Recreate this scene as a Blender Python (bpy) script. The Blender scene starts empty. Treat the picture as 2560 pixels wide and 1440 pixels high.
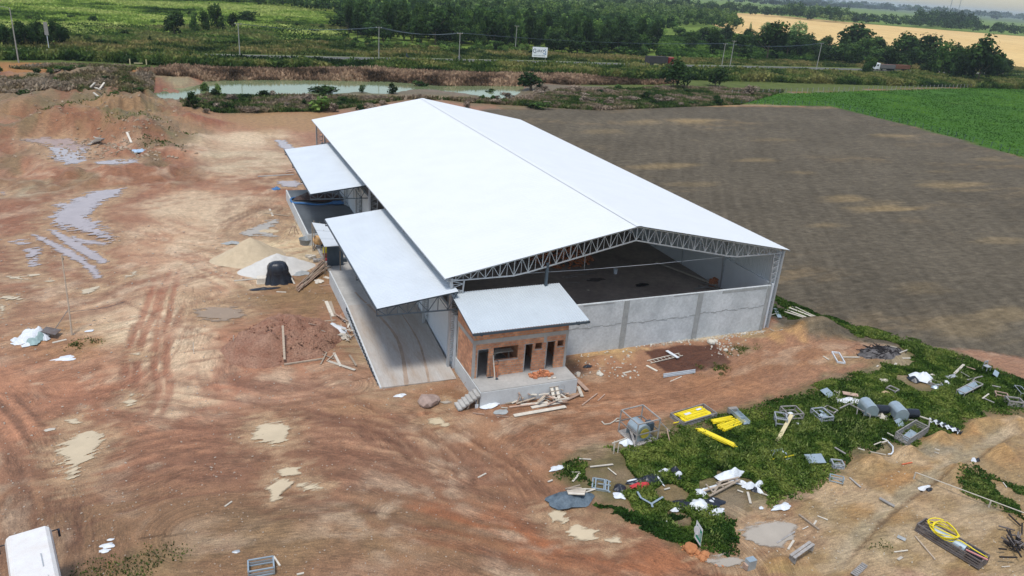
import bpy, math, random
import numpy as np
from mathutils import Vector, Matrix
sc = bpy.context.scene
R_ = random.Random(7)
# ---------------------------------------------------------------- camera
CAMH = 28.0
FPX = 1906.0
RX = np.array([[0.92175031, 0.08377905, -0.37862573],
               [-0.38113065, 0.37581254, -0.84469187],
               [0.07152482, 0.92290086, 0.37833609]])   # rows: world axes in camera axes
cam_d = bpy.data.cameras.new('camera'); cam = bpy.data.objects.new('camera', cam_d)
sc.collection.objects.link(cam); sc.camera = cam
cam_d.sensor_width = 36; cam_d.lens = 36 * FPX / 2560; cam_d.clip_start = 0.5; cam_d.clip_end = 60000
mw = Matrix([list(RX[0]) + [0], list(RX[1]) + [0], list(RX[2]) + [CAMH], [0, 0, 0, 1]])
cam.matrix_world = mw
# ---------------------------------------------------------------- sky and sun
SUNV = Vector((-0.22, -0.22, 0.93)).normalized()
world = bpy.data.worlds.new('World'); sc.world = world; world.use_nodes = True
wn = world.node_tree.nodes; wl = world.node_tree.links
sky = wn.new('ShaderNodeTexSky'); sky.sky_type = 'NISHITA'; sky.sun_disc = False
sky.sun_elevation = math.asin(SUNV.z); sky.sun_rotation = math.atan2(SUNV.x, SUNV.y)
sky.air_density = 1.3; sky.dust_density = 1.0; sky.ozone_density = 2.0
hs = wn.new('ShaderNodeHueSaturation'); hs.inputs['Saturation'].default_value = 0.75   # thin cloud veil whitens the blue
wl.new(sky.outputs[0], hs.inputs['Color']); wl.new(hs.outputs[0], wn['Background'].inputs[0]); wn['Background'].inputs[1].default_value = 0.125
sun_d = bpy.data.lights.new('sun', 'SUN'); sun_d.energy = 2.1; sun_d.angle = math.radians(12); sun_d.color = (1, 0.96, 0.9)
sun = bpy.data.objects.new('sun', sun_d); sc.collection.objects.link(sun)
sun.rotation_euler = SUNV.to_track_quat('Z', 'Y').to_euler()
sc.view_settings.view_transform = 'Standard'; sc.view_settings.look = 'None'
sc.view_settings.exposure = 0.38; sc.view_settings.gamma = 1
sc.cycles.max_bounces = 6; sc.cycles.diffuse_bounces = 3; sc.cycles.volume_bounces = 0
sc.cycles.transparent_max_bounces = 6; sc.cycles.volume_max_steps = 32
COL = sc.collection

# ---------------------------------------------------------------- helpers
def G(px, py, z=0.0):
    """point of the level z that stands at this place of the survey picture"""
    r = RX @ np.array([px - 1280.0, 720.0 - py, -FPX])
    s = (z - CAMH) / r[2]
    return (float(r[0] * s), float(r[1] * s), float(z))
def G2(px, py, z=0.0): return G(px, py, z)[:2]

def tag(o, label=None, cat=None, group=None, kind=None):
    if label: o['label'] = label
    if cat: o['category'] = cat
    if group: o['group'] = group
    if kind: o['kind'] = kind
    return o
def thing(name, label, cat, loc=(0, 0, 0), rz=0.0, group=None):
    o = bpy.data.objects.new(name, None); COL.objects.link(o)
    o.empty_display_size = 0.2
    o.location = loc; o.rotation_euler = (0, 0, rz)
    return tag(o, label, cat, group)
def reparent(c, parent, inv):
    c.parent = parent; c.matrix_parent_inverse = inv
def copy_tree(o, parent=None):
    c = o.copy(); COL.objects.link(c)
    if parent is not None: c.parent = parent
    for ch in list(o.children): copy_tree(ch, c)
    return c

class MB:
    """collects shapes that become ONE mesh object"""
    def __init__(s): s.v = []; s.f = []
    def add(s, vs, fs):
        b = len(s.v); s.v += [tuple(v) for v in vs]; s.f += [tuple(i + b for i in f) for f in fs]; return s
    def box(s, c, d, rz=0.0, rx=0.0, ry=0.0):
        hx, hy, hz = d[0] / 2, d[1] / 2, d[2] / 2
        m = Matrix.Rotation(rz, 3, 'Z') @ Matrix.Rotation(ry, 3, 'Y') @ Matrix.Rotation(rx, 3, 'X')
        vs = [Vector(c) + m @ Vector((x * hx, y * hy, z * hz)) for z in (-1, 1) for y in (-1, 1) for x in (-1, 1)]
        return s.add(vs, [(0, 2, 3, 1), (4, 5, 7, 6), (0, 1, 5, 4), (2, 6, 7, 3), (0, 4, 6, 2), (1, 3, 7, 5)])
    def span(s, a, b):
        return s.box([(a[i] + b[i]) / 2 for i in range(3)], [abs(b[i] - a[i]) for i in range(3)])
    def bar(s, p, q, w, h=None, up=(0, 0, 1)):
        h = w if h is None else h
        p = Vector(p); q = Vector(q); d = (q - p)
        if d.length < 1e-6: return s
        d.normalize(); u = Vector(up)
        if abs(d.dot(u)) > 0.99: u = Vector((0, 1, 0))
        a = d.cross(u).normalized() * (w / 2); b = a.cross(d).normalized() * (h / 2)
        vs = [p - a - b, p + a - b, p + a + b, p - a + b, q - a - b, q + a - b, q + a + b, q - a + b]
        return s.add(vs, [(0, 1, 2, 3), (4, 7, 6, 5), (0, 4, 5, 1), (1, 5, 6, 2), (2, 6, 7, 3), (3, 7, 4, 0)])
    def tube(s, pts, r, n=6, cap=True):
        pts = [Vector(p) for p in pts]; rs = r if isinstance(r, (list, tuple)) else [r] * len(pts)
        vs = []; prev = None
        for i, p in enumerate(pts):
            d = (pts[min(i + 1, len(pts) - 1)] - pts[max(i - 1, 0)])
            d = d.normalized() if d.length > 1e-9 else Vector((0, 0, 1))
            a = Vector((0, 0, 1)) if abs(d.z) < 0.9 else Vector((0, 1, 0))
            if prev is not None and abs(prev.dot(d)) < 0.95: a = prev
            u = (a - d * a.dot(d)).normalized(); prev = u; w = d.cross(u)
            vs += [p + (u * math.cos(t) + w * math.sin(t)) * rs[i] for t in [2 * math.pi * k / n for k in range(n)]]
        fs = []
        for i in range(len(pts) - 1):
            for k in range(n): fs.append((i * n + k, i * n + (k + 1) % n, (i + 1) * n + (k + 1) % n, (i + 1) * n + k))
        if cap: fs.append(tuple(range(n - 1, -1, -1))); fs.append(tuple((len(pts) - 1) * n + k for k in range(n)))
        return s.add(vs, fs)
    def lathe(s, prof, c=(0, 0, 0), n=16, m=None):
        vs = []; fs = []
        for r, z in prof:
            for k in range(n):
                t = 2 * math.pi * k / n; p = Vector((r * math.cos(t), r * math.sin(t), z))
                vs.append((m @ p if m else p) + Vector(c))
        for i in range(len(prof) - 1):
            for k in range(n): fs.append((i * n + k, i * n + (k + 1) % n, (i + 1) * n + (k + 1) % n, (i + 1) * n + k))
        return s.add(vs, fs)
    def build(s, name, mat, parent=None, smooth=False):
        me = bpy.data.meshes.new(name); me.from_pydata(s.v, [], s.f); me.update()
        return link(name, me, mat, parent, smooth)
def link(name, me, mat, parent=None, smooth=False):
    if mat is not None:
        for m in (mat if isinstance(mat, list) else [mat]): me.materials.append(m)
    if smooth: me.polygons.foreach_set('use_smooth', [True] * len(me.polygons))
    o = bpy.data.objects.new(name, me); COL.objects.link(o)
    if parent is not None: o.parent = parent
    return o
def np_mesh(name, V, F):
    """fast mesh of equal-sized faces"""
    V = np.asarray(V, np.float32); F = np.asarray(F, np.int32); k = F.shape[1]
    me = bpy.data.meshes.new(name)
    me.vertices.add(len(V)); me.vertices.foreach_set('co', V.ravel())
    me.loops.add(F.size); me.loops.foreach_set('vertex_index', F.ravel())
    me.polygons.add(len(F)); me.polygons.foreach_set('loop_start', np.arange(0, F.size, k, dtype=np.int32))
    try: me.polygons.foreach_set('loop_total', np.full(len(F), k, np.int32))
    except Exception: pass
    me.update(calc_edges=True); return me

# numpy noise ---------------------------------------------------------------
def _h(ix, iy, seed):
    n = (ix.astype(np.int64) * 374761393 + iy.astype(np.int64) * 668265263 + seed * 982451653) & 0xffffffff
    n = ((n ^ (n >> 13)) * 1274126177) & 0xffffffff
    return ((n ^ (n >> 16)) & 0xffff) / 65535.0
def vnoise(x, y, seed=0):
    x = np.asarray(x, float); y = np.asarray(y, float)
    ix = np.floor(x); iy = np.floor(y); fx = x - ix; fy = y - iy
    ix = ix.astype(np.int64); iy = iy.astype(np.int64)
    fx = fx * fx * (3 - 2 * fx); fy = fy * fy * (3 - 2 * fy)
    a = _h(ix, iy, seed); b = _h(ix + 1, iy, seed); c = _h(ix, iy + 1, seed); d = _h(ix + 1, iy + 1, seed)
    return (a + (b - a) * fx) * (1 - fy) + (c + (d - c) * fx) * fy
def fbm(x, y, seed=0, o=4):
    t = 0; a = 0.5; s = 0
    for k in range(o):
        t = t + a * vnoise(x, y, seed + k * 17); s += a; a *= 0.5; x = x * 2.03 + 5.1; y = y * 2.03 + 1.7
    return t / s
def sstep(a, b, x):
    t = np.clip((x - a) / (b - a), 0, 1); return t * t * (3 - 2 * t)
def poly_sd(x, y, P):
    """signed distance to polygon, positive inside"""
    P = np.asarray(P, float); n = len(P); d = np.full(x.shape, 1e9); ins = np.zeros(x.shape, bool)
    for i in range(n):
        ax, ay = P[i]; bx, by = P[(i + 1) % n]; ex, ey = bx - ax, by - ay
        t = np.clip(((x - ax) * ex + (y - ay) * ey) / (ex * ex + ey * ey + 1e-12), 0, 1)
        d = np.minimum(d, np.hypot(x - ax - t * ex, y - ay - t * ey))
        if abs(ey) > 1e-9:
            ins ^= ((ay > y) != (by > y)) & (x < (bx - ax) * (y - ay) / (by - ay) + ax)
    return np.where(ins, d, -d)
def line_ds(x, y, P):
    """signed lateral distance and arc length to polyline"""
    P = np.asarray(P, float); best = np.full(x.shape, 1e9); sd = np.zeros(x.shape); arc = np.zeros(x.shape); s0 = 0
    for i in range(len(P) - 1):
        ax, ay = P[i]; ex, ey = P[i + 1] - P[i]; L = math.hypot(ex, ey)
        t = np.clip(((x - ax) * ex + (y - ay) * ey) / (L * L + 1e-12), 0, 1)
        dx = x - ax - t * ex; dy = y - ay - t * ey; d = np.hypot(dx, dy); m = d < best
        best = np.where(m, d, best); sd = np.where(m, np.sign(ex * dy - ey * dx) * d, sd); arc = np.where(m, s0 + t * L, arc); s0 += L
    return sd, arc
def smooth_line(P, k=6):
    P = [np.array(p, float) for p in P]; Q = []
    for i in range(len(P) - 1):
        p0 = P[max(i - 1, 0)]; p1 = P[i]; p2 = P[i + 1]; p3 = P[min(i + 2, len(P) - 1)]
        for j in range(k):
            t = j / k
            Q.append(0.5 * (2 * p1 + (p2 - p0) * t + (2 * p0 - 5 * p1 + 4 * p2 - p3) * t * t + (3 * p1 - p0 - 3 * p2 + p3) * t ** 3))
    Q.append(P[-1]); return np.array(Q)
def lin(c):
    """photo-like 0-255 colour to linear"""
    return tuple((v / 255 / 12.92) if v / 255 < 0.04045 else ((v / 255 + 0.055) / 1.055) ** 2.4 for v in c)

# materials -----------------------------------------------------------------
def nd(nt, t, **kw):
    n = nt.nodes.new(t)
    for k, v in kw.items():
        if k.startswith('i_'):
            key = k[2:]; key = int(key) if key.isdigit() else key.replace('_', ' ')
            n.inputs[key].default_value = v
        else: setattr(n, k, v)
    return n
def mat(name, col, rough=0.8, metal=0.0, nscale=3.0, namt=0.25, bump=0.1, bscale=None, col2=None, attr=None, stretch=None, fine=0.0, rnd=0.0, spec=0.4, dist=0.02):
    m = bpy.data.materials.new(name); m.use_nodes = True; nt = m.node_tree; L = nt.links
    b = nt.nodes['Principled BSDF']
    b.inputs['Roughness'].default_value = rough; b.inputs['Metallic'].default_value = metal
    b.inputs['Specular IOR Level'].default_value = spec
    tc = nd(nt, 'ShaderNodeTexCoord'); mp = nd(nt, 'ShaderNodeMapping')
    L.new(tc.outputs['Object'], mp.inputs[0])
    if stretch: mp.inputs['Scale'].default_value = stretch
    n1 = nd(nt, 'ShaderNodeTexNoise', i_Scale=nscale, i_Detail=6.0, i_Roughness=0.6); L.new(mp.outputs[0], n1.inputs[0])
    mr = nd(nt, 'ShaderNodeMapRange'); L.new(n1.outputs[0], mr.inputs[0])
    mr.inputs[1].default_value = 0.25; mr.inputs[2].default_value = 0.75
    mx = nd(nt, 'ShaderNodeMix', data_type='RGBA')
    L.new(mr.outputs[0], mx.inputs[0])
    c = lin(col) if max(col) > 1 else col
    if attr:
        at = nd(nt, 'ShaderNodeAttribute', attribute_name=attr)
        lo = nd(nt, 'ShaderNodeMix', data_type='RGBA', blend_type='MULTIPLY'); lo.inputs[0].default_value = 1; lo.inputs[7].default_value = (1 - namt,) * 3 + (1,)
        hi = nd(nt, 'ShaderNodeMix', data_type='RGBA', blend_type='MULTIPLY'); hi.inputs[0].default_value = 1; hi.inputs[7].default_value = (1 + namt,) * 3 + (1,)
        L.new(at.outputs['Color'], lo.inputs[6]); L.new(at.outputs['Color'], hi.inputs[6])
        L.new(lo.outputs[2], mx.inputs[6]); L.new(hi.outputs[2], mx.inputs[7])
    else:
        c2 = (lin(col2) if max(col2) > 1 else col2) if col2 else tuple(min(1, v * (1 + namt)) for v in c)
        c1 = c if col2 else tuple(v * (1 - namt) for v in c)
        mx.inputs[6].default_value = c1 + (1,); mx.inputs[7].default_value = c2 + (1,)
    out = mx.outputs[2]
    if fine:
        n3 = nd(nt, 'ShaderNodeTexNoise', i_Scale=nscale * 9, i_Detail=4.0, i_Roughness=0.7); L.new(mp.outputs[0], n3.inputs[0])
        r3 = nd(nt, 'ShaderNodeMapRange'); L.new(n3.outputs[0], r3.inputs[0])
        r3.inputs[1].default_value = 0.3; r3.inputs[2].default_value = 0.7; r3.inputs[3].default_value = 1 - fine; r3.inputs[4].default_value = 1 + fine
        m3 = nd(nt, 'ShaderNodeVectorMath', operation='SCALE'); L.new(out, m3.inputs[0]); L.new(r3.outputs[0], m3.inputs['Scale']); out = m3.outputs[0]
    if rnd:
        oi = nd(nt, 'ShaderNodeObjectInfo'); r4 = nd(nt, 'ShaderNodeMapRange'); L.new(oi.outputs['Random'], r4.inputs[0])
        r4.inputs[3].default_value = 1 - rnd; r4.inputs[4].default_value = 1 + rnd
        m4 = nd(nt, 'ShaderNodeVectorMath', operation='SCALE'); L.new(out, m4.inputs[0]); L.new(r4.outputs[0], m4.inputs['Scale']); out = m4.outputs[0]
    L.new(out, b.inputs['Base Color'])
    if bump:
        n2 = nd(nt, 'ShaderNodeTexNoise', i_Scale=bscale or nscale * 4, i_Detail=5.0, i_Roughness=0.65); L.new(mp.outputs[0], n2.inputs[0])
        bp = nd(nt, 'ShaderNodeBump', i_Strength=bump, i_Distance=dist); L.new(n2.outputs[0], bp.inputs['Height']); L.new(bp.outputs[0], b.inputs['Normal'])
    return m
# ================================================================ THE LAND
def PW(pts, z=0.0): return [G2(x, y, z) for x, y in pts]
# tensor grid: fine near the camera, coarser far off
def axis(a, b, step, grow, lo, hi):
    mid = np.arange(a, b, step); l = []; v = a; s = step
    while v > lo: s *= grow; v -= s; l.append(v)
    r = []; v = mid[-1]; s = step
    while v < hi: s *= grow; v += s; r.append(v)
    return np.array(l[::-1] + list(mid) + r)
gx = axis(-13.0, 60.0, 0.17, 1.022, -190, 470)
gy = [13.0]
while gy[-1] < 285: gy.append(gy[-1] + max(0.17, 0.16 * (gy[-1] / 46.0) ** 2))
gy = np.array(gy)
XX, YY = np.meshgrid(gx, gy)
DD = np.hypot(XX, YY)
fade = np.clip(60 / DD, 0, 1)
mud = lambda r, g, b: np.array(lin((r, g, b)))
COLR = np.zeros(XX.shape + (3,))
base1 = mud(150, 108, 84); base2 = mud(132, 94, 76)
q = fbm(XX * 0.09, YY * 0.09, 3)[..., None]
COLR[:] = base1 * q + base2 * (1 - q)
HH = (fbm(XX * 0.15, YY * 0.15, 9) - 0.5) * 0.25
FB = np.full(XX.shape, 7.0); FB2 = np.full(XX.shape, 9.0); FD = YY * 1.0; FS = XX * 1.0; LN = [0]
def paint(pts, col, feather=1.0, edge=1.5, nsc=0.5, amt=1.0, world=False, streak=None, seed=1, h=0.0):
    P = pts if world else PW(pts); P = np.array(P, float)
    pad = feather + edge + 1
    i0, i1 = np.searchsorted(gx, [P[:, 0].min() - pad, P[:, 0].max() + pad]); j0, j1 = np.searchsorted(gy, [P[:, 1].min() - pad, P[:, 1].max() + pad])
    if i1 <= i0 or j1 <= j0: return None
    S = (slice(j0, j1), slice(i0, i1)); x = XX[S]; y = YY[S]
    sx, sy = streak if streak else (nsc, nsc)
    d = poly_sd(x, y, P) + (fbm(x * sx, y * sy, seed) - 0.5) * 2 * edge
    w = sstep(-feather, feather, d) * amt
    if col is not None: COLR[S] = COLR[S] * (1 - w[..., None]) + np.array(lin(col)) * w[..., None]
    if h: HH[S] += h * w
    return S, w
def blot(px, py, rx, ry, col, amt=0.8, seed=0, nsc=0.5, p=1.0, streak=None, h=0.0, hn=0.3):
    cx, cy = G2(px, py)
    i0, i1 = np.searchsorted(gx, [cx - 2.2 * rx, cx + 2.2 * rx]); j0, j1 = np.searchsorted(gy, [cy - 2.2 * ry, cy + 2.2 * ry])
    S = (slice(j0, j1), slice(i0, i1)); x = XX[S]; y = YY[S]
    sx, sy = streak if streak else (nsc, nsc)
    r = np.hypot((x - cx) / rx, (y - cy) / ry); n = fbm(x * sx, y * sy, seed + 11)
    w = sstep(1.15, 0.2, r + (n - 0.5) * 1.6) ** p * amt
    if col is not None: COLR[S] = COLR[S] * (1 - w[..., None]) + np.array(lin(col)) * w[..., None]
    if h: HH[S] += h * sstep(1.25, 0.0, r + (fbm(x * 0.6, y * 0.6, seed + 5) - .5) * .5) * (1 + (fbm(x * .9, y * .9, seed + 3) - .5) * 2 * hn)
def flow(P):
    LN[0] += 1; pad = 7
    i0, i1 = np.searchsorted(gx, [P[:, 0].min() - pad, P[:, 0].max() + pad]); j0, j1 = np.searchsorted(gy, [P[:, 1].min() - pad, P[:, 1].max() + pad])
    S = (slice(j0, j1), slice(i0, i1)); x = XX[S]; y = YY[S]; d, s_ = line_ds(x, y, P)
    w_ = np.abs(d) + (fbm(x * .5, y * .5, 77 + LN[0]) - .5) * 3; m_ = w_ < FB[S]; FB2[S] = np.minimum(FB2[S], np.where(m_, FB[S], w_))
    FB[S] = np.where(m_, w_, FB[S]); FD[S] = np.where(m_, d + 50 * LN[0], FD[S]); FS[S] = np.where(m_, s_, FS[S])
def lane(pts, width, col, amt=0.6, dens=3.0, seed=0, depth=0.05, fadew=0.3, world=False):
    P = smooth_line(pts if world else PW(pts)); pad = width + 1
    i0, i1 = np.searchsorted(gx, [P[:, 0].min() - pad, P[:, 0].max() + pad]); j0, j1 = np.searchsorted(gy, [P[:, 1].min() - pad, P[:, 1].max() + pad])
    if i1 <= i0 or j1 <= j0: return
    S = (slice(j0, j1), slice(i0, i1)); x = XX[S]; y = YY[S]
    d, s = line_ds(x, y, P); L = s.max()
    f = sstep(width, width * (1 - fadew) - .01, np.abs(d) + (fbm(x * .4, y * .4, seed) - .5) * width * .5) * sstep(0, 0.12 * L + .1, s) * sstep(L, L * 0.88 - .1, s)
    flow(P)
    n = vnoise(d * dens, s * 0.07, seed) * 0.35 + vnoise(d * dens * 2.2, s * 0.12, seed + 5) * 0.4 + vnoise(d * dens * 4, s * 0.3, seed + 6) * .25
    k = sstep(0.44, 0.64, n) * f
    w = (k * amt)[..., None]
    COLR[S] = COLR[S] * (1 - w) + np.array(lin(col)) * w
    k2 = sstep(0.5, 0.3, n) * f
    COLR[S] *= (1 + 0.13 * k2 * amt / 0.6)[..., None]
    HH[S] -= depth * .45 * (k - 0.5 * k2)
def rut(pts, col, w=0.28, gauge=1.9, amt=0.8, depth=0.08, seed=0):
    P = smooth_line(PW(pts)); pad = gauge + 1
    i0, i1 = np.searchsorted(gx, [P[:, 0].min() - pad, P[:, 0].max() + pad]); j0, j1 = np.searchsorted(gy, [P[:, 1].min() - pad, P[:, 1].max() + pad])
    S = (slice(j0, j1), slice(i0, i1)); x = XX[S]; y = YY[S]
    d, s = line_ds(x, y, P); L = s.max()
    e = np.abs(np.abs(d) - gauge / 2) if gauge else np.abs(d)
    k = sstep(w * 1.5, w * .5, e + (vnoise(x * 1.3, y * 1.3, seed) - .5) * w) * sstep(0, .1 * L, s) * sstep(L, L * .9, s)
    rim = np.exp(-((e - w * 2) / (w * .8)) ** 2) * .5 * sstep(0, .1 * L, s) * sstep(L, L * .9, s)
    ww = (k * amt)[..., None]; COLR[S] = COLR[S] * (1 - ww) + np.array(lin(col)) * ww
    HH[S] += -depth * k + depth * .5 * rim
RED = (150, 92, 66); DRED = (112, 70, 54); PALE = (205, 184, 160); CREAM = (196, 172, 140); TAN = (158, 124, 86); OCH = (160, 118, 70)
BRN = (118, 92, 66); GRY = (150, 142, 130); LRED = (178, 128, 104)
# --- large tones of the yard
paint([(0, 290), (560, 290), (790, 300), (730, 480), (740, 700), (840, 880), (1180, 1020), (1300, 1440), (0, 1440)], (158, 112, 88), 6, 5, .15)
blot(120, 620, 16, 30, (140, 96, 76), .7, 1, .1); blot(480, 560, 9, 14, (176, 148, 124), .8, 2, .35)
blot(480, 700, 10, 9, (182, 146, 124), .75, 3, .35); blot(360, 830, 7, 7, (196, 170, 146), .75, 4, .5)
blot(640, 640, 8, 9, (186, 164, 138), .8, 5, .4); blot(600, 400, 10, 16, (186, 170, 148), .9, 7, .2)
blot(590, 345, 10, 9, PALE, .9, 8, .2); blot(330, 420, 10, 9, (128, 82, 60), .8, 9, .2)
blot(630, 300, 16, 12, (150, 116, 78), .9, 10, .15); blot(760, 300, 12, 12, (152, 120, 82), .8, 11, .15)
blot(120, 520, 12, 10, (130, 78, 56), .8, 12, .2); blot(60, 480, 4, 3, (180, 170, 150), .9, 13, .5)
blot(400, 460, 14, 5, (128, 84, 58), .7, 14, .2); blot(700, 440, 9, 3, (132, 92, 62), .8, 15, .3)
for k, (x, y, a, b) in enumerate([(320, 800, 2.0, 1.0), (420, 800, 1.6, 1.2), (300, 890, 1.5, .9), (330, 1010, 1.2, .7), (440, 855, 2.2, 1.0), (350, 815, 2.4, 1.3), (470, 780, 2.8, 1.3), (350, 690, 1.5, .8), (230, 720, 2.6, .7), (130, 710, 2, .7), (60, 750, 2.2, .6),
                                  (90, 960, .5, .4), (340, 915, .7, .9), (380, 1165, .8, .4), (620, 1050, .6, .3), (1260, 1190, 1.2, .7), (1360, 1105, 1, .8), (1300, 1060, .8, .5), (180, 640, 2, .6), (80, 640, 2, .5), (60, 700, 3, .7)]):
    blot(x, y, a, b, (214, 200, 180), .75, 30 + k, 1.2)
blot(650, 740, 8, 5, (140, 116, 88), .85, 16, .5); blot(740, 750, 6, 4, (128, 100, 68), .8, 17, .6); blot(560, 770, 4, 1.8, (160, 146, 126), .8, 18, .5)
blot(760, 700, 4, 3, (132, 106, 72), .8, 81, .6)
blot(100, 850, 6, 5, (150, 118, 78), .7, 19, .4); blot(180, 870, 2.2, 2, (120, 110, 60), .8, 20, .8); blot(120, 1000, 7, 6, (178, 120, 92), .6, 21, .3)
blot(350, 1100, 14, 9, (140, 96, 74), .6, 22, .25); blot(520, 950, 12, 7, (150, 100, 80), .7, 23, .25); blot(760, 970, 6, 4, (160, 126, 108), .7, 24, .3)
blot(850, 1050, 8, 5, (152, 118, 96), .7, 25, .3); blot(950, 1010, 5, 3, (140, 104, 76), .7, 26, .5); blot(900, 870, 3, 4, (146, 128, 104), .8, 27, .7)
blot(1080, 1010, 2.2, 1.6, (136, 110, 88), .8, 28, 1)
paint([(0, 1230), (500, 1210), (900, 1250), (1250, 1330), (1500, 1440), (0, 1440)], (124, 96, 70), 2.5, 2, .3, .8)
blot(330, 1420, 5, 1.4, (92, 84, 52), .8, 29, .8); blot(430, 1390, 2, 1, (84, 80, 48), .7, 60, .9); blot(640, 1380, 8, 3, (138, 112, 80), .7, 61, .4)
blot(1000, 1180, 8, 4, (140, 104, 84), .7, 62, .3); blot(1150, 1250, 7, 3, (128, 96, 72), .7, 63, .4)
blot(1150, 1080, 6, 5, (176, 148, 124), .6, 601, .5); blot(1020, 960, 5, 3, (158, 140, 120), .6, 602, .5); blot(230, 900, 5, 6, (160, 110, 84), .6, 603, .3)
blot(560, 620, 9, 8, (192, 168, 146), .6, 604, .35); blot(200, 760, 9, 5, (176, 146, 120), .55, 605, .3); blot(420, 900, 4, 6, (206, 184, 160), .75, 606, .6); blot(330, 820, 4, 3, (210, 190, 166), .7, 611, .6); blot(450, 1000, 3, 3, (204, 184, 160), .6, 612, .7); blot(470, 820, 4, 2, (208, 190, 168), .65, 613, .7); blot(520, 520, 11, 8, (200, 180, 158), .7, 614, .3); blot(600, 680, 7, 5, (206, 184, 160), .65, 615, .4); blot(400, 760, 6, 4, (200, 174, 150), .55, 616, .4)
blot(1130, 985, 2.2, 1.4, (120, 92, 66), .8, 607, .9); blot(1060, 1035, 2.4, 1.0, (178, 112, 78), .8, 608, .8)
# orange track, right side
paint([(1050, 1270), (1400, 1290), (1750, 1390), (1900, 1440), (1500, 1440), (1250, 1360)], (150, 88, 52), .9, 1.0, .7, .85)
blot(1450, 1340, 5, 1.3, (168, 96, 56), .6, 64, .6); blot(1640, 1410, 4, 1.0, (164, 100, 62), .7, 65, .8)
paint([(1440, 900), (1700, 930), (2100, 830), (2250, 905), (1900, 1010), (1650, 1090), (1400, 1250), (1350, 1290), (1150, 1100)], (146, 104, 78), 1.5, 1.5, .5, .9)
blot(1560, 1020, 5, 2.4, (158, 110, 82), .7, 66, .5); blot(1800, 960, 6, 2.6, (156, 108, 76), .8, 67, .4); blot(2000, 900, 5, 2, (152, 108, 74), .7, 68, .4)
blot(1500, 1160, 3, 2, (142, 106, 84), .7, 69, .7)
blot(1500, 880, 4.2, 1.8, (176, 142, 100), .95, 70, 1.0, h=1.1); blot(1560, 870, 2.6, 1.2, (184, 152, 110), .9, 71, 1.2, h=.7); blot(1450, 900, 1.6, 1.2, (120, 84, 56), .8, 72, 1)
blot(1590, 850, 4, .8, (176, 166, 146), .9, 73, 1.5, h=.15); blot(1780, 840, 5, .7, (184, 174, 156), .9, 74, 1.5, h=.15); blot(1880, 835, 3, 1.2, (156, 136, 104), .9, 75, 1.2, h=.2)
blot(1990, 830, 4.5, 2.0, (168, 130, 84), .95, 76, .8, h=1.0); blot(2060, 830, 2.5, 1.6, (164, 126, 84), .95, 77, .9, h=.8); blot(1960, 815, 2, .8, (120, 112, 92), .9, 78, 1)
blot(1860, 870, 2.5, 1, (100, 92, 60), .7, 79, 1.3)
# bottom right bare land
paint([(1830, 1300), (1990, 1260), (2130, 1150), (2290, 1120), (2480, 1040), (2600, 1030), (2700, 1440), (1800, 1440)], (146, 122, 86), .5, .7, .8, 1)
blot(2260, 1200, 3, 1.2, OCH, .9, 90, .9); blot(2200, 1280, 3.4, 1.4, (158, 122, 76), .8, 91, .9); blot(2400, 1080, 2, 1, (166, 124, 74), .9, 92, 1)
blot(2520, 1150, 2.4, 1.4, (158, 122, 78), .8, 93, .9); blot(1950, 1390, 1.4, .6, (160, 134, 84), .9, 94, 1.4, h=.25); blot(1930, 1430, 2, .5, (160, 134, 84), .9, 95, 1.4, h=.2)
blot(2350, 1130, 2, 1, (128, 122, 106), .9, 96, 1); blot(2480, 1260, 2.6, .8, (134, 124, 104), .8, 97, .9); blot(2300, 1350, 5, 1.2, (150, 134, 104), .8, 98, .9)
blot(2470, 1240, 2, 1, (112, 106, 84), .7, 99, 1); blot(2050, 1300, 2.5, 1, (146, 128, 100), .8, 100, 1); blot(2380, 1180, 3, 1, (148, 134, 108), .7, 101, 1)
rut([(2540, 1060), (2470, 1110), (2330, 1190), (2220, 1270), (2150, 1340), (2070, 1430)], (150, 138, 116), .45, 0, .9, .16, 102)
rut([(2540, 1075), (2478, 1124), (2338, 1204), (2232, 1283), (2165, 1350), (2090, 1435)], (98, 78, 54), .12, 0, .8, .12, 103)
# soil under weeds
paint([(1370, 1190), (1440, 1130), (1570, 1100), (1660, 1050), (1870, 1010), (2110, 930), (2180, 905), (2240, 870), (2130, 850), (1940, 790), (1930, 730), (2100, 800), (2400, 880), (2600, 960), (2600, 1040), (2480, 1045), (2290, 1120), (2130, 1150), (1990, 1260), (1880, 1290), (1830, 1400), (1700, 1370), (1500, 1270)],
      (74, 82, 44), .6, .8, 1.0, .85)
blot(1480, 1140, 1.6, 1.0, (128, 110, 88), .9, 104, 1); blot(1530, 1190, 2.2, .9, (118, 104, 84), .9, 105, 1); blot(1830, 1240, 2.2, 1.3, (112, 102, 86), 1, 106, .6); blot(1680, 1230, 1.4, 1, (110, 96, 66), .9, 107, 1)
blot(1520, 1290, 4.4, 1.0, (134, 112, 84), .95, 108, .6); blot(1450, 1260, 2, .8, (130, 106, 80), .9, 109, .8); blot(1700, 1300, 1.2, .5, (120, 106, 84), .9, 110, 1)
blot(2200, 885, 2.4, .9, (62, 52, 46), .9, 111, 1.5); blot(2290, 960, 1.5, .8, (116, 98, 70), .8, 112, 1); blot(2120, 900, 3, 1.2, (140, 112, 80), .9, 113, .8)
paint([(1612, 878), (1700, 862), (1790, 860), (1826, 905), (1760, 925), (1662, 930)], (66, 22, 12), .12, .2, 1.2, 1)
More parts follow.
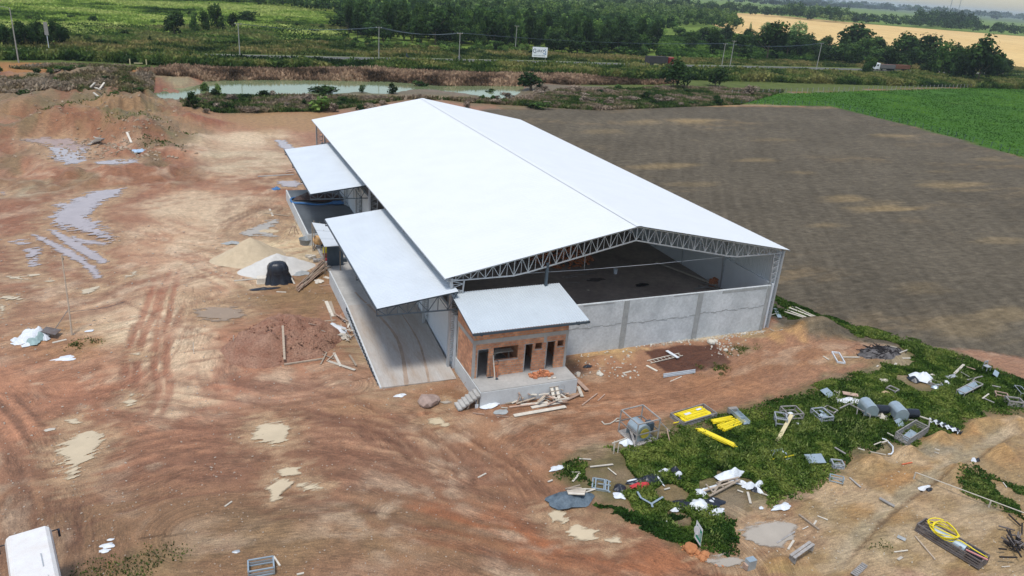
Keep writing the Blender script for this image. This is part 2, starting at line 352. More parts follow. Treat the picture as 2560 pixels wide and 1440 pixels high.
for k_, (x_, y_, a_, b_) in enumerate([(2180, 1160, 1.6, .8), (2260, 1140, 1.6, .8), (2350, 1105, 1.8, .7), (2460, 1060, 2.0, .8), (2540, 1060, 2, 1), (2080, 1210, 1.5, .8), (2400, 1180, 2, .8), (2500, 1130, 1.6, .8), (1960, 1400, 1.6, .5)]):
    blot(x_, y_, a_, b_, (166, 130, 82), .7, 620 + k_, 1.1, h=.65, hn=.7)
# sand and lime round the heaps
blot(690, 600, 5, 7, (206, 188, 158), .85, 114, .5); blot(780, 640, 3, 3.5, (176, 164, 142), .9, 115, .8); blot(700, 545, 4, 5, (160, 146, 126), .8, 116, .7); blot(720, 480, 4, 4, (150, 92, 60), .8, 117, .6)
# --- traffic lanes of churned mud
DK = (112, 74, 58)
lane([(150, 1440), (150, 1290), (110, 1160), (40, 1060), (-40, 980)], 1.6, (96, 62, 48), .75, 1.6, 1, .08)
lane([(40, 1440), (60, 1280), (30, 1140), (-30, 1050)], 1.5, (108, 72, 56), .6, 1.6, 2, .06)
lane([(0, 1215), (250, 1170), (450, 1120), (700, 1130), (950, 1190), (1150, 1260), (1400, 1330), (1700, 1420)], 4.2, (106, 70, 54), .6, 1.3, 3, .06)
lane([(300, 1210), (500, 1140), (800, 1130), (1000, 1150), (1250, 1250)], 3.2, (116, 76, 60), .5, 2.2, 4, .05)
lane([(0, 1060), (300, 1030), (600, 1060), (900, 1040), (1150, 1080), (1350, 1250)], 4.0, (120, 76, 58), .55, 1.4, 5, .06)
lane([(1080, 1040), (1180, 1110), (1290, 1180), (1360, 1260), (1420, 1330)], 1.0, (104, 66, 48), .7, 2.2, 6, .09)
lane([(200, 1040), (330, 980), (430, 900), (470, 820), (480, 740)], 2.2, (138, 88, 68), .5, 1.6, 7, .05)
lane([(0, 930), (200, 880), (400, 820), (560, 770), (760, 740)], 3.6, (126, 84, 62), .55, 1.2, 8, .07)
lane([(0, 790), (200, 760), (400, 700), (560, 660), (700, 690)], 3.4, (128, 86, 68), .55, 1.3, 9, .06)
lane([(480, 960), (640, 980), (780, 1010), (900, 1050), (980, 1120)], 2.6, (110, 72, 60), .55, 1.6, 10, .06)
lane([(540, 890), (560, 960), (700, 1000), (860, 960)], 1.8, (116, 78, 64), .5, 1.8, 11, .05)
lane([(560, 800), (700, 790), (830, 780)], 3.2, (116, 88, 62), .55, 1.6, 12, .1)
lane([(300, 560), (420, 600), (560, 640), (700, 720)], 5, (150, 100, 80), .5, 1.1, 13, .05)
lane([(-40, 560), (150, 530), (300, 500), (500, 470), (720, 450)], 7, (136, 86, 62), .6, .7, 14, .08)
lane([(0, 440), (200, 430), (420, 420), (700, 400)], 9, (140, 92, 66), .5, .6, 15, .08)
lane([(380, 330), (300, 360), (200, 400), (60, 420)], 9, (124, 80, 56), .7, .6, 16, .15)
lane([(740, 470), (640, 560), (560, 600), (440, 600)], 4, (140, 108, 84), .5, 1.0, 17, .06)
lane([(1240, 1110), (1330, 1060), (1480, 1040), (1700, 1010), (1900, 960), (2100, 880)], 3.0, (124, 82, 58), .5, 1.3, 18, .05)
lane([(1000, 1290), (1250, 1330), (1500, 1390), (1650, 1440)], 2.6, (132, 76, 46), .6, 1.8, 19, .05)
lane([(500, 1330), (800, 1300), (1100, 1330), (1300, 1400)], 3.0, (106, 84, 62), .5, 1.4, 20, .04)
for k, (pts, c) in enumerate([([(335, 960), (330, 880), (370, 790), (400, 690)], (150, 90, 68)), ([(400, 960), (402, 840), (420, 740), (440, 660)], (148, 92, 70)),
                              ([(1170, 1225), (1150, 1160), (1090, 1090), (1000, 1020)], (108, 72, 56)), ([(300, 1060), (330, 900), (350, 800)], (140, 92, 72)),
                              ([(380, 1060), (410, 970), (400, 900), (420, 820), (450, 760)], (146, 96, 76)), ([(560, 560), (600, 540), (660, 520), (720, 530)], (112, 84, 66)), ([(560, 600), (640, 560), (720, 580)], (150, 130, 110)),
                              ([(700, 1000), (800, 1040), (960, 1070), (1060, 1160)], (106, 68, 54))]):
    rut(pts, c, .25, .75, .7, .07, 40 + k)
for k in range(26):   # single wheel marks wandering through the yard
    x = R_.uniform(40, 1150); y = R_.uniform(520, 1300); a = R_.gauss(0, .35); l = R_.uniform(120, 340)
    rut([(x - l * math.cos(a), y - l * math.sin(a) * .5), (x, y + R_.uniform(-14, 14)), (x + l * math.cos(a), y + l * math.sin(a) * .5)], R_.choice([DK, (170, 128, 104), (122, 80, 62)]), .16, R_.choice([0, 1.8]), .5, .04, 70 + k)
yd = sstep(22, 12, XX) * (YY < 130) + (YY < 46) * (XX >= 12) * .6
fl = sstep(.47, .68, fbm(FD * .9 + 3, FS * .38, 61, 6)) * sstep(.38, .62, fbm(XX * .12, YY * .12, 62))
SM_ = sstep(.1, 1.2, FB2 - FB); w = (np.clip(fl * yd * SM_, 0, 1) * .5)[..., None]; COLR[:] = COLR * (1 - w) + np.array(lin((208, 186, 166))) * w
fl = sstep(.52, .75, fbm(FD * 1.1 + 9, FS * .42 + 4, 63, 6)) * sstep(.4, .65, fbm(XX * .15 + 4, YY * .15, 64))
w = (np.clip(fl * yd * SM_, 0, 1) * .42)[..., None]; COLR[:] = COLR * (1 - w) + np.array(lin((112, 68, 50))) * w
HH -= .04 * (fbm(FD * 2.2, FS * .5, 65, 3) - .5) * 2 * fade * np.clip(yd, 0, 1) * SM_
# --- spoil mounds on the left
for k, (x, y, a, b, h, c) in enumerate([(360, 300, 12, 14, 3.6, (140, 116, 84)), (415, 275, 6, 6, 1.4, (146, 124, 92)), (250, 300, 14, 12, 2.6, (128, 98, 66)), (390, 350, 9, 5, 1.5, (112, 98, 72)), (300, 350, 9, 6, 1.4, (132, 88, 60)), (430, 330, 7, 5, 1.3, (118, 104, 78)),
                                        (150, 330, 12, 8, 1.8, (132, 100, 68)), (510, 312, 5, 4, 1.4, (134, 74, 48)), (30, 340, 8, 6, 1.8, (126, 88, 62)), (100, 280, 20, 12, 1.0, (142, 112, 78)), (160, 250, 18, 14, 1.5, (120, 100, 72)), (40, 210, 25, 18, 2.0, (150, 106, 66)),
                                        (210, 210, 14, 10, 2.4, (124, 104, 74)), (290, 200, 10, 10, 1.6, (106, 90, 66)), (400, 375, 5, 2.4, .6, (104, 90, 66)), (330, 240, 8, 8, 1, (110, 96, 74)), (230, 180, 30, 14, 1.0, (150, 108, 70))]):
    blot(x, y, a, b, c, .9, 120 + k, .25, h=h * .62, hn=.35)
for k, (x, y, a, b) in enumerate([(230, 290, 7, 3), (160, 300, 4, 4), (340, 330, 3, 2), (330, 320, 5, 2), (60, 220, 8, 3), (130, 225, 7, 3), (210, 190, 6, 4), (260, 200, 5, 3), (90, 210, 6, 2), (400, 352, 3, 1.5), (40, 180, 5, 3), (380, 240, 10, 4)]):
    blot(x, y, a, b, (84, 92, 50), .75, 150 + k, .5)
mk = sstep(8, -4, XX) * sstep(95, 112, YY) * sstep(215, 195, YY)
HH += mk * ((fbm(XX * .16, YY * .13, 501, 4) - .5) * 3.4 + np.abs(fbm(XX * .3, YY * .22, 502, 3) - .5) * -2.0 + .3 + (fbm(XX * .9, YY * .7, 506, 3) - .5) * .8)
gs = (mk * sstep(.5, .62, fbm(XX * .22, YY * .12, 503, 4)) * .6)[..., None]; COLR[:] = COLR * (1 - gs) + np.array(lin((96, 92, 62))) * gs
gs = (mk * sstep(.52, .66, fbm(XX * .2, YY * .1, 504, 4)) * .6)[..., None]; COLR[:] = COLR * (1 - gs) + np.array(lin((126, 70, 46))) * gs
blot(430, 205, 12, 7, (150, 138, 104), .9, 505, .2)
# --- pond bank, verge, pasture, ploughed field
BANK = [(330, 252), (470, 232), (700, 215), (1000, 205), (1290, 215), (1560, 205), (1960, 215), (1990, 262), (1850, 262), (1500, 278), (1180, 262), (1050, 245), (780, 275), (560, 285), (450, 276), (440, 250)]
paint(BANK, (108, 96, 74), 2, 3, .2, 1); 
for k in range(60):
    x = R_.uniform(460, 1950); y = 272 - R_.random() * 50
    blot(x, y, R_.uniform(3, 9), R_.uniform(2, 5), R_.choice([(74, 84, 48), (124, 104, 88), (112, 94, 72), (88, 90, 52), (130, 106, 84)]), .7, 170 + k, .4)
blot(1800, 262, 10, 3, (168, 134, 94), .9, 235, .3); blot(1900, 262, 8, 3, (150, 126, 92), .8, 236, .4); blot(1880, 232, 9, 5, (112, 100, 78), .8, 237, .4)
FIELD = [(60.2, 160.3), (100, 166), (140, 168), (171, 168.3), (170.3, 150), (169.6, 137), (167, 120), (163.8, 105), (150, 80), (120, 48), (83.5, 34), (69.8, 34.8), (63.5, 40), (59.8, 41.5), (49.6, 45.6), (48.9, 55), (48.9, 110), (40, 125), (48, 148)]
paint(FIELD, (93, 85, 72), .5, .8, .6, 1, world=True)
for k, (x, y, a, b, am) in enumerate([(1740, 305, 9, 4, .8), (1600, 305, 7, 3, .5), (2230, 340, 9, 3, .6), (1650, 415, 8, 3, .6), (2200, 520, 9, 3.4, .85), (2120, 500, 6, 3, .6), (2380, 465, 12, 3.4, .6), (1870, 400, 6, 2, .5), (2000, 430, 5, 2, .4),
                                     (2350, 430, 6, 2, .4), (2500, 600, 5, 2, .35), (2430, 820, 5, 3, .35), (2520, 790, 4, 2.4, .4), (2060, 560, 5, 2, .4), (2300, 720, 6, 2, .3), (1500, 330, 8, 3, .3), (1930, 350, 8, 3, .3), (2480, 400, 8, 3, .4), (1750, 460, 7, 2, .3), (2060, 270, 12, 2, .5)]):
    blot(x, y, a * .9, b * .9, (160, 136, 96), am * .62, 240 + k, .16, streak=(.10, .55))
m = (poly_sd(XX, YY, FIELD) > 0)
tn = (sstep(.5, .8, fbm(XX * .035, YY * .13, 55)) * .35 * sstep(.35, .7, fbm(XX * .3, YY * .9, 56)) * m)[..., None]
COLR = COLR * (1 - tn) + np.array(lin((150, 126, 92))) * tn
fr = (XX * 0.82 - YY * 0.57)
fn = (vnoise(fr * 2.2, (XX * .57 + YY * .82) * .08, 5) * .6 + vnoise(XX * 1.5, YY * 1.5, 6) * .4 - .5)
HH += np.where(m, 0.12 * fn * fade, 0); COLR *= np.where(m, 1 + 0.5 * fn, 1)[..., None]
COLR *= np.where(m, .82 + .36 * fbm(XX * .05, YY * .12, 31), 1)[..., None]
PAST = [(171, 168.5), (138, 171), (131, 180), (150, 187), (200, 198), (332, 224), (420, 240), (480, 240), (480, 60), (150, 60), (164, 106), (170, 138)]
paint(PAST, (62, 98, 34), .8, .8, .4, 1, world=True)
for k in range(40):
    x = R_.uniform(1900, 2560); y = R_.uniform(215, 380)
    if poly_sd(np.array([G2(x, y)[0]]), np.array([G2(x, y)[1]]), PAST)[0] > 8: blot(x, y, R_.uniform(4, 9), R_.uniform(2, 4), R_.choice([(50, 84, 28), (76, 112, 40), (88, 116, 48), (56, 88, 34)]), .6, 270 + k, .3)
VERG = [(-190, 205), (-45, 198), (0, 205), (60, 214), (130, 196), (128, 182), (150, 188), (332, 226), (470, 252), (470, 300), (-190, 300)]
paint(VERG, (86, 96, 50), 2, 3, .2, 1, world=True)
paint([(-60, 222), (-30, 222), (0, 212), (6, 203), (-10, 195), (-60, 200)], (152, 108, 70), 1.5, 2, .3, .9, world=True)
paint([(-190, 258), (0, 256), (100, 262), (200, 266), (470, 268), (470, 300), (-190, 300)], (92, 104, 48), 2, 3, .1, 1, world=True)
# pond basin
POND = smooth_line(PW([(372, 220), (430, 212), (500, 208), (520, 195), (640, 193), (850, 195), (1000, 200), (1100, 209), (1290, 208), (1305, 222), (1262, 243), (1200, 236), (1130, 226), (1040, 219), (960, 232), (900, 226), (820, 232), (700, 232), (560, 236), (500, 238), (468, 262), (430, 252), (372, 236), (372, 220)]), 4)
s_ = poly_sd(XX, YY, POND)
HH += -1.0 * sstep(-1.0, 2.0, s_) - 0.15 * sstep(-3, 0, s_)
bk = sstep(-9, -2, s_) * (s_ < 0)
HH += np.where((YY > 195) & (s_ > -14), .5 * sstep(0, -3, s_) * sstep(-14, -5, s_), 0)
# highway bank
RY = lambda x: 243.5 + 0.058 * (x + 40) + 0.00002 * (x - 100) ** 2 * 0
ROADP = smooth_line(PW([(-60, 127), (0, 131), (400, 143), (850, 152), (1300, 160), (1660, 169), (2000, 175), (2200, 180), (2400, 186), (2620, 193)]), 5)
rd, rs_ = line_ds(XX, YY, ROADP)
HH += 0.8 * sstep(11, 5.5, np.abs(rd))
HH = np.where(np.abs(rd) < 5.5, .8, HH)
# flat ground under the built things
def flat(P, z=0.0, f=1.0):
    global HH
    d = poly_sd(XX, YY, P); w = sstep(-f, 0.2, d); HH = HH * (1 - w) + z * w
flat([(11.0, 47.6), (49.0, 47.6), (49, 110), (11, 110)], -0.05, 1.2); flat([(17, 42), (26, 42), (26, 48.5), (17, 48.5)], -0.04, .8)
def grid_h(x, y):
    i = int(np.clip(np.searchsorted(gx, x) - 1, 0, len(gx) - 2)); j = int(np.clip(np.searchsorted(gy, y) - 1, 0, len(gy) - 2))
    u = min(max((x - gx[i]) / (gx[i + 1] - gx[i]), 0), 1); v = min(max((y - gy[j]) / (gy[j + 1] - gy[j]), 0), 1)
    return float((HH[j, i] * (1 - u) + HH[j, i + 1] * u) * (1 - v) + (HH[j + 1, i] * (1 - u) + HH[j + 1, i + 1] * u) * v)
def grid_h_arr(x, y):
    i = np.clip(np.searchsorted(gx, x) - 1, 0, len(gx) - 2); j = np.clip(np.searchsorted(gy, y) - 1, 0, len(gy) - 2)
    u = np.clip((x - gx[i]) / (gx[i + 1] - gx[i]), 0, 1); v = np.clip((y - gy[j]) / (gy[j + 1] - gy[j]), 0, 1)
    return (HH[j, i] * (1 - u) + HH[j, i + 1] * u) * (1 - v) + (HH[j + 1, i] * (1 - u) + HH[j + 1, i + 1] * u) * v
def P3(px, py, dz=0.0):
    x, y = G2(px, py); z = grid_h(x, y)
    x, y = G2(px, py, z); return (x, y, grid_h(x, y) + dz)
# --- puddles: traced outlines, edge broken up by the churned mud
PUDM = {}
def pudmat(name, c, rough=.04, spec=.5):
    m = mat(name, c, rough, 0, .6, .12, 0.0, spec=spec); nt = m.node_tree; L = nt.links   # shallow water at the rim lets the mud show
    at = nd(nt, 'ShaderNodeAttribute', attribute_name='depth'); tr = nd(nt, 'ShaderNodeBsdfTransparent'); mx = nd(nt, 'ShaderNodeMixShader')
    r = nd(nt, 'ShaderNodeMapRange'); r.inputs[3].default_value = .12; L.new(at.outputs['Fac'], r.inputs[0]); L.new(r.outputs[0], mx.inputs[0]); L.new(tr.outputs[0], mx.inputs[1]); L.new(nt.nodes['Principled BSDF'].outputs[0], mx.inputs[2]); L.new(mx.outputs[0], nt.nodes['Material Output'].inputs[0]); return m
PUD = [
 ('cream', [(137, 1108), (165, 1088), (205, 1078), (245, 1080), (262, 1100), (240, 1130), (215, 1160), (196, 1195), (178, 1216), (165, 1200), (155, 1165), (138, 1140)], 1.1),
 ('cream', [(628, 1062), (660, 1047), (725, 1046), (733, 1070), (722, 1100), (690, 1112), (650, 1108), (632, 1090)], .9),
 ('cream', [(668, 1210), (690, 1195), (725, 1192), (735, 1206), (722, 1222), (700, 1240), (682, 1247), (670, 1230)], .4),
 ('cream', [(695, 1175), (715, 1165), (748, 1166), (752, 1180), (725, 1186), (700, 1190)], .6), ('cream', [(165, 1046), (190, 1040), (197, 1050), (185, 1060), (170, 1055)], .5),
 ('cream', [(745, 1205), (800, 1206), (805, 1216), (780, 1222), (750, 1216)], .6),
 ('cream', [(1368, 1278), (1395, 1272), (1428, 1298), (1412, 1305), (1384, 1302)], .5), ('cream', [(1415, 1315), (1440, 1306), (1490, 1322), (1486, 1340), (1468, 1347), (1420, 1335)], .7),
 ('cream', [(1515, 1345), (1545, 1332), (1560, 1340), (1550, 1352), (1528, 1355)], .5),
 ('lilac', [(55, 352), (110, 346), (185, 352), (222, 370), (216, 405), (190, 415), (150, 414), (120, 392), (125, 368), (80, 362)], 2.5), ('lilac', [(240, 412), (300, 405), (342, 406), (342, 415), (290, 419), (245, 420)], 1.0),
 ('lilac', [(140, 510), (200, 490), (240, 475), (315, 470), (300, 490), (245, 510), (228, 540), (262, 580), (275, 600), (240, 590), (190, 575), (140, 565), (118, 550), (132, 535)], 2.0),
 ('lilac', [(70, 582), (92, 582), (150, 610), (210, 640), (250, 675), (256, 692), (238, 694), (210, 668), (150, 630), (100, 600)], .5),
 ('lilac', [(118, 570), (140, 572), (200, 605), (262, 640), (273, 655), (250, 656), (200, 630), (150, 598)], .5),
 ('lilac', [(175, 585), (230, 598), (276, 602), (265, 612), (220, 606), (180, 596)], .8),
 ('lilac', [(696, 452), (735, 450), (752, 458), (745, 466), (705, 465)], .9), ('lilac', [(684, 348), (712, 350), (725, 360), (740, 375), (715, 375), (695, 362)], 1.0), ('lilac', [(0, 462), (14, 470), (12, 478), (0, 476)], .8),
 ('wet', [(490, 775), (540, 765), (590, 768), (620, 785), (560, 800), (500, 800)], 1.0), ('cream', [(0, 735), (30, 742), (50, 745), (30, 750), (0, 745)], .8), ('cream', [(0, 755), (12, 765), (8, 785), (0, 790)], .6),
 ('cream', [(195, 728), (245, 715), (250, 722), (215, 734)], .8), ('cream', [(100, 703), (130, 700), (150, 702), (120, 708)], .8), ('cream', [(303, 690), (340, 676), (342, 684), (312, 698)], .6),
 ('milk', [(1850, 1322), (1900, 1300), (1960, 1298), (1988, 1315), (1985, 1345), (1960, 1368), (1900, 1365), (1860, 1352)], .5), ('milk', [(1760, 1400), (1800, 1388), (1850, 1392), (1860, 1420), (1800, 1412), (1775, 1412)], .5),
 ('cream', [(320, 880), (350, 876), (362, 884), (340, 888)], .5), ('lilac', [(60, 620), (100, 618), (90, 640), (70, 645)], 1.2), ('lilac', [(20, 600), (60, 598), (70, 606), (30, 608)], 1.2), ('lilac', [(65, 655), (92, 640), (90, 660), (75, 672)], 1.0),
 ('cream', [(20, 690), (90, 684), (80, 692), (30, 696)], 1.0), ('milk', [(600, 577), (640, 562), (690, 545), (700, 555), (670, 575), (700, 590), (650, 586), (620, 590)], 1.2),
 ('cream', [(300, 1000), (330, 980), (345, 1000), (320, 1012)], .5),
 ('milk', [(1095, 1000), (1120, 992), (1135, 1003), (1110, 1012)], .4), ('cream', [(1062, 1045), (1100, 1040), (1118, 1060), (1085, 1056)], .5)]
pud_out = []
for k, (kind, pts, e) in enumerate(PUD):
    P = np.array(PW(pts)); c0 = P.mean(0)
    pad = e + .5; st = 0.07 * max(1, c0[1] / 50) ** 1.3
    x = np.arange(P[:, 0].min() - pad, P[:, 0].max() + pad, st); y = np.arange(P[:, 1].min() - pad, P[:, 1].max() + pad, st)
    X_, Y_ = np.meshgrid(x, y)
    a = R_.uniform(-.5, .5) if k > 2 else (.35, .05, .4)[k]
    u = X_ * math.cos(a) + Y_ * math.sin(a); v = -X_ * math.sin(a) + Y_ * math.cos(a)
    d = poly_sd(X_, Y_, P) + e * ((fbm(u * 1.3, v * 5.5, 300 + k, 5) - .5) * 1.7 + (vnoise(u * .5, v * .5, 400 + k) - .5) * .5)
    i, j = np.nonzero((d[:-1, :-1] > -st) & (d[1:, 1:] > -st) & (d[:-1, 1:] > -st) & (d[1:, :-1] > -st))
    if len(i) < 8: continue
    lvl = float(np.percentile(grid_h_arr(P[:, 0], P[:, 1]), 30)) - 0.02
    nx = len(x); F = np.stack([i * nx + j, i * nx + j + 1, (i + 1) * nx + j + 1, (i + 1) * nx + j], 1)
    used, inv = np.unique(F, return_inverse=True)
    V = np.stack([X_.ravel()[used], Y_.ravel()[used], np.full(len(used), lvl)], 1)
    pud_out.append((kind, V, inv.reshape(F.shape), k, np.clip(d.ravel()[used] / (.10 + e * .13), 0, 1)))
    i0, i1 = np.searchsorted(gx, [x[0], x[-1]]); j0, j1 = np.searchsorted(gy, [y[0], y[-1]]); S = (slice(max(j0 - 8, 0), j1 + 8), slice(max(i0 - 8, 0), i1 + 8))
    dd = poly_sd(XX[S], YY[S], P); w = sstep(-e - 1.6, -e * .5 - .1, dd)
    HH[S] = HH[S] * (1 - w) + (lvl - .03 - .03 * sstep(-e, e, dd)) * w
    wn_ = fbm(XX[S] * 1.3, YY[S] * 2.4, 90 + k); wet = (sstep(-e - 1.6, .1, dd + (wn_ - .5) * 2) * .75)[..., None]; COLR[S] = COLR[S] * (1 - wet) + np.array(lin((122, 84, 62))) * wet
    silt = (sstep(-e - .7, e * .2, dd + (fbm(XX[S] * 1.1, YY[S] * 3.4, 130 + k) - .5) * (2.2 + e)) * .62)[..., None]; COLR[S] = COLR[S] * (1 - silt) + np.array(lin((184, 156, 128))) * silt
SEAM = sstep(.15, 1.1, FB2 - FB)
NEARF = (.14 * sstep(56, 38, YY + (fbm(XX * .1, YY * .1, 71) - .5) * 20) * sstep(30, 22, XX))[..., None]; COLR *= 1 - NEARF * np.array([.9, 1, 1.05])  # yard colour multiplied darker towards the near side
TNT = np.where((poly_sd(XX, YY, FIELD) > 0) | (poly_sd(XX, YY, PAST) > 0) | (YY > 180), 0, 1)[..., None]
COLR = np.where(TNT > 0, COLR * .92 + np.array(lin((196, 160, 130))) * .08, COLR); lum = (COLR * np.array([.3, .59, .11])).sum(-1, keepdims=True); COLR = COLR * (1 - .07 * TNT) + lum * .07 * TNT; COLR *= 1 - TNT * (1 - np.array([1.03, .99, .85]))
# --- split the sheet into its kinds of ground
M_mud = mat('mud_soil', (1, 1, 1), .62, 0, 1.3, .22, .5, 9, attr='tone', fine=.16, stretch=(1, 1.0, 1), spec=.35, dist=.06)
def add_streaks(m, sx, sy, lo, hi, bump, dist, grit=0.0, sc2=None):
    nt = m.node_tree; L = nt.links; b = nt.nodes['Principled BSDF']; src = b.inputs['Base Color'].links[0].from_socket; nrm = b.inputs['Normal'].links[0].from_socket
    at = nd(nt, 'ShaderNodeAttribute', attribute_name='flow'); mp = nd(nt, 'ShaderNodeMapping'); mp.inputs['Scale'].default_value = (sx, sy, 1); L.new(at.outputs['Vector'], mp.inputs[0])
    n = nd(nt, 'ShaderNodeTexNoise', i_Scale=1.0, i_Detail=7.0, i_Roughness=.72); L.new(mp.outputs[0], n.inputs[0])
    tc = nd(nt, 'ShaderNodeTexCoord'); n2 = nd(nt, 'ShaderNodeTexNoise', i_Scale=14.0, i_Detail=3.0, i_Roughness=.8); L.new(tc.outputs['Object'], n2.inputs[0])
    r = nd(nt, 'ShaderNodeMapRange'); L.new(n.outputs[0], r.inputs[0]); r.inputs[1].default_value = .33; r.inputs[2].default_value = .67; r.inputs[3].default_value = lo; r.inputs[4].default_value = hi
    r2 = nd(nt, 'ShaderNodeMapRange'); L.new(n2.outputs[0], r2.inputs[0]); r2.inputs[1].default_value = .3; r2.inputs[2].default_value = .7; r2.inputs[3].default_value = 1 - grit; r2.inputs[4].default_value = 1 + grit
    sx_ = nd(nt, 'ShaderNodeSeparateXYZ'); L.new(at.outputs['Vector'], sx_.inputs[0]); mf = nd(nt, 'ShaderNodeMix'); mf.inputs[2].default_value = 1.0; L.new(sx_.outputs[2], mf.inputs[0]); L.new(r.outputs[0], mf.inputs[3])
    mu = nd(nt, 'ShaderNodeMath', operation='MULTIPLY'); L.new(mf.outputs[0], mu.inputs[0]); L.new(r2.outputs[0], mu.inputs[1])
    v = nd(nt, 'ShaderNodeVectorMath', operation='SCALE'); L.new(src, v.inputs[0]); L.new(mu.outputs[0], v.inputs['Scale']); L.new(v.outputs[0], b.inputs['Base Color'])
    bp = nd(nt, 'ShaderNodeBump', i_Strength=bump, i_Distance=dist); mb_ = nd(nt, 'ShaderNodeMath', operation='MULTIPLY'); L.new(n.outputs[0], mb_.inputs[0]); L.new(sx_.outputs[2], mb_.inputs[1]); L.new(mb_.outputs[0], bp.inputs['Height']); L.new(nrm, bp.inputs['Normal']); L.new(bp.outputs[0], b.inputs['Normal'])
add_streaks(M_mud, 6.5, 1.3, .64, 1.32, 1.0, .11, .36)
M_fieldsoil = mat('field_soil', (1, 1, 1), .95, 0, 1.1, .25, .8, 5, attr='tone', fine=.3, spec=.1, dist=.1)
add_streaks(M_fieldsoil, 1.9, .45, .74, 1.26, 1.0, .15, .34)
M_pasture = mat('pasture_turf', (1, 1, 1), .95, 0, .6, .25, .8, 3, attr='tone', fine=.25, spec=.1, dist=.15)
M_verge = mat('verge_soil', (1, 1, 1), .95, 0, .3, .3, .8, 3, attr='tone', fine=.3, spec=.1, dist=.15)
cx_ = (XX[:-1, :-1] + XX[1:, 1:]) / 2; cy_ = (YY[:-1, :-1] + YY[1:, 1:]) / 2
cls = np.zeros(cx_.shape, int)
cls[poly_sd(cx_, cy_, FIELD) > 0] = 1; cls[poly_sd(cx_, cy_, PAST) > 0] = 2
cls[(poly_sd(cx_, cy_, VERG) > 0)] = 3
NXG = len(gx)
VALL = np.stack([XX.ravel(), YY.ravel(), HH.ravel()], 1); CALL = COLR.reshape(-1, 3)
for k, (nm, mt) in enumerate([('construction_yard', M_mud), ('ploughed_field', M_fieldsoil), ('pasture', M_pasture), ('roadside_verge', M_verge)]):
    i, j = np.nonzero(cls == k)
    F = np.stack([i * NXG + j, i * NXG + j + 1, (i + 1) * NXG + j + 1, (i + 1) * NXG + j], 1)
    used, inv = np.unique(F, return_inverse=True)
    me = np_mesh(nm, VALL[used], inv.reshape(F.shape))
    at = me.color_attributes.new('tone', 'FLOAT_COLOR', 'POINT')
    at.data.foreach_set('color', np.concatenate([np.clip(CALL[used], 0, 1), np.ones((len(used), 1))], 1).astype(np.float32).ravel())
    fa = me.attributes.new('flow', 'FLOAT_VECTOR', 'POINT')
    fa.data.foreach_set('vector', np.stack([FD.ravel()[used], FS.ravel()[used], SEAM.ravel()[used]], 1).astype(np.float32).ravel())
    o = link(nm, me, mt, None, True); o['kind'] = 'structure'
PM = dict(wet=pudmat('wet_mud_water', (150, 128, 104), .06), cream=pudmat('muddy_water', (196, 178, 148)), lilac=pudmat('sky_tint_water', (168, 156, 154), .02, .7), milk=pudmat('milky_water', (168, 158, 144), .05))  # lilac base colour has the sky reflection painted in
for kind, V, F, k, dp in pud_out:
    me = np_mesh('puddle', V, F); fa = me.attributes.new('depth', 'FLOAT', 'POINT'); fa.data.foreach_set('value', dp.astype(np.float32)); o = link('puddle', me, PM[kind]); o['kind'] = 'structure'
# pond water
P = POND; xs = np.arange(P[:, 0].min() - 2, P[:, 0].max() + 2, .8)
mb = MB(); mb.span((P[:, 0].min() - 1, P[:, 1].min() - 1, -1.4), (P[:, 0].max() + 1, P[:, 1].max() + 1, -.45))
M_pond = mat('pond_water', (112, 124, 88), .08, 0, .05, .12, .15, 1.2, spec=.5)
X_, Y_ = np.meshgrid(np.arange(P[:, 0].min() - 2, P[:, 0].max() + 2, .6), np.arange(P[:, 1].min() - 2, P[:, 1].max() + 2, .6))
d = poly_sd(X_, Y_, POND); i, j = np.nonzero(d[:-1, :-1] > -1.6); nx = X_.shape[1]
F = np.stack([i * nx + j, i * nx + j + 1, (i + 1) * nx + j + 1, (i + 1) * nx + j], 1); used, inv = np.unique(F, return_inverse=True)
V = np.stack([X_.ravel()[used], Y_.ravel()[used], np.full(len(used), -.42)], 1)
o = link('pond', np_mesh('pond', V, inv.reshape(F.shape)), M_pond); o['kind'] = 'structure'
# highway
def ribbon(name, L, w, z, mt, off=0.0, thick=None, kind='structure'):
    L = np.asarray(L); t = np.gradient(L, axis=0); t /= np.linalg.norm(t, axis=1)[:, None]; n = np.stack([-t[:, 1], t[:, 0]], 1)
    a = L + n * (off + w / 2); b = L + n * (off - w / 2)
    V = np.concatenate([np.c_[a, np.full(len(L), z)], np.c_[b, np.full(len(L), z)]]); k = len(L)
    F = np.array([(i + k, i + 1 + k, i + 1, i) for i in range(k - 1)])
    o = link(name, np_mesh(name, V, F), mt); 
    if kind: o['kind'] = kind
    return o
M_asph = mat('asphalt', (90, 89, 84), .85, 0, .4, .12, .1)
M_line = mat('road_paint', (200, 196, 180), .7, 0, 2, .1, 0)
ribbon('highway', ROADP, 6.4, .83, M_asph)
for s in (-3.0, 3.0): ribbon('road_marking', ROADP, .14, .845, M_line, s)
# --- the far plain
def sheet(name, P, z, mt, kind='structure'):
    mb = MB(); mb.add([(x, y, z) for x, y in P], [tuple(range(len(P)))]); o = mb.build(name, mt); o['kind'] = kind; return o
M_plain = mat('plain_turf', (100, 112, 60), .95, 0, .012, .35, 0, col2=(72, 92, 48), fine=.3, spec=.05)
B = 30000
sheet('ground', [(-B, -300), (B, -300), (B, B), (-B, B)], -2.2, M_plain)
def xsheet(name, pts, z, c, ns=.02, namt=.15, world=False, c2=None, stretch=None):
    P = pts if world else PW(pts)
    return sheet(name, P, z, mat(name, c, .95, 0, ns, namt, 0, fine=.18, spec=.05, col2=c2, stretch=stretch))
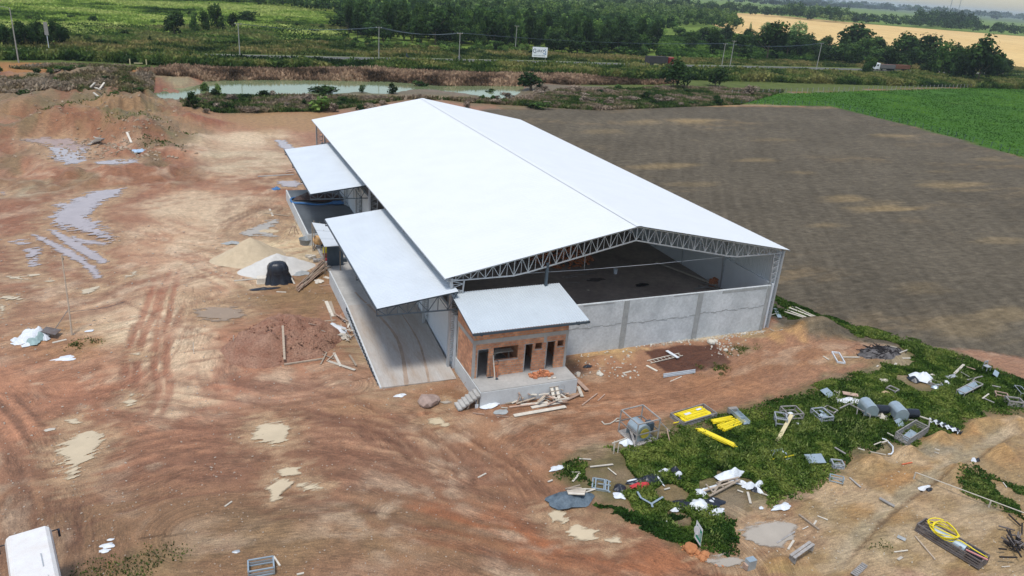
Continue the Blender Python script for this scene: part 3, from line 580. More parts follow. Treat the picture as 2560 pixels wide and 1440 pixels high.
# land beyond the verge joins the near sheet
sheet('meadow', [(-1500, 270), (-190, 270), (470, 270), (3000, 270), (3000, 9000), (-1500, 9000)], -.55, mat('meadow_turf', (84, 106, 46), .95, 0, .03, .3, 0, col2=(116, 134, 62), fine=.25, spec=.05))
sheet('meadow', [(-1500, -200), (-188, -200), (-188, 270.2), (-1500, 270.2)], -.56, bpy.data.materials['meadow_turf'])
sheet('meadow', [(468, -200), (3000, -200), (3000, 270.2), (468, 270.2)], -.56, bpy.data.materials['meadow_turf'])
xsheet('stubble_field', [(1500, 14), (1720, 28), (1900, 34), (2200, 62), (2560, 90), (2900, 120), (2900, 330), (2560, 182), (2360, 140), (2060, 110), (1840, 82), (1700, 32)], -.35, (214, 184, 128), .02, .08, c2=(200, 166, 110), stretch=(1, .3, 1))
# ================================================================ MATERIALS OF THE BUILT THINGS
M_roof = mat('white_sheet_roof', (0.68, 0.70, 0.71), .6, 0.0, .35, .03, 0, spec=.5)
M_canopy = mat('galvanised_sheet', (0.62, 0.66, 0.69), .42, 0.1, .5, .05, .05, spec=.5)
M_galv = mat('office_roof_sheet', (0.58, 0.63, 0.66), .38, 0.2, .6, .06, .05)
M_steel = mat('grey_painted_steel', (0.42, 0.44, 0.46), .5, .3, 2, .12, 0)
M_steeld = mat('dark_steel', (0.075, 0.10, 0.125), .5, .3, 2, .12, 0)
M_rust = mat('weathered_steel', (0.20, 0.19, 0.19), .7, .3, 3, .3, 0, col2=(0.14, 0.10, 0.08))
M_plaster = mat('cement_plaster', (0.42, 0.45, 0.46), .85, 0, .55, .2, .3, 6, fine=.14, col2=(.64, .67, .68))
M_patch = mat('damp_cement', (0.33, 0.345, 0.34), .85, 0, 2.5, .2, .3, fine=.1)
M_white = mat('white_plaster', (0.62, 0.66, 0.70), .8, 0, .6, .08, .1)
M_conc = mat('dock_concrete', (0.40, 0.385, 0.36), .8, 0, .5, .18, .3, 8, fine=.1)
M_concw = mat('pale_concrete', (0.56, 0.58, 0.58), .8, 0, .6, .12, .2, fine=.06)
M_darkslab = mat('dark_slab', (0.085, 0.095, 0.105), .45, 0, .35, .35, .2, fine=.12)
M_infloor = mat('shed_floor', (0.36, 0.30, 0.26), .7, 0, .22, .3, .3, 5, fine=.18)
M_wood = mat('weathered_timber', (0.36, 0.29, 0.22), .85, 0, 4, .3, .2, stretch=(1, 6, 1), rnd=.25)
M_woodw = mat('bleached_timber', (0.55, 0.50, 0.42), .85, 0, 3, .2, .2, rnd=.15)
M_woodp = mat('pinkish_timber', (0.42, 0.29, 0.22), .85, 0, 3, .25, .2, rnd=.2)
M_black = mat('black_plastic', (0.018, 0.022, 0.032), .3, 0, 3, .3, .5, 6, dist=.05)
M_wplas = mat('white_plastic', (0.66, 0.69, 0.72), .45, 0, 4, .15, .5, 8, dist=.04)
M_yel = mat('yellow_pipe', (0.78, 0.62, 0.02), .45, 0, 3, .08, 0)
M_gal = mat('galvanised_steel', (0.42, 0.50, 0.54), .35, .5, 2, .12, .05)
M_dark = mat('dark_recess', (0.02, 0.02, 0.022), .9, 0, 2, .2, 0)
M_red = mat('red_cloth', (0.52, 0.045, 0.05), .8, 0, 3, .15, .3)
M_blue = mat('blue_tarpaulin', (0.05, 0.16, 0.36), .5, 0, 2, .3, .6, dist=.05)
M_green = mat('green_paint', (0.01, 0.24, 0.16), .5, 0, 3, .1, 0)
M_orange = mat('ochre_paint', (0.60, 0.36, 0.16), .6, 0, 5, .15, 0)
def brick_mat(name, axis_xz=True):
    m = bpy.data.materials.new(name); m.use_nodes = True; nt = m.node_tree; L = nt.links; b = nt.nodes['Principled BSDF']
    b.inputs['Roughness'].default_value = .9
    tc = nd(nt, 'ShaderNodeTexCoord'); sx = nd(nt, 'ShaderNodeSeparateXYZ'); cb = nd(nt, 'ShaderNodeCombineXYZ')
    L.new(tc.outputs['Object'], sx.inputs[0]); L.new(sx.outputs[0 if axis_xz else 1], cb.inputs[0]); L.new(sx.outputs[2], cb.inputs[1])
    br = nd(nt, 'ShaderNodeTexBrick'); L.new(cb.outputs[0], br.inputs[0])
    br.inputs['Color1'].default_value = (.66, .31, .16, 1); br.inputs['Color2'].default_value = (.46, .19, .10, 1); br.inputs['Mortar'].default_value = (.36, .29, .23, 1)
    br.inputs['Scale'].default_value = 1; br.inputs['Mortar Size'].default_value = .016; br.inputs['Brick Width'].default_value = .30; br.inputs['Row Height'].default_value = .19; br.inputs['Bias'].default_value = 0
    n = nd(nt, 'ShaderNodeTexNoise', i_Scale=1.8, i_Detail=5.0); L.new(tc.outputs['Object'], n.inputs[0])
    r = nd(nt, 'ShaderNodeMapRange'); L.new(n.outputs[0], r.inputs[0]); r.inputs[1].default_value = .3; r.inputs[2].default_value = .7; r.inputs[3].default_value = .8; r.inputs[4].default_value = 1.25
    v = nd(nt, 'ShaderNodeVectorMath', operation='SCALE'); L.new(br.outputs[0], v.inputs[0]); L.new(r.outputs[0], v.inputs['Scale']); L.new(v.outputs[0], b.inputs['Base Color'])
    bp = nd(nt, 'ShaderNodeBump', i_Strength=.4, i_Distance=.01); L.new(br.outputs[1], bp.inputs['Height']); bp.invert = True; L.new(bp.outputs[0], b.inputs['Normal'])
    return m
M_brickf = brick_mat('ceramic_brick_front'); M_bricks = brick_mat('ceramic_brick_side', False)
M_brick = mat('ceramic_brick', (.50, .20, .10), .9, 0, 5, .2, .1, rnd=.15)

def corrug(mb, A0, A1, B0, B1, pitch=.3, h=.035, duty=.3):
    """ribbed sheet: ribs run from edge A (A0..A1) to edge B (B0..B1)"""
    A0, A1, B0, B1 = map(Vector, (A0, A1, B0, B1)); L = (A1 - A0).length; n = max(1, int(round(L / pitch)))
    nrm = (A1 - A0).cross(B0 - A0).normalized()
    if nrm.z < 0: nrm = -nrm
    ts = []
    for k in range(n):
        for u, z in ((0, 0), (1 - duty, 0), (1 - duty * .75, h), (1 - duty * .25, h)): ts.append(((k + u) / n, z))
    ts.append((1, 0)); vs = []
    for t, z in ts: vs += [A0.lerp(A1, t) + nrm * z, B0.lerp(B1, t) + nrm * z]
    return mb.add(vs, [(2 * i, 2 * i + 1, 2 * i + 3, 2 * i + 2) for i in range(len(ts) - 1)])
# ================================================================ THE SHED
SX0, SX1, SXR = 16.4, 48.1, 32.25
SY0, SY1 = 48.45, 109.0
ZE, ZR = 7.5, 10.6
def zroof(x): return ZE + (ZR - ZE) * (1 - abs(x - SXR) / (SXR - SX0))
shed = thing('shed', 'large open fronted shed with a white gabled sheet roof on lattice steel trusses', 'shed', (32.25, 78.7, 0))
def sh(mb, name, m, parent=shed, smooth=False):
    o = mb.build(name, m, None, smooth)
    if parent is not None:
        o.parent = parent; o.matrix_parent_inverse = Matrix.Translation(-parent.location)
    return o
for xa in (SX0, SX1):
    m = MB(); corrug(m, (xa, SY0, ZE), (xa, SY1, ZE), (SXR, SY0, ZR), (SXR, SY1, ZR), .5, .012)
    o = sh(m, 'roof_slope', M_roof); o['label'] = 'white ribbed roof slope on the canopy side' if xa == SX0 else 'white ribbed roof slope on the ploughed field side'
m = MB(); m.bar((SXR - .25, SY0, ZR - .01), (SXR - .25, SY1, ZR - .01), .5, .015); 
m = MB(); m.add([(SXR - .3, SY0 - .01, ZR + .0), (SXR - .3, SY1 + .01, ZR + .0), (SXR, SY1 + .01, ZR + .008), (SXR, SY0 - .01, ZR + .008), (SXR + .3, SY1 + .01, ZR + .0), (SXR + .3, SY0 - .01, ZR + .0)], [(0, 3, 2, 1), (3, 5, 4, 2)])
sh(m, 'ridge_cap', M_roof)
def truss_mb(y):
    m = MB(); xs = [17.3 + (SXR - 17.3) * k / 13 for k in range(14)]; 
    def top(x): return zroof(x) - .16
    def bot(x):
        x = x if x <= SXR else 2 * SXR - x
        return 7.18 if x < 22.2 else max(7.18, 7.18 + (x - 22.2) * (zroof(SXR) - 1.28 - 7.18) / (SXR - 22.2))
    full = xs + [2 * SXR - x for x in xs[-2::-1]]
    for a, b in zip(full[:-1], full[1:]):
        m.bar((a, y, top(a)), (b, y, top(b)), .09); m.bar((a, y, bot(a)), (b, y, bot(b)), .09)
        mid = (a + b) / 2
        m.bar((a, y, bot(a)), (mid, y, top(mid)), .045); m.bar((mid, y, top(mid)), (b, y, bot(b)), .045)
        m.bar((mid, y, bot(mid)), (mid, y, top(mid)), .035)
    for a in full: m.bar((a, y, bot(a)), (a, y, top(a)), .055)
    for x, s in ((17.0, 1), (47.5, -1)):
        m.bar((x - s * .35, y, top(x) - .08), (x + s * .6, y, 7.18), .07); m.bar((x - s * .35, y, 7.18), (x + s * .6, y, 7.18), .08)
    return m
NB = 9; ys = [48.72 + k * (108.6 - 48.72) / NB for k in range(NB + 1)]
tr = sh(truss_mb(0.0), 'roof_truss', M_steel); tr.location = (0, ys[0], 0)
for y in ys[1:]:
    c = tr.copy(); COL.objects.link(c); reparent(c, shed, Matrix.Translation(-shed.location)); c.location = (0, y, 0)
def col_mb(s):
    """laced column, outer chord upright, inner chord tapering in towards the foot"""
    m = MB(); xo = 0.0; n = 13; zb = -.1; zt = 7.15
    xi = lambda z: s * (.38 + .6 * max(0, (z - zb)) / (zt - zb))
    m.bar((xo, 0, zb), (xo, 0, zt + .25), .16, .30); m.bar((xi(zb), 0, zb), (xi(zt), 0, zt), .08, .14)
    for k in range(n):
        z0 = zb + (zt - zb) * k / n; z1 = zb + (zt - zb) * (k + 1) / n; zm = (z0 + z1) / 2
        m.bar((xo, 0, z0), (xi(zm), 0, zm), .045); m.bar((xi(zm), 0, zm), (xo, 0, z1), .045); m.bar((xo, 0, zm), (xi(zm), 0, zm), .035)
    return m
for x, s in ((47.62, -1), (16.98, 1)):
    c0 = sh(col_mb(s), 'column', M_steel); c0.location = (x, ys[0] - (.0 if s < 0 else .0), 0)
    for y in ys[1:]:
        c = c0.copy(); COL.objects.link(c); reparent(c, shed, Matrix.Translation(-shed.location)); c.location = (x, y, 0)
m = MB(); m.bar((24.65, 48.72, 1.2), (24.65, 48.72, 8.0), .18, .22); sh(m, 'wind_post', M_steeld)
for xa in (SX0, SX1):
    for k in range(12):
        m = MB()
        t = (k + .5) / 12; x = xa + (SXR - xa) * t; z = zroof(x) - .06
        m.bar((x, SY0 + .1, z), (x, SY1 - .1, z), .06, .09); sh(m, 'purlin', M_steel)
# walls
def plaster_wall(x0, x1, y0, y1, z0, z1, name='wall', mt=None, lab=None):
    m = MB(); m.span((x0, y0, z0), (x1, y1, z1)); o = sh(m, name, mt or M_plaster)
    if lab: o['label'] = lab
    return o
fw = plaster_wall(17.9, 46.75, 48.36, 48.56, -.15, 4.32, 'front_wall', None, 'grey cement rendered front wall, open above')
for x in (24.9, 32.0, 39.25, 46.55):
    m = MB(); m.box((x, 48.33, 2.08), (.46 if x < 46 else .3, .10, 4.46)); o = sh(m, 'pilaster', M_patch, None); o.parent = fw
for a, b, z in ((25, 31.7, 2.25), (32.3, 39, 2.2), (39.5, 46.4, 2.35)):
    n = 24; m = MB()
    for k in range(n):
        x0 = a + (b - a) * k / n; x1 = a + (b - a) * (k + 1) / n; zz = z + .05 * math.sin(k * .9) + .04 * math.sin(k * 2.3)
        m.box(((x0 + x1) / 2, 48.352, zz), ((b - a) / n + .01, .012, .07 + .03 * math.sin(k * 1.7)))
    sh(m, 'render_seam', M_patch, None).parent = fw
for a, b, z, h in ((41.5, 46.3, 4.14, .26), (28, 30.8, 4.22, .12), (36.5, 39, 4.25, .1)):
    m = MB(); m.box(((a + b) / 2, 48.354, z), (b - a, .008, h)); sh(m, 'damp_patch', M_patch, None).parent = fw
plaster_wall(47.1, 47.3, 48.6, 108.8, -.15, 4.3, 'side_wall', M_white, 'white rendered side wall towards the ploughed field')
m = MB(); corrug(m, (47.33, 48.6, 4.1), (47.33, 108.8, 4.1), (47.33, 48.6, 7.35), (47.33, 108.8, 7.35), .25, .035); sh(m, 'side_cladding', M_canopy)
# wall on the canopy side with its openings
for a, b, z in ((48.6, 67.6, 4.4), (69.4, 73.6, 3.2), (82.0, 96.5, 4.6)):
    m = MB(); m.span((17.35, a, -.1), (17.55, b, z)); sh(m, 'side_wall', M_white)['label'] = 'white rendered side wall piece behind the canopies'
m = MB(); m.span((17.35, 77.8, -.1), (17.55, 80.6, 5.2)); m.span((17.35, 80.6, 4.4), (17.55, 82.0, 5.2)); sh(m, 'side_wall', M_white)
plaster_wall(17.6, 47.0, 108.75, 108.95, -.1, 4.3, 'back_wall')
m = MB(); m.span((17.56, 48.57, -.1), (47.09, 108.74, 1.2)); sh(m, 'floor_slab', M_infloor)
m = MB(); m.span((17.6, 73.5, 1.2), (26, 73.7, 3.6)); m.span((26, 73.5, 1.2), (26.2, 84, 3.6)); sh(m, 'partition', M_white)
m = MB(); m.tube([(22.2, 49.1, 7.15), (28.1, 49.1, 7.0), (35, 49.1, 7.0), (43.2, 49.1, 7.12)], .022, 4); m.tube([(28.05, 49.1, 8.4), (28.1, 49.1, 7.02)], .018, 4); sh(m, 'tie_cable', M_steel)
m = MB(); m.tube([(43.3, 49.3, 1.2), (43.2, 60, 1.2)], .01, 4)
# steel purlin along each eave
for x in (SX0 + .02, SX1 - .02): m = MB(); m.bar((x, SY0, ZE - .06), (x, SY1, ZE - .06), .05, .1); sh(m, 'eave_purlin', M_steel)
# canopies
def canopy(y0, y1, lab):
    e = bpy.data.objects.new('canopy', None); COL.objects.link(e); e.parent = shed; e['label'] = lab
    e.location = (14.3 - 32.25, (y0 + y1) / 2 - 78.7, 0)
    w = lambda o: (setattr(o, 'parent', e), setattr(o, 'matrix_parent_inverse', Matrix.Translation((-14.3, -(y0 + y1) / 2, 0))))
    zo, zi = 5.85, 6.62; xo, xi = 11.35, 17.32
    m = MB(); corrug(m, (xo, y0, zo), (xo, y1, zo), (xi, y0, zi), (xi, y1, zi), .27, .035); w(m.build('canopy_roof', M_canopy))
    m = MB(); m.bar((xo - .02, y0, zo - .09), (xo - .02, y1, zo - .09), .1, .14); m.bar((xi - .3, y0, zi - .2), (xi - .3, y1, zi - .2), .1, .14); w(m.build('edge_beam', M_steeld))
    n = 4
    for k in range(n):
        y = y0 + .12 + (y1 - y0 - .24) * k / (n - 1); m = MB(); zt = lambda x: zo - .1 + (x - xo) * (zi - zo) / (xi - xo); zb = 5.15
        m.bar((xo, y, zt(xo)), (xi, y, zt(xi)), .09); m.bar((xo, y, zb + .1), (xi, y, zb), .09)
        N = 8
        for i in range(N):
            a = xo + (xi - xo) * i / N; b = xo + (xi - xo) * (i + 1) / N
            m.bar((a, y, zb + .1 * (1 - i / N)), (a, y, zt(a)), .05)
            p, q = ((a, b) if i % 2 else (b, a)); m.bar((p, y, zb + .05), (q, y, zt(q)), .05)
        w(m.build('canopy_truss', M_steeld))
    for k in range(5):
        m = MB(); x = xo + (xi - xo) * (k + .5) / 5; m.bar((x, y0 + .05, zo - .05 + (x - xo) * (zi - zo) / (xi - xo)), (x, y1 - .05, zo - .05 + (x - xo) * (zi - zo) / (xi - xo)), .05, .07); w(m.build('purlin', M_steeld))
canopy(48.0, 68.9, 'nearer metal canopy over the ramp')
canopy(77.5, 97.9, 'farther metal canopy over the dark dock')
# ================================================================ LOADING DOCKS
dock = thing('loading_dock', 'pale concrete loading dock whose long ramp slopes down beside the brick office', 'loading dock', (14.4, 57, 0))
def at0(o, root): o.parent = root; o.matrix_parent_inverse = Matrix.Translation(-root.location); return o
m = MB(); m.span((11.5, 59.3, -.2), (17.33, 67.4, 1.2)); at0(m.build('platform', M_conc), dock)
m = MB(); m.add([(11.5, 47.1, -.2), (17.1, 47.1, -.2), (17.33, 59.3, -.2), (11.5, 59.3, -.2), (11.5, 47.1, .03), (17.1, 46.95, .03), (17.33, 59.3, 1.196), (11.5, 59.3, 1.196)], [(4, 5, 6, 7), (0, 1, 5, 4), (0, 4, 7, 3), (1, 2, 6, 5), (3, 7, 6, 2), (0, 3, 2, 1)]); at0(m.build('ramp', mat('muddy_concrete', (.46, .45, .43), .85, 0, .75, .2, .3, 8, fine=.12, col2=(.36, .29, .23), stretch=(2.2, .35, 1))), dock)
m = MB(); m.span((11.38, 59.3, -.2), (11.495, 67.4, 1.24)); at0(m.build('side_wall', M_concw), dock)
m = MB(); m.add([(11.38, 47.1, -.2), (11.495, 47.1, -.2), (11.495, 59.29, -.2), (11.38, 59.29, -.2), (11.38, 47.1, .05), (11.495, 47.1, .05), (11.495, 59.29, 1.24), (11.38, 59.29, 1.24)], [(4, 5, 6, 7), (0, 1, 5, 4), (0, 4, 7, 3), (1, 2, 6, 5), (3, 7, 6, 2)]); at0(m.build('ramp_kerb', M_concw), dock)
for k in range(46):
    m = MB()
    y = 47.6 + k * .255; z = .05 + (y - 47.1) / 12.2 * 1.19
    m.box((11.34, y, z - .16 - .1 * (k % 2)), (.05, .045, .34)); at0(m.build('starter_bar', M_steeld), dock)
# red mud carried up the ramp by wheels
M_stain = mat('dried_mud', (156, 138, 122), .9, 0, 1.2, .3, .3, fine=.15)
for pts, w_ in (([(13.3, 47.0), (13.7, 49.0), (14.1, 51.5), (14.2, 54), (13.7, 57), (13.0, 60), (12.7, 62)], .34), ([(15.0, 47.0), (15.5, 50), (15.8, 53), (15.6, 57)], .2)):
    L = smooth_line(pts, 6); zz = lambda y: (.03 + (y - 47.05) / 12.25 * 1.166 if y < 59.3 else 1.2) + .006
    m = MB(); n = len(L); vs = []
    for k, (x, y) in enumerate(L):
        ww = w_ * (1 - .6 * k / n) * (.8 + .4 * R_.random()) * .5; vs += [(x - ww, y, zz(y)), (x + ww, y, zz(y))]
    m.add(vs, [(2 * i, 2 * i + 1, 2 * i + 3, 2 * i + 2) for i in range(n - 1)]); at0(m.build('mud_track', M_stain), dock)
dock2 = thing('loading_dock', 'farther loading dock with a dark floor and a white side wall', 'loading dock', (14.2, 87, 0))
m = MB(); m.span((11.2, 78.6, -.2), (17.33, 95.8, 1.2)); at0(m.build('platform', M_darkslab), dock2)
m = MB(); m.span((11.05, 78.5, -.2), (11.19, 95.9, 1.24)); at0(m.build('side_wall', M_concw), dock2)
m = MB(); m.span((11.05, 78.38, -.2), (17.3, 78.49, 1.22)); at0(m.build('end_wall', M_concw), dock2)
m = MB(); m.span((11.8, 68.0, -.1), (17.34, 78.3, .12)); o = m.build('work_floor', M_conc); o['kind'] = 'structure'
# ================================================================ BRICK OFFICE
off = thing('brick_office', 'small unplastered orange brick office with three doorways under a grey lean-to roof', 'office building', (21.2, 45, 0))
def ob(m, n, mt, p=off, smooth=False): return at0(m.build(n, mt, None, smooth), p)
m = MB(); m.span((17.46, 42.77, -.2), (24.9, 48.32, 1.18)); ob(m, 'platform', M_conc)
m = MB(); m.span((17.44, 42.72, -.2), (24.93, 42.765, 1.12)); m.span((17.40, 42.72, -.2), (17.455, 48.3, 1.12)); m.span((24.905, 42.72, -.2), (24.95, 48.3, 1.12)); ob(m, 'platform_render', M_concw)
m = MB(); FY0, FY1 = 44.69, 44.84; zb_, zt_ = 1.18, 3.88
ops = [(17.80, 18.60, 1.18, 3.42), (18.98, 20.90, 2.42, 3.46), (21.45, 22.05, 1.18, 3.42), (22.25, 22.80, 2.93, 3.43), (23.2, 23.86, 1.18, 3.42), (24.05, 24.55, 2.93, 3.42)]
x = 17.62
for a, b, c, d in ops:
    m.span((x, FY0, zb_), (a, FY1, zt_)); 
    if c > zb_: m.span((a, FY0, zb_), (b, FY1, c))
    m.span((a, FY0, d), (b, FY1, zt_)); x = b
m.span((x, FY0, zb_), (24.68, FY1, zt_)); ob(m, 'front_wall', M_brickf)
m = MB(); m.span((17.62, FY0 + .005, 4.2), (24.85, FY1, 4.92)); ob(m, 'upper_brickwork', M_brickf)
m = MB(); m.span((17.45, FY0 - .02, 3.88), (24.9, FY1 + .02, 4.2)); m.span((17.43, FY0 + .0, 3.881), (17.61, 48.2, 4.199)); ob(m, 'tie_beam', M_conc)
for a, b in (((17.45, FY0 - .01, 1.18), (17.62, FY1 + .05, 3.88)), ((24.68, FY0 - .01, 1.18), (24.88, FY1 + .05, 3.88)), ((17.452, 48.0, 1.18), (17.615, 48.2, 3.88)), ((22.9, FY0 - .008, 3.4), (23.15, FY1, 3.88))): m = MB(); m.span(a, b); ob(m, 'concrete_post', M_conc)
m = MB(); m.span((17.46, FY1 + .06, 1.18), (17.6, 48.0, 3.88)); 
zr = lambda y: 5.2 + (y - 43.9) * .95 / 5.0
m.add([(17.46, FY0 + .01, 4.2), (17.6, FY0 + .01, 4.2), (17.6, 48.3, 4.2), (17.46, 48.3, 4.2), (17.46, FY0 + .01, zr(FY0) - .25), (17.6, FY0 + .01, zr(FY0) - .25), (17.6, 48.3, zr(48.3) - .25), (17.46, 48.3, zr(48.3) - .25)], [(4, 5, 6, 7), (0, 1, 5, 4), (0, 4, 7, 3), (1, 2, 6, 5), (3, 7, 6, 2)])
ob(m, 'side_wall', M_bricks)
m = MB(); m.span((24.7, FY1 + .06, 1.18), (24.86, 48.3, 4.6)); ob(m, 'side_wall', M_bricks)
m = MB(); m.span((21.1, FY1, 1.18), (21.25, 48.3, 4.2)); m.span((22.88, FY1, 1.18), (23.02, 48.3, 4.2)); ob(m, 'partition', M_brickf)
m = MB()
for (a, b, c, d) in ops:
    if c <= zb_: m.span((a - .04, FY0 - .012, c), (a + .02, FY0 + .01, d)); m.span((a - .04, FY0 - .012, d), (b + .04, FY0 + .01, d + .05))
    else: m.span((a - .03, FY0 - .03, c - .06), (b + .03, FY0 + .01, c))
for x in (21.38, 23.12):
    for k in range(9): m.box((x, FY0 - .004, 1.5 + k * .27), (.05, .02, .1))
ob(m, 'lintel', M_conc)
m = MB(); corrug(m, (17.0, 43.9, 5.2), (26.05, 43.9, 5.2), (17.0, 48.9, 6.15), (25.9, 48.9, 6.15), .2, .035, .4); ob(m, 'roof_sheet', M_galv)
m = MB(); m.bar((17.0, 43.86, 5.10), (26.08, 43.86, 5.08), .08, .16); m.bar((26.0, 43.9, 5.11), (25.92, 48.9, 6.06), .07, .1); m.bar((17.05, 43.95, 5.11), (17.05, 48.9, 6.06), .07, .1)
for x in (17.75, 25.3): m.bar((x, 43.95, 4.98), (x, 44.68, 4.98), .1, .2); m.bar((x, 44.1, 4.85), (x, 44.68, 4.7), .08)
ob(m, 'gutter', M_steeld)
m = MB(); m.tube([(25.5, 44.3, 4.86), (25.95, 44.0, 4.84), (26.1, 44.0, 4.72)], .05, 8); ob(m, 'drain_pipe', M_wplas)
m = MB()
for x in (17.3, 19.5, 21.7, 23.9, 25.6): m = MB(); m.bar((x, 44, 5.14), (x, 48.8, 6.05), .06, .08); ob(m, 'rafter', M_steeld)
# steps at the office corner
m = MB(); n = 6
for k in range(n):
    m.box((17.38 - (k + .5) * .26, 43.15, 1.12 - (k + 1) * .17 - .03), (.28, 1.0, .09)); m.box((17.38 - (k) * .26 - .01, 43.15, 1.1 - (k + .45) * .17), (.03, 1.0, .17))
m.add([(17.4, 42.7, 1.0), (17.4, 43.6, 1.0), (15.8, 43.6, 0), (15.8, 42.7, 0), (17.4, 42.7, .85), (17.4, 43.6, .85), (16.0, 43.6, -.05), (16.0, 42.7, -.05)], [(0, 1, 2, 3), (4, 7, 6, 5), (0, 3, 7, 4), (1, 5, 6, 2)])
st = thing('steps', 'rough pale concrete steps climbing to the corner of the office platform', 'steps', (16.6, 43.15, 0)); ob(m, 'flight', M_conc, st)
m = MB()
for y in (42.8, 43.5): m.bar((16.7, y, .45), (16.5, y, -.05), .07); m.bar((17.2, y, .75), (17.25, y, -.05), .08)
ob(m, 'prop', M_wood, st)
# ================================================================ LOOSE THINGS
def CA(x, y): return (1100 + x / 3.79, 680 + y / 3.79)
def CC(x, y): return (1080 + x / 2.612, 540 + y / 2.612)
def CD(x, y): return (2000 + x / 4.5, 860 + y / 4.5)
def CE(x, y): return (1500 + x / 4.5, 960 + y / 4.5)
def CF(x, y): return (1900 + x / 3.879, 1120 + y / 3.879)
def CH(x, y): return (1360 + x / 4.267, 1120 + y / 4.267)
def one(mb, name, mt, label, cat, group=None, smooth=False, c=None):
    """a thing that is one mesh, its origin moved to its foot"""
    V = np.array(mb.v); o0 = Vector((V[:, 0].mean(), V[:, 1].mean(), V[:, 2].min())) if c is None else Vector(c)
    mb.v = [tuple(Vector(v) - o0) for v in mb.v]; o = mb.build(name, mt, None, smooth); o.location = o0
    return tag(o, label, cat, group)
def plank(a, b, w, t, mt, label, group=None, za=.03, zb=.03, name='plank', cat='plank', base=None):
    p = P3(*a); q = P3(*b)
    if base is not None: p = G(*a, base); q = G(*b, base)
    m = MB(); m.bar((p[0], p[1], p[2] + za), (q[0], q[1], q[2] + zb), w, t); return one(m, name, mt, label, cat, group)
def cloth(c, rx, ry, h, mt, label, cat='plastic sheet', seed=0, rz=0.0, name='plastic_sheet', n=34, rag=.35, group=None, z=None, freq=2.2):
    p = P3(*c) if z is None else G(*c, z); vs = []; fs = []; R0 = 12
    rr = np.random.default_rng(seed)
    for i in range(R0 + 1):
        for k in range(n):
            a = 2 * math.pi * k / n; f = i / R0
            e = 1 + rag * (vnoise(np.array([math.cos(a) * 1.8 + seed]), np.array([math.sin(a) * 1.8]), seed)[0] - .5) * 2 + rag * .5 * (vnoise(np.array([a * 5.]), np.array([seed * 1.3]), seed + 3)[0] - .5)
            x = f * rx * e * math.cos(a); y = f * ry * e * math.sin(a)
            zz = h * (1 - f ** 1.5) * .6 + h * .85 * abs(vnoise(np.array([x * freq]), np.array([y * freq]), seed + 7)[0] - .35) * (1 - .6 * f) + .12 * h * vnoise(np.array([x * 7]), np.array([y * 7]), seed + 8)[0] + .015
            X = x * math.cos(rz) - y * math.sin(rz); Y = x * math.sin(rz) + y * math.cos(rz); vs.append((X, Y, zz))
    for i in range(R0):
        for k in range(n): fs.append((i * n + k, i * n + (k + 1) % n, (i + 1) * n + (k + 1) % n, (i + 1) * n + k))
    m = MB(); m.add(vs, fs); o = m.build(name, mt, None, True); o.location = p; return tag(o, label, cat, group)
def frame_axes(a, b, z=0.0):
    p = Vector(P3(*a)); q = Vector(P3(*b)); d = (q - p); L = d.length; d.normalize(); n = Vector((-d.y, d.x, 0)).normalized(); return p, d, n, L
def crate(a, b, W, H, mt, label, cat='crate', name='open_crate', slats=2, base=True, inner=None, side=1, t=.07, tilt=0.0, thingp=True):
    """open frame crate standing on its long edge a-b and reaching W to the far side"""
    p, d, n, L = frame_axes(a, b); n = n * side
    e = thing(name, label, cat, p, math.atan2(d.y, d.x)); W = W * side
    def B(m, nm, mtt=mt): o = m.build(nm, mtt); o.parent = e; return o
    m = MB()
    for x in (0, L):
        for y in (0, W): m.bar((x, y, 0), (x + tilt, y, H), t)
    for z in (.04, H):
        for y in (0, W): m.bar((0 + tilt * z / H, y, z), (L + tilt * z / H, y, z), t)
        for x in (0, L): m.bar((x + tilt * z / H, 0, z), (x + tilt * z / H, W, z), t)
    B(m, 'frame')
    if slats:
        m = MB()
        for k in range(slats):
            z = H * (k + 1) / (slats + 1); 
            for y in (0, W): m.bar((tilt * z / H, y, z), (L + tilt * z / H, y, z), .03, .09)
            for x in (0, L): m.bar((x + tilt * z / H, 0, z), (x + tilt * z / H, W, z), .03, .09)
        B(m, 'slats')
    if base: m = MB(); m.span((.03, .03 * side, .05), (L - .03, W - .03 * side, .09)); B(m, 'base_board')
    return e, L, W
def sub(e, m, nm, mt, smooth=False): o = m.build(nm, mt, None, smooth); o.parent = e; return o
M_crate = mat('grey_crate_timber', (0.30, 0.28, 0.26), .9, 0, 4, .3, .2, rnd=.2)
# ---------------- in front of the office
def PX(x, y, z): r_ = G(*CA(x, y), z); return r_
def brick_mesh():
    m = MB(); m.box((0, 0, .07), (.29, .19, .14)); me = bpy.data.meshes.new('brick'); me.from_pydata(m.v, [], m.f); me.materials.append(M_brick); return me
BRK = brick_mesh()
def brick(x, y, z, rz, label, group, rx=0.0):
    o = bpy.data.objects.new('brick', BRK); COL.objects.link(o); o.location = (x, y, z); o.rotation_euler = (rx, 0, rz); return tag(o, label, 'brick', group)
bx_, by_, _ = PX(960, 985, 1.18)
for k in range(34):
    a = R_.uniform(-.75, .75); lay = int(max(0, 4 - abs(a) * 6) * R_.random()); 
    brick(bx_ + a * 1.05, by_ + R_.uniform(-.22, .3), 1.19 + lay * .13, R_.uniform(-.5, .5) + (1.57 if k % 3 == 0 else 0), 'loose orange brick in the heap on the office platform', 'bricks heaped on the office platform', R_.choice([0, 0, .3]))
for k in range(6): brick(19.2 + .02 * (k % 2), 44.52, 1.18 + k * .15, .1 * (k % 3), 'orange brick in the narrow stack under the office window', 'bricks stacked under the office window')
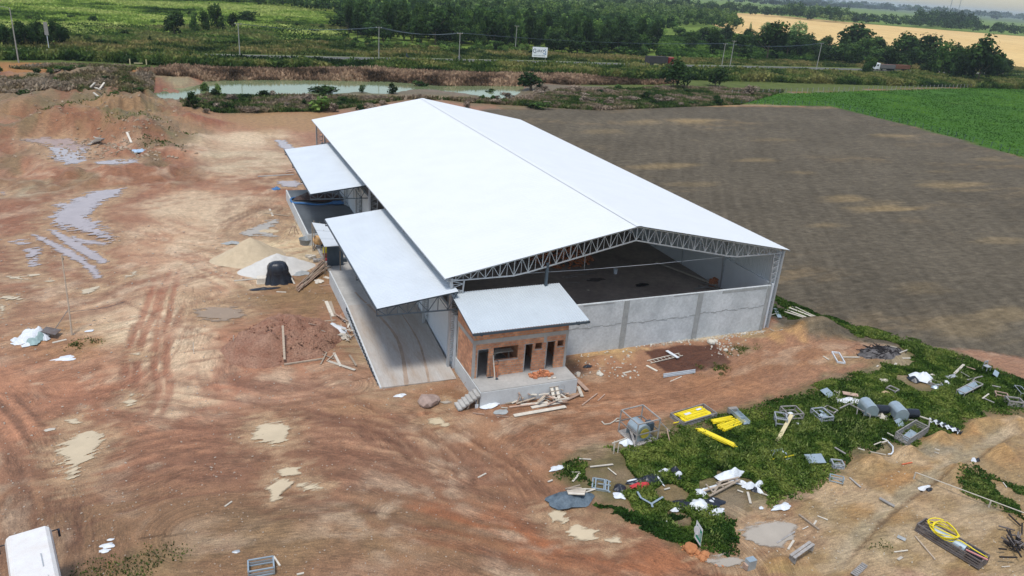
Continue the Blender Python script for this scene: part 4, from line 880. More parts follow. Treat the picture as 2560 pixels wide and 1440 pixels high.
m = MB(); p = PX(475, 1000, 1.2); m.tube([p, (p[0] + .02, p[1] + .35, 2.55)], .022, 6); e = thing('squeegee', 'long handled black squeegee leaning beside the office window', 'squeegee', p); e2 = m.build('handle', M_steeld); at0(e2, e)
m = MB(); m.box((p[0], p[1], 1.22), (.42, .06, .06)); at0(m.build('blade', M_black), e)
m = MB(); p = PX(520, 1018, 1.2); m.bar(p, (p[0] - .05, 44.66, 2.9), .08, .03); one(m, 'board', M_woodw, 'long white board leaning on the office wall left of the window', 'board')
m = MB(); p = PX(530, 1015, 1.2); m.tube([(p[0] + .05, p[1], 1.2), (p[0] + .2, 44.6, 1.9), (p[0] + .3, 44.62, 2.35), (p[0] + .1, 44.64, 2.5)], .02, 5); m.box((p[0] + .05, p[1], 1.24), (.2, .22, .03)); one(m, 'shovel', M_steeld, 'dark shovel leaning on the bricks under the office window', 'shovel')
e = thing('trestle_table', 'pale trestle frame standing inside the office window', 'trestle', (20.2, 46.0, 1.18))
m = MB(); m.box((0, 0, 1.25), (1.6, .5, .05)); sub(e, m, 'tabletop', M_woodw)
for x in (-.6, .6):
    m = MB(); m.bar((x, -.2, 0), (x * .9, 0, 1.25), .05); m.bar((x, .2, 0), (x * .9, 0, 1.25), .05); sub(e, m, 'leg', M_woodw)
m = MB(); m.bar((21.6, 46.8, 1.2), (22.4, 46.2, 2.9), .25, .04); one(m, 'board', M_woodw, 'wide board leaning inside the middle doorway of the office', 'board')
e = thing('plank_ramp', 'timber gangplank with nailed cleats leaning on the office platform', 'plank ramp', (23.0, 41.85, 0))
m = MB()
for x in (-.2, .2): m.bar((x, 0, .02), (x + .12, 1.45, 1.24), .22, .04)
sub(e, m, 'boards', M_woodw)
m = MB()
for k in range(6):
    f = (k + .5) / 6; m.bar((-.36 + .12 * f, 1.45 * f, .07 + 1.22 * f), (.36 + .12 * f, 1.45 * f, .07 + 1.22 * f), .05, .04)
sub(e, m, 'cleats', M_wood)
e = thing('sawhorse', 'old timber sawhorse among the planks before the office platform', 'sawhorse', P3(*CA(740, 1225)))
m = MB(); m.bar((-.1, -.3, .75), (.1, .35, .75), .09); sub(e, m, 'beam', M_woodp)
for sx, sy in ((-1, -1), (1, -1), (-1, 1), (1, 1)):
    m = MB(); m.bar((.0, sy * .28, .74), (sx * .3, sy * .36, 0), .05); sub(e, m, 'leg', M_woodp)
m = MB(); m.tube([(23.6 + .33 * math.cos(a), 42.66, .62 + .33 * math.sin(a)) for a in np.arange(-.2, 6.1, .3)], .012, 5); one(m, 'hose', M_steel, 'thin grey hose ring hung on the front of the office platform', 'hose')
grp = 'planks strewn before the office platform'
mats = [M_wood, M_woodw, M_woodp]
for (a, b, w, mt, l) in [((700, 1370), (1190, 1285), .32, M_woodw, 'longest and widest pale plank in front of the office platform'), ((865, 1290), (1160, 1240), .30, M_woodw, 'pale plank lying just behind the longest one'),
    ((765, 1265), (1020, 1245), .22, M_woodw, 'short pale plank left of the gangplank foot'), ((655, 1285), (900, 1262), .14, M_woodp, 'thin brown plank pointing left under the pale planks'), ((1140, 1245), (1320, 1175), .2, M_woodp, 'brown plank rising towards the platform corner'),
    ((1290, 1020), (1390, 1140), .34, M_woodp, 'wide brown plank leaning at the right platform corner'), ((1310, 1090), (1345, 1190), .24, M_woodw, 'pale short board at the right platform corner'), ((1345, 1268), (1488, 1162), .09, M_woodp, 'long thin pole right of the plank heap'),
    ((1495, 1225), (1560, 1170), .07, M_woodp, 'short thin stick right of the long pole'), ((620, 1250), (760, 1235), .2, M_wood, 'grey plank at the left end of the plank heap'), ((580, 1290), (640, 1300), .08, M_woodw, 'small stick left of the longest plank'),
    ((310, 1340), (420, 1360), .06, M_woodp, 'thin reddish stick on the mud before the steps'), ((530, 1370), (650, 1382), .05, M_woodp, 'thin stick left of the longest plank end')]:
    plank(CA(*a), CA(*b), w, .045, mt, l, None, .08 if 'longest and' in l else .05, .2 if 'rising' in l or 'leaning' in l else .1)
for k in range(30):
    x = R_.uniform(690, 1230); y = R_.uniform(1150, 1260); a = R_.uniform(-.9, .9); l = R_.uniform(30, 95); z = R_.uniform(.05, .45)
    plank(CA(x - l * math.cos(a), y + l * math.sin(a) * .7), CA(x + l * math.cos(a), y - l * math.sin(a) * .7), R_.uniform(.07, .2), .035, R_.choice(mats), 'broken plank in the tangled heap along the office platform', grp, z, z + R_.uniform(-.1, .25))
cloth(CA(470, 1270), .85, .38, .3, M_wplas, 'crumpled white and grey plastic sheet beside the steps', seed=3, rz=.3); cloth(CA(580, 1330), .5, .3, .06, M_patch, 'flat grey smear of cement bag on the mud before the planks', 'cement bag', seed=4, name='cement_bag')
m = MB(); p = P3(*CA(345, 1290)); m.tube([(p[0], p[1] + .5, 1.1), (p[0], p[1], .15)], .02, 5); m.box((p[0], p[1] - .02, .12), (.24, .04, .3)); one(m, 'shovel', M_wplas, 'white bladed shovel leaning against the steps', 'shovel')
e = thing('bucket', 'pale plastic bucket at the right corner of the office platform', 'bucket', P3(*CA(1308, 990))); m = MB(); m.lathe([(.13, 0), (.17, .34), (.155, .34), (.12, .03), (0, .03)], n=14); sub(e, m, 'pail', M_woodw, True)
m = MB()
for k in range(14):
    p = P3(*CA(R_.uniform(160, 270), R_.uniform(950, 1090))); m.tube([p, (p[0] + R_.uniform(-.5, .5), p[1] + R_.uniform(-.4, .4), p[2] + R_.uniform(.1, .5))], .012, 4)
tag(one(m, 'brushwood', M_woodp, 'thin twigs and wires heaped left of the steps', 'twigs'), kind='stuff')
# ---------------- right of the office
e = thing('ladder', 'pale timber ladder lying across the dark red soil bed', 'ladder', P3(*CC(1520, 940)))
a = Vector(P3(*CC(1415, 960), .1)); b = Vector(P3(*CC(1625, 910), .1)); d = (b - a).normalized(); n = Vector((-d.y, d.x, 0)); 
for s in (-.22, .22):
    m = MB(); m.bar(a + n * s - e.location, b + n * s - e.location, .05); sub(e, m, 'rail', M_woodw)
L = (b - a).length
for k in range(9):
    m = MB(); c = a + d * L * (k + .5) / 9 - e.location; m.bar(c - n * .22, c + n * .22, .04); sub(e, m, 'rung', M_woodw)
plank(CC(1530, 893), CC(1605, 940), .28, .04, M_wplas, 'white board lying over the ladder on the red soil bed', None, .2, .2, 'board', 'board')
plank(CC(1400, 978), CC(1470, 1015), .2, .05, M_woodw, 'short pale plank left of the bundle of grey pipes')
for k in range(5):
    m = MB(); p = P3(*CC(1510, 1036 + k * 5), .05 + .03 * (k % 2)); q = P3(*CC(1718, 1006 + k * 5), .05 + .03 * (k % 2)); m.tube([p, q], .045, 6); one(m, 'pipe', M_steel, 'grey pipe in the small bundle in front of the red soil bed', 'pipe', 'pipes in front of the red soil bed')
m = MB(); p = P3(*CC(1555, 1080)); m.tube([p, P3(*CC(1630, 1050), .03)], .04, 5); one(m, 'stick', M_woodw, 'pale stick just below the bundle of grey pipes', 'stick')
m = MB()
for k in range(420):
    if k < 300: x = R_.uniform(1330, 2180); y = 835 - (x - 1330) * .105 + abs(R_.gauss(0, 14)); 
    elif k < 360: x = R_.gauss(1900, 50); y = R_.gauss(860, 30)
    else: x = R_.uniform(930, 1350); y = R_.uniform(870, 1060)
    p = P3(*CC(x, y)); s = R_.uniform(.03, .13); m.box((p[0], p[1], p[2] + s * .3), (s * R_.uniform(.8, 1.8), s, s * .8), R_.uniform(0, 3), R_.uniform(-.5, .5), R_.uniform(-.5, .5))
tag(one(m, 'rubble', mat('pale_rubble', (.50, .46, .39), .95, 0, 4, .3, .1), 'pale broken rubble scattered along the foot of the front wall', 'rubble'), kind='stuff')
def rock(c, r, mt, label, seed, group=None, name='rock', z=None, fl=.7):
    p = P3(*c) if z is None else G(*c, z); me = bpy.data.meshes.new(name); import bmesh
    bm = bmesh.new(); bmesh.ops.create_icosphere(bm, subdivisions=2, radius=r); rr = random.Random(seed); off = [rr.uniform(0, 9) for _ in range(3)]
    for v in bm.verts:
        k = 1 + .5 * (float(vnoise(np.array([v.co.x / r * 1.5 + off[0]]), np.array([v.co.y / r * 1.5 + v.co.z / r * 1.1 + off[1]]), seed)[0]) - .5); v.co *= k; v.co.z *= fl; v.co.z += r * fl * .5
    bm.to_mesh(me); bm.free(); o = link(name, me, mt, None, False); o.location = p; return tag(o, label, 'rock', group)
M_rockw = mat('pale_stone', (.58, .55, .47), .9, 0, 3, .2, .3); M_rocko = mat('orange_clay_lump', (.45, .19, .08), .95, 0, 3, .3, .4)
for k, (x, y, r, l) in enumerate([(1822, 832, .34, 'largest pale boulder at the top right corner of the red soil bed'), (1848, 822, .24, 'smaller pale boulder right of the largest one by the soil bed'), (1100, 1040, .22, 'pale stone on the ochre soil right of the office'), (1088, 1035, .2, 'pale stone touching the other one right of the office'), (1915, 880, .2, 'pale stone in the rubble right of the red soil bed')]):
    rock(CC(x, y), r, M_rockw, l, k)
cloth(CC(1015, 985), .35, .22, .25, M_black, 'small dark blue rag on the ochre soil right of the office', 'rag', 5, name='rag')
plank(CC(1245, 1030), CC(1300, 1015), .16, .04, M_woodw, 'short pale plank in the middle of the ochre ground')
for k in range(16):
    p = P3(*CC(R_.uniform(925, 1350), R_.uniform(905, 1060))); a = R_.uniform(0, 3.1); l = R_.uniform(.12, .4); m = MB(); m.bar((p[0], p[1], p[2] + .02), (p[0] + l * math.cos(a), p[1] + l * math.sin(a), p[2] + .04), .07, .03)
    one(m, 'wood_scrap', M_woodw, 'small pale wood scrap on the ochre soil right of the office', 'wood scrap', 'wood scraps right of the office')
for k, (a, b, w) in enumerate([((2290, 625), (2430, 690), .2), ((2310, 620), (2450, 682), .2), ((2330, 612), (2480, 672), .2), ((2345, 588), (2515, 655), .22), ((2350, 600), (2500, 665), .2), ((2370, 608), (2505, 680), .14)]):
    plank(CC(*a), CC(*b), w, .06, M_woodw, 'bleached plank in the small stack in the weeds behind the shed corner', 'planks behind the shed corner', .08 + .07 * (k % 3), .08 + .07 * (k % 3))
plank(CC(2240, 610), CC(2270, 670), .4, .05, M_gal, 'grey sheet piece left of the plank stack at the shed corner', None, .1, .1, 'metal_sheet', 'metal sheet')
plank(CC(2190, 672), CC(2255, 640), .06, .05, M_woodw, 'thin stick propped against the right column of the shed', None, .3, .1, 'stick', 'stick')
m = MB(); m.tube([P3(*CC(x, y), .06) for x, y in ((2205, 742), (2235, 762), (2270, 768), (2285, 762))], .035, 6); one(m, 'hose', M_woodw, 'short pale hose curled at the foot of the right column', 'hose')
rock((1068, 1010), .75, mat('pink_mortar_lump', (.34, .25, .21), .95, 0, 3, .3, .6), 'pinkish heap of dried mortar left of the steps', 77, fl=.55, name='mortar_heap'); rock((1082, 1003), .5, bpy.data.materials['pink_mortar_lump'], 'smaller pinkish mortar lump behind the heap left of the steps', 78, fl=.6, name='mortar_heap')
# ---------------- ash heap
def heap(c, rx, ry, h, mt, label, cat, name, rz=0.0, seed=0, rough=.15, p=1.3, n=56, rings=22, kind=None, peak=None, z=0.0):
    q = P3(*c); vs = []; fs = []
    for i in range(rings + 1):
        for k in range(n):
            a = 2 * math.pi * k / n; f = i / rings; e = 1 + .22 * (vnoise(np.array([math.cos(a) * 1.5 + 5]), np.array([math.sin(a) * 1.5]), seed)[0] - .5) * 2
            x = f * rx * e * math.cos(a); y = f * ry * e * math.sin(a); zz = h * (1 - f) ** p if peak is None else h * (1 - f ** peak)
            zz += rough * h * (fbm(np.array([x * 1.3]), np.array([y * 1.3]), seed + 2)[0] - .5) * 2 * (1 - f ** 4) + rough * .35 * h * (fbm(np.array([x * 6]), np.array([y * 6]), seed + 4)[0] - .5) * (1 - f ** 4) - .06 * f
            vs.append((x * math.cos(rz) - y * math.sin(rz), x * math.sin(rz) + y * math.cos(rz), zz))
    for i in range(rings):
        for k in range(n): fs.append((i * n + k, (i + 1) * n + k, (i + 1) * n + (k + 1) % n, i * n + (k + 1) % n))
    m = MB(); m.add(vs, fs); o = m.build(name, mt, None, True); o.location = (q[0], q[1], q[2] + z); return tag(o, label, cat, kind=kind)
M_ash = mat('ash_and_char', (.018, .016, .018), .95, 0, 2.6, .3, .8, 12, col2=(.20, .185, .18), dist=.08); M_char = mat('charred_wood', (.022, .018, .018), .9, 0, 3, .4, .2)
e = thing('ash_heap', 'burnt heap of black charred wood and grey ash at the edge of the weeds', 'ash heap', P3(*CD(900, 110)))
o = heap(CD(900, 110), 2.7, 1.35, .5, M_ash, None, None, 'ash', .1, 4, .5); o.parent = e; o.location = (0, 0, 0)
m = MB()
for k in range(120):
    x = R_.gauss(0, 1.0); y = R_.gauss(0, .5); a = R_.uniform(0, 3.1); l = R_.uniform(.2, .7); z = .45 * math.exp(-(x / 1.6) ** 2 - (y / .8) ** 2); m.bar((x, y, z), (x + l * math.cos(a), y + l * math.sin(a), z + R_.uniform(-.05, .15)), .05)
sub(e, m, 'charred_sticks', M_char)
for (a, b, w, mt, l) in [((260, 140), (320, 185), .12, M_woodw, 'small pale stick left of the burnt heap'), ((480, 152), (665, 158), .14, M_woodw, 'pale plank pointing at the burnt heap from the left'), ((1120, 105), (1210, 72), .1, M_woodw, 'thin pale stick right above the burnt heap'), ((1150, 165), (1240, 168), .12, M_woodw, 'pale stick at the right end of the burnt heap'),
                         ((1045, 262), (1080, 225), .14, M_woodw, 'yellowish stick below the burnt heap'), ((1000, 25), (1090, 50), .1, M_woodw, 'thin stick at the top edge of the burnt heap'), ((860, 260), (880, 250), .1, M_woodw, 'tiny pale chip below the burnt heap')]:
    plank(CD(*a), CD(*b), w, .04, mt, l, None, .04, .08, 'stick', 'stick')
e, L, W = crate(CD(355, 100), CD(420, 215), .6, .12, M_wplas, 'white window frame lying flat left of the burnt heap', 'frame', 'window_frame', 0, False)
# ---------------- scrap yard: fan in a crate
e, L, W = crate(CE(395, 705), CE(640, 640), 1.9, 1.7, M_crate, 'tall open timber crate holding a grey blower with a yellow inlet', 'crate', 'fan_crate', 1, True)
m = MB(); 
for k in range(14):
    a0 = math.pi * k / 13; m.add([(L * .45 + .55 * math.cos(a0), W * .15, .7 + .55 * math.sin(a0)), (L * .45 + .55 * math.cos(a0), W * .75, .7 + .55 * math.sin(a0))], [])
b0 = 0; m.f = [(2 * i, 2 * i + 1, 2 * i + 3, 2 * i + 2) for i in range(13)]
for yy in (W * .15, W * .75): m.add([(L * .45 + .55 * math.cos(math.pi * k / 13), yy, .7 + .55 * math.sin(math.pi * k / 13)) for k in range(14)] + [(L * .45 - .55, yy, .1), (L * .45 + .55, yy, .1)], [tuple(range(14)) + (14, 15)])
sub(e, m, 'fan_housing', M_gal)
m = MB(); m.lathe([(.0, 0), (.36, 0), (.36, .06), (.0, .06)], (L * .45, W * .15 - .07, .7), 20, Matrix.Rotation(math.radians(90), 3, 'X')); sub(e, m, 'inlet_ring', mat('dull_yellow', (.45, .36, .05), .5, 0, 3, .2))
m = MB(); m.box((L * .8, W * .3, .9), (.4, .5, .7)); sub(e, m, 'motor', M_steeld)
plank(CE(330, 600), CE(400, 720), .16, .04, M_crate, 'grey plank leaning on the left side of the fan crate', None, .6, .05)
plank(CE(640, 535), CE(785, 550), .06, .05, M_crate, 'thin grey stick jutting from the fan crate to the right', None, .9, .1, 'stick', 'stick')
plank(CE(740, 570), CE(800, 725), .05, .04, M_woodp, 'thin brown stick standing in the weeds right of the fan crate', None, .5, .02, 'stick', 'stick')
cloth(CE(300, 665), .42, .36, .35, M_wplas, 'white plastic rag by the left foot of the fan crate', 'rag', 11, name='rag'); cloth(CE(380, 775), .3, .16, .2, M_black, 'black and white rag below the fan crate', 'rag', 12, name='rag')
m = MB(); m.tube([P3(*CE(x, y), .06) for x, y in ((20, 430), (50, 462), (110, 455), (160, 425), (190, 395), (225, 395), (220, 420), (175, 430))], .05, 6); one(m, 'hose', M_woodw, 'dirty pale hose curled on the bare ground left of the fan crate', 'hose')
e = thing('timber_stand', 'small pale timber stand left of the fan crate', 'stand', P3(*CE(175, 780)))
for x, y in ((-.15, 0), (.15, 0), (0, .3)):
    m = MB(); m.bar((x, y, 0), (x, y, .75), .05); sub(e, m, 'leg', M_woodw)
m = MB(); m.bar((-.3, .1, .75), (.9, .3, .8), .07); sub(e, m, 'beam', M_woodw)
# yellow pipes
e, L, W = crate(CE(935, 485), CE(1305, 375), 1.35, .34, M_crate, 'long open crate filled with yellow pipes at the top of the weeds', 'crate', 'pipe_crate', 1, True)
m = MB()
for k in range(13):
    y = .12 + (W - .24) * (k + .5) / 13; m.tube([(.15 + R_.uniform(0, .2), y, .3), (L - .4 + R_.uniform(-.1, .1), y + R_.uniform(-.02, .02), .3)], .055, 6)
for k in range(9):
    y = .2 + (W - .4) * (k + .5) / 9; m.tube([(.2 + R_.uniform(0, .5), y, .39), (L - .5 + R_.uniform(-.3, .1), y + R_.uniform(-.05, .05), .39)], .05, 6)
sub(e, m, 'yellow_pipes', M_yel)
m = MB(); m.box((L * .3, W * .5, .46), (.55, .2, .02)); m.box((L * .68, W * .6, .46), (.45, .18, .02)); sub(e, m, 'paper_label', M_wplas)
def pipes(a, b, n, spread, label, grp, r=.045, jit=.25):
    p, d, nn, L = frame_axes(a, b); e = thing('pipe_bundle', label, 'pipes', p, math.atan2(d.y, d.x))
    for k in range(n):
        m = MB(); y = spread * ((k % (n // 2 + 1)) / (n // 2) - .5); z = .1 + (.09 if k > n // 2 else 0) + .12
        m.tube([(R_.uniform(-jit, jit) * .5, y, z), (L + R_.uniform(-jit, jit), y + R_.uniform(-.06, .06), z - .03)], r, 6); sub(e, m, 'pipe', M_yel)
    return e
pipes(CE(1255, 455), CE(1480, 412), 12, .45, 'short bundle of yellow pipes just right of the pipe crate', None); pipes(CE(1345, 530), CE(1575, 440), 16, .75, 'thick bundle of yellow pipes resting by the grey trough', None)
pipes(CE(1120, 545), CE(1470, 710), 14, .5, 'longest slanting bundle of yellow pipes in the weeds', None, jit=.5)
for a, b, l in (((1070, 530), (1200, 590), 'lone yellow pipe poking out left of the longest bundle'), ((820, 468), (880, 455), 'short yellow pipe end left of the pipe crate'), ((1915, 882), (1965, 870), 'short yellow rod low in the middle of the weeds'), ((2060, 855), (2175, 828), 'longer yellow rod right of the short one in the weeds')):
    m = MB(); m.tube([P3(*CE(*a), .2), P3(*CE(*b), .2)], .04, 6); one(m, 'pipe', M_yel, l, 'pipe')
p, d, n, L = frame_axes(CE(1490, 350), CE(1640, 490)); e = thing('metal_trough', 'light grey sheet metal trough behind the yellow pipes', 'trough', p, math.atan2(d.y, d.x))
m = MB(); m.box((L / 2, 0, .3), (L, .5, .03)); m.box((L / 2, .25, .42), (L, .03, .26)); m.box((L / 2, -.25, .42), (L, .03, .26)); m.box((L * .62, 0, .5), (.05, .5, .1)); sub(e, m, 'channel', M_gal)
m = MB(); m.box((-.1, 0, .35), (.3, .7, .4)); sub(e, m, 'end_box', M_crate)
# crates in the middle
e, L, W = crate(CE(1975, 500), CE(2100, 520), .9, .8, M_steel, 'grey metal frame crate leaning on another, left of the white rag', 'crate', 'frame_crate', 1, False, tilt=-.1)
e, L, W = crate(CE(2100, 440), CE(2270, 430), 1.1, .7, M_crate, 'open crate with a white bag inside, in the middle of the weeds', 'crate', 'open_crate', 1, True); m = MB(); m.lathe([(0, 0), (.25, .05), (.3, .25), (.12, .4), (0, .42)], (L * .45, W * .5, .1), 12); sub(e, m, 'bag', M_wplas, True)
plank(CE(2130, 455), CE(1985, 668), .26, .06, mat('yellowish_timber', (.58, .50, .30), .85, 0, 3, .15), 'yellowish long plank sloping down from the frame crate', None, .8, .1)
cloth(CE(2225, 465), .28, .5, .25, M_wplas, 'narrow white rag right of the yellowish plank', 'rag', 14, rz=.6, name='rag')
m = MB()
for a, b in (((1910, 780), (2000, 770)), ((1950, 800), (2040, 755)), ((1990, 770), (2090, 810)), ((2040, 770), (2100, 830)), ((1935, 830), (1960, 790)), ((2080, 880), (2130, 870))): m.tube([P3(*CE(*a), .2), P3(*CE(*b), .22)], .03, 5)
one(m, 'scrap_grid', M_gal, 'thin bent grey metal frame sunk in the weeds above the yellow rods', 'frame')
def sheetm(c, L, W, rz, mt, label, z=.25, rx=.15, ry=-.1, name='metal_sheet', cat='metal sheet'):
    p = P3(*c); m = MB(); m.box((0, 0, z), (L, W, .025), 0, rx, ry); o = m.build(name, mt); o.location = p; o.rotation_euler = (0, 0, rz); return tag(o, label, cat)
sheetm(CD(160, 1325), 1.15, .85, -.35, M_gal, 'square grey metal sheet tilted in the weeds at centre right')
e, L, W = crate(CD(110, 800), CD(235, 905), .95, .55, M_steel, 'grey framed crate full of shiny sheet parts, left of the blowers', 'crate', 'frame_crate', 1, True, inner=1); m = MB()
for k in range(12): m.box((R_.uniform(.2, L - .2), R_.uniform(.2, .75), .2 + R_.random() * .25), (.35, .2, .03), R_.uniform(0, 3), R_.uniform(-.5, .5), R_.uniform(-.5, .5))
sub(e, m, 'sheet_parts', M_gal)
crate(CD(250, 760), CD(370, 820), .6, .3, M_crate, 'small brown frame crate touching the crate of shiny parts', 'crate', 'open_crate', 0, False)
sheetm(CD(300, 585), 1.1, .8, .3, M_gal, 'grey sheet metal box lid at the left edge of the upper weeds', .3, .35, .1); m = MB(); m.tube([P3(*CD(x, y), .25) for x, y in ((380, 560), (410, 580), (440, 560), (430, 600), (400, 640))], .05, 5); one(m, 'hose', M_woodw, 'pale hose bit between the grey lid and the white cloth', 'hose')
cloth(CD(570, 660), 1.35, .5, .45, M_wplas, 'long white cloth over a brown board left of the first blower', 'cloth', 21, -.15, 'cloth'); plank(CD(465, 605), CD(640, 630), .45, .05, M_woodp, 'brown board showing above the long white cloth', None, .45, .4, 'board', 'board')
e, L, W = crate(CD(960, 535), CD(1060, 580), .6, .35, M_crate, 'small grey open frame above the torn cloth', 'crate', 'open_crate', 0, False)
cloth(CD(950, 570), .75, .4, .35, mat('tan_cloth', (.50, .36, .22), .85, 0, 4, .3, .3), 'tan and brown cloth beside the small grey frame', 'cloth', 22, name='cloth'); cloth(CD(1045, 610), .5, .22, .22, M_wplas, 'torn white cloth strip beside the tan cloth', 'cloth', 23, -.5, 'cloth', rag=.6); cloth(CD(1055, 665), .3, .15, .15, M_wplas, 'small white rag hanging below the torn cloth strip', 'rag', 24, name='rag')
sheetm(CD(940, 437), .65, .4, -.3, M_woodw, 'small pale rectangular panel alone in the upper weeds', .22, .2, 0, 'panel', 'panel')
def blower(c, rz, label):
    e = thing('blower', label, 'blower', P3(*c), rz); N = 10; m = MB(); w = .62; r = .5
    prof = [(-.45, .35), (-.45, .8)] + [(-.45 + .5 * (1 - math.cos(a)), .8 + .38 * math.sin(a)) for a in np.linspace(.2, 1.57, 7)] + [(.3, 1.1), (.5, .85), (.5, .35)]
    k = len(prof); vs = [(x, -w, z) for x, z in prof] + [(x, w, z) for x, z in prof]; m.add(vs, [(i, i + 1, k + i + 1, k + i) for i in range(k - 1)] + [tuple(range(k)), tuple(range(2 * k - 1, k - 1, -1))])
    o = sub(e, m, 'hood', M_gal)
    m = MB(); m.lathe([(0, 0), (.32, 0), (.32, .95), (.27, 1.0), (0, 1.0)], (.5, -.1, .62), 18, Matrix.Rotation(math.radians(90), 3, 'Y')); sub(e, m, 'motor', M_black, False)
    m = MB()
    for y in (-.5, .5): m.bar((-.5, y, .3), (1.3, y, .26), .09)
    for x in (-.45, .45):
        for y in (-.5, .5): m.bar((x, y, 0), (x, y, .3), .08)
    sub(e, m, 'skid', M_crate); return e
blower(CD(740, 800), -.35, 'left of two galvanised blowers with domed hood and black motor'); blower(CD(1075, 845), -.35, 'right of two galvanised blowers with domed hood and black motor')
sheetm(CD(1110, 925), .75, .6, .2, M_gal, 'dull grey plate leaning under the right blower', .3, .6, 0)
e = thing('trestle', 'grey timber trestle standing before the left blower', 'trestle', P3(*CD(610, 830)))
a0 = Vector(P3(*CD(430, 790), .5)); a1 = Vector(P3(*CD(535, 745), .55)); a2 = Vector(P3(*CD(770, 870), .55)); o0 = e.location
for nm, u, v in (('beam', a0, a1), ('beam', a1, a2)):
    m = MB(); m.bar(u - o0, v - o0, .07); sub(e, m, nm, M_crate)
for t in (.4, 1.0):
    q = a1.lerp(a2, t); m = MB(); m.bar(q - o0, Vector((q.x - .15, q.y - .2, 0)) - o0, .06); sub(e, m, 'leg', M_crate)
cloth(CD(905, 835), .3, .45, .4, M_woodw, 'pale torn sack behind the left blower motor', 'sack', 26, name='sack')
plank(CD(1215, 820), CD(1455, 915), .1, .06, M_woodw, 'pale long plank running right from the right blower', None, .35, .45); plank(CD(1440, 910), CD(1445, 975), .07, .05, M_crate, 'short post at the end of the long plank by the slatted crate', None, .4, .05, 'post', 'post')
e, L, W = crate(CD(1210, 1150), CD(1425, 1010), .95, .6, M_crate, 'grey slatted crate with a white sheet inside, below the right blower', 'crate', 'slatted_crate', 3, True, side=1); m = MB(); m.box((L * .4, W * .5, .2), (L * .6, .5, .04), .1, .2); sub(e, m, 'sheet', M_gal)
p, d, n, L = frame_axes(CD(1440, 870), CD(1780, 1015)); e = thing('scrap_strip', 'long strip of black and white torn lining right of the slatted crate', 'plastic scrap', p, math.atan2(d.y, d.x)); m = MB(); N = 18
vs = []
for k in range(N + 1): w_ = .12 + .16 * abs(math.sin(k * 1.1)); vs += [(L * k / N, -w_, .2 + .12 * math.sin(k * 2)), (L * k / N, w_, .2 + .1 * math.cos(k * 1.7))]
m.add(vs, [(2 * i, 2 * i + 2, 2 * i + 3, 2 * i + 1) for i in range(N)]); sub(e, m, 'white_lining', M_wplas); m = MB(); m.add([(x + .15, y + .2, z - .05) for x, y, z in vs], [(2 * i, 2 * i + 2, 2 * i + 3, 2 * i + 1) for i in range(N)]); sub(e, m, 'black_lining', M_black)
# upper right of the weeds
cloth(CD(1365, 395), 1.05, .75, .7, M_wplas, 'big white tarpaulin heap at the top of the weeds', 'tarpaulin', 31, name='tarpaulin', rag=.25); cloth(CD(1275, 410), .35, .6, .4, M_black, 'dark blue flap at the left of the big white tarpaulin', 'tarpaulin', 32, name='tarpaulin')
cloth(CD(1475, 370), .45, .25, .25, M_woodw, 'cream rag right of the big white tarpaulin', 'rag', 33, name='rag')
crate(CD(1440, 455), CD(1545, 500), .7, .25, M_crate, 'low frame with a brown board between two white cloths', 'crate', 'open_crate', 0, True)
cloth(CD(1555, 485), .75, .35, .35, M_gal, 'pale grey sheet draped over a low table in the upper weeds', 'sheet', 34, name='sheet'); cloth(CD(1640, 450), .25, .4, .45, M_wplas, 'bright white rag at the right end of the pale grey sheet', 'rag', 35, name='rag')
sheetm(CD(1690, 395), 1.0, .35, -.1, M_steel, 'grey ribbed panel right of the white cloths', .25)
for (a, b, w, mt, l) in [((1725, 370), (1830, 268), .2, M_woodw, 'wide pale plank tilted up in the upper weeds'), ((1800, 350), (1890, 408), .1, M_crate, 'grey plank lying right of the tilted pale plank'), ((1860, 290), (1960, 325), .07, M_woodp, 'thin brown stick at the top of the upper weeds'), ((1870, 440), (2040, 400), .12, M_crate, 'grey plank pointing right in the upper weeds'),
                         ((1890, 495), (1960, 420), .1, M_crate, 'dark plank above the white lined trough'), ((2150, 505), (2240, 525), .12, M_crate, 'grey plank right of the white lined trough'), ((2040, 650), (2110, 600), .1, M_woodw, 'pale stick crossing left of the brown crate'), ((2040, 640), (2170, 700), .1, M_crate, 'grey stick under the pale crossing stick'),
                         ((970, 1040), (1040, 1080), .05, M_woodw, 'thin pale rod below the left blower'), ((640, 1215), (715, 1240), .06, M_woodw, 'thin pale rod in the weeds left of the hose arc'), ((775, 1265), (950, 1305), .05, M_woodw, 'long thin rod under the hose arc'), ((380, 1205), (500, 1280), .12, M_crate, 'grey plank above the small dark crate'),
                         ((820, 1175), (900, 1145), .06, M_woodw, 'thin pale rod left of the hose arc'), ((910, 1150), (975, 1130), .09, M_woodw, 'short pale board touching the hose arc'), ((1505, 1222), (1555, 1240), .08, M_woodw, 'small pale stick at the lower weed edge')]:
    plank(CD(*a), CD(*b), w, .045, mt, l, None, .3, .32)
e = thing('chair_frame', 'grey metal chair frame standing at the field edge', 'chair frame', P3(*CD(2110, 320)))
for x, y in ((-.25, 0), (.25, 0), (-.2, .4), (.3, .4)):
    m = MB(); m.bar((x, y, 0), (x * .8, y, .85 if y else .5), .04); sub(e, m, 'leg', M_steel)
m = MB(); m.box((0, .2, .5), (.5, .45, .04)); sub(e, m, 'seat', M_steel); m = MB(); m.bar((-.2, .4, .82), (.25, .4, .82), .05, .15); sub(e, m, 'backrest', M_steel)
sheetm(CD(2190, 372), .9, .4, .5, M_gal, 'light grey panel below the metal chair frame', .35, .4)
p, d, n, L = frame_axes(CD(1790, 600), CD(1990, 500)); e = thing('trough', 'long white lined trough in a grey timber frame, upper right weeds', 'trough', p, math.atan2(d.y, d.x))
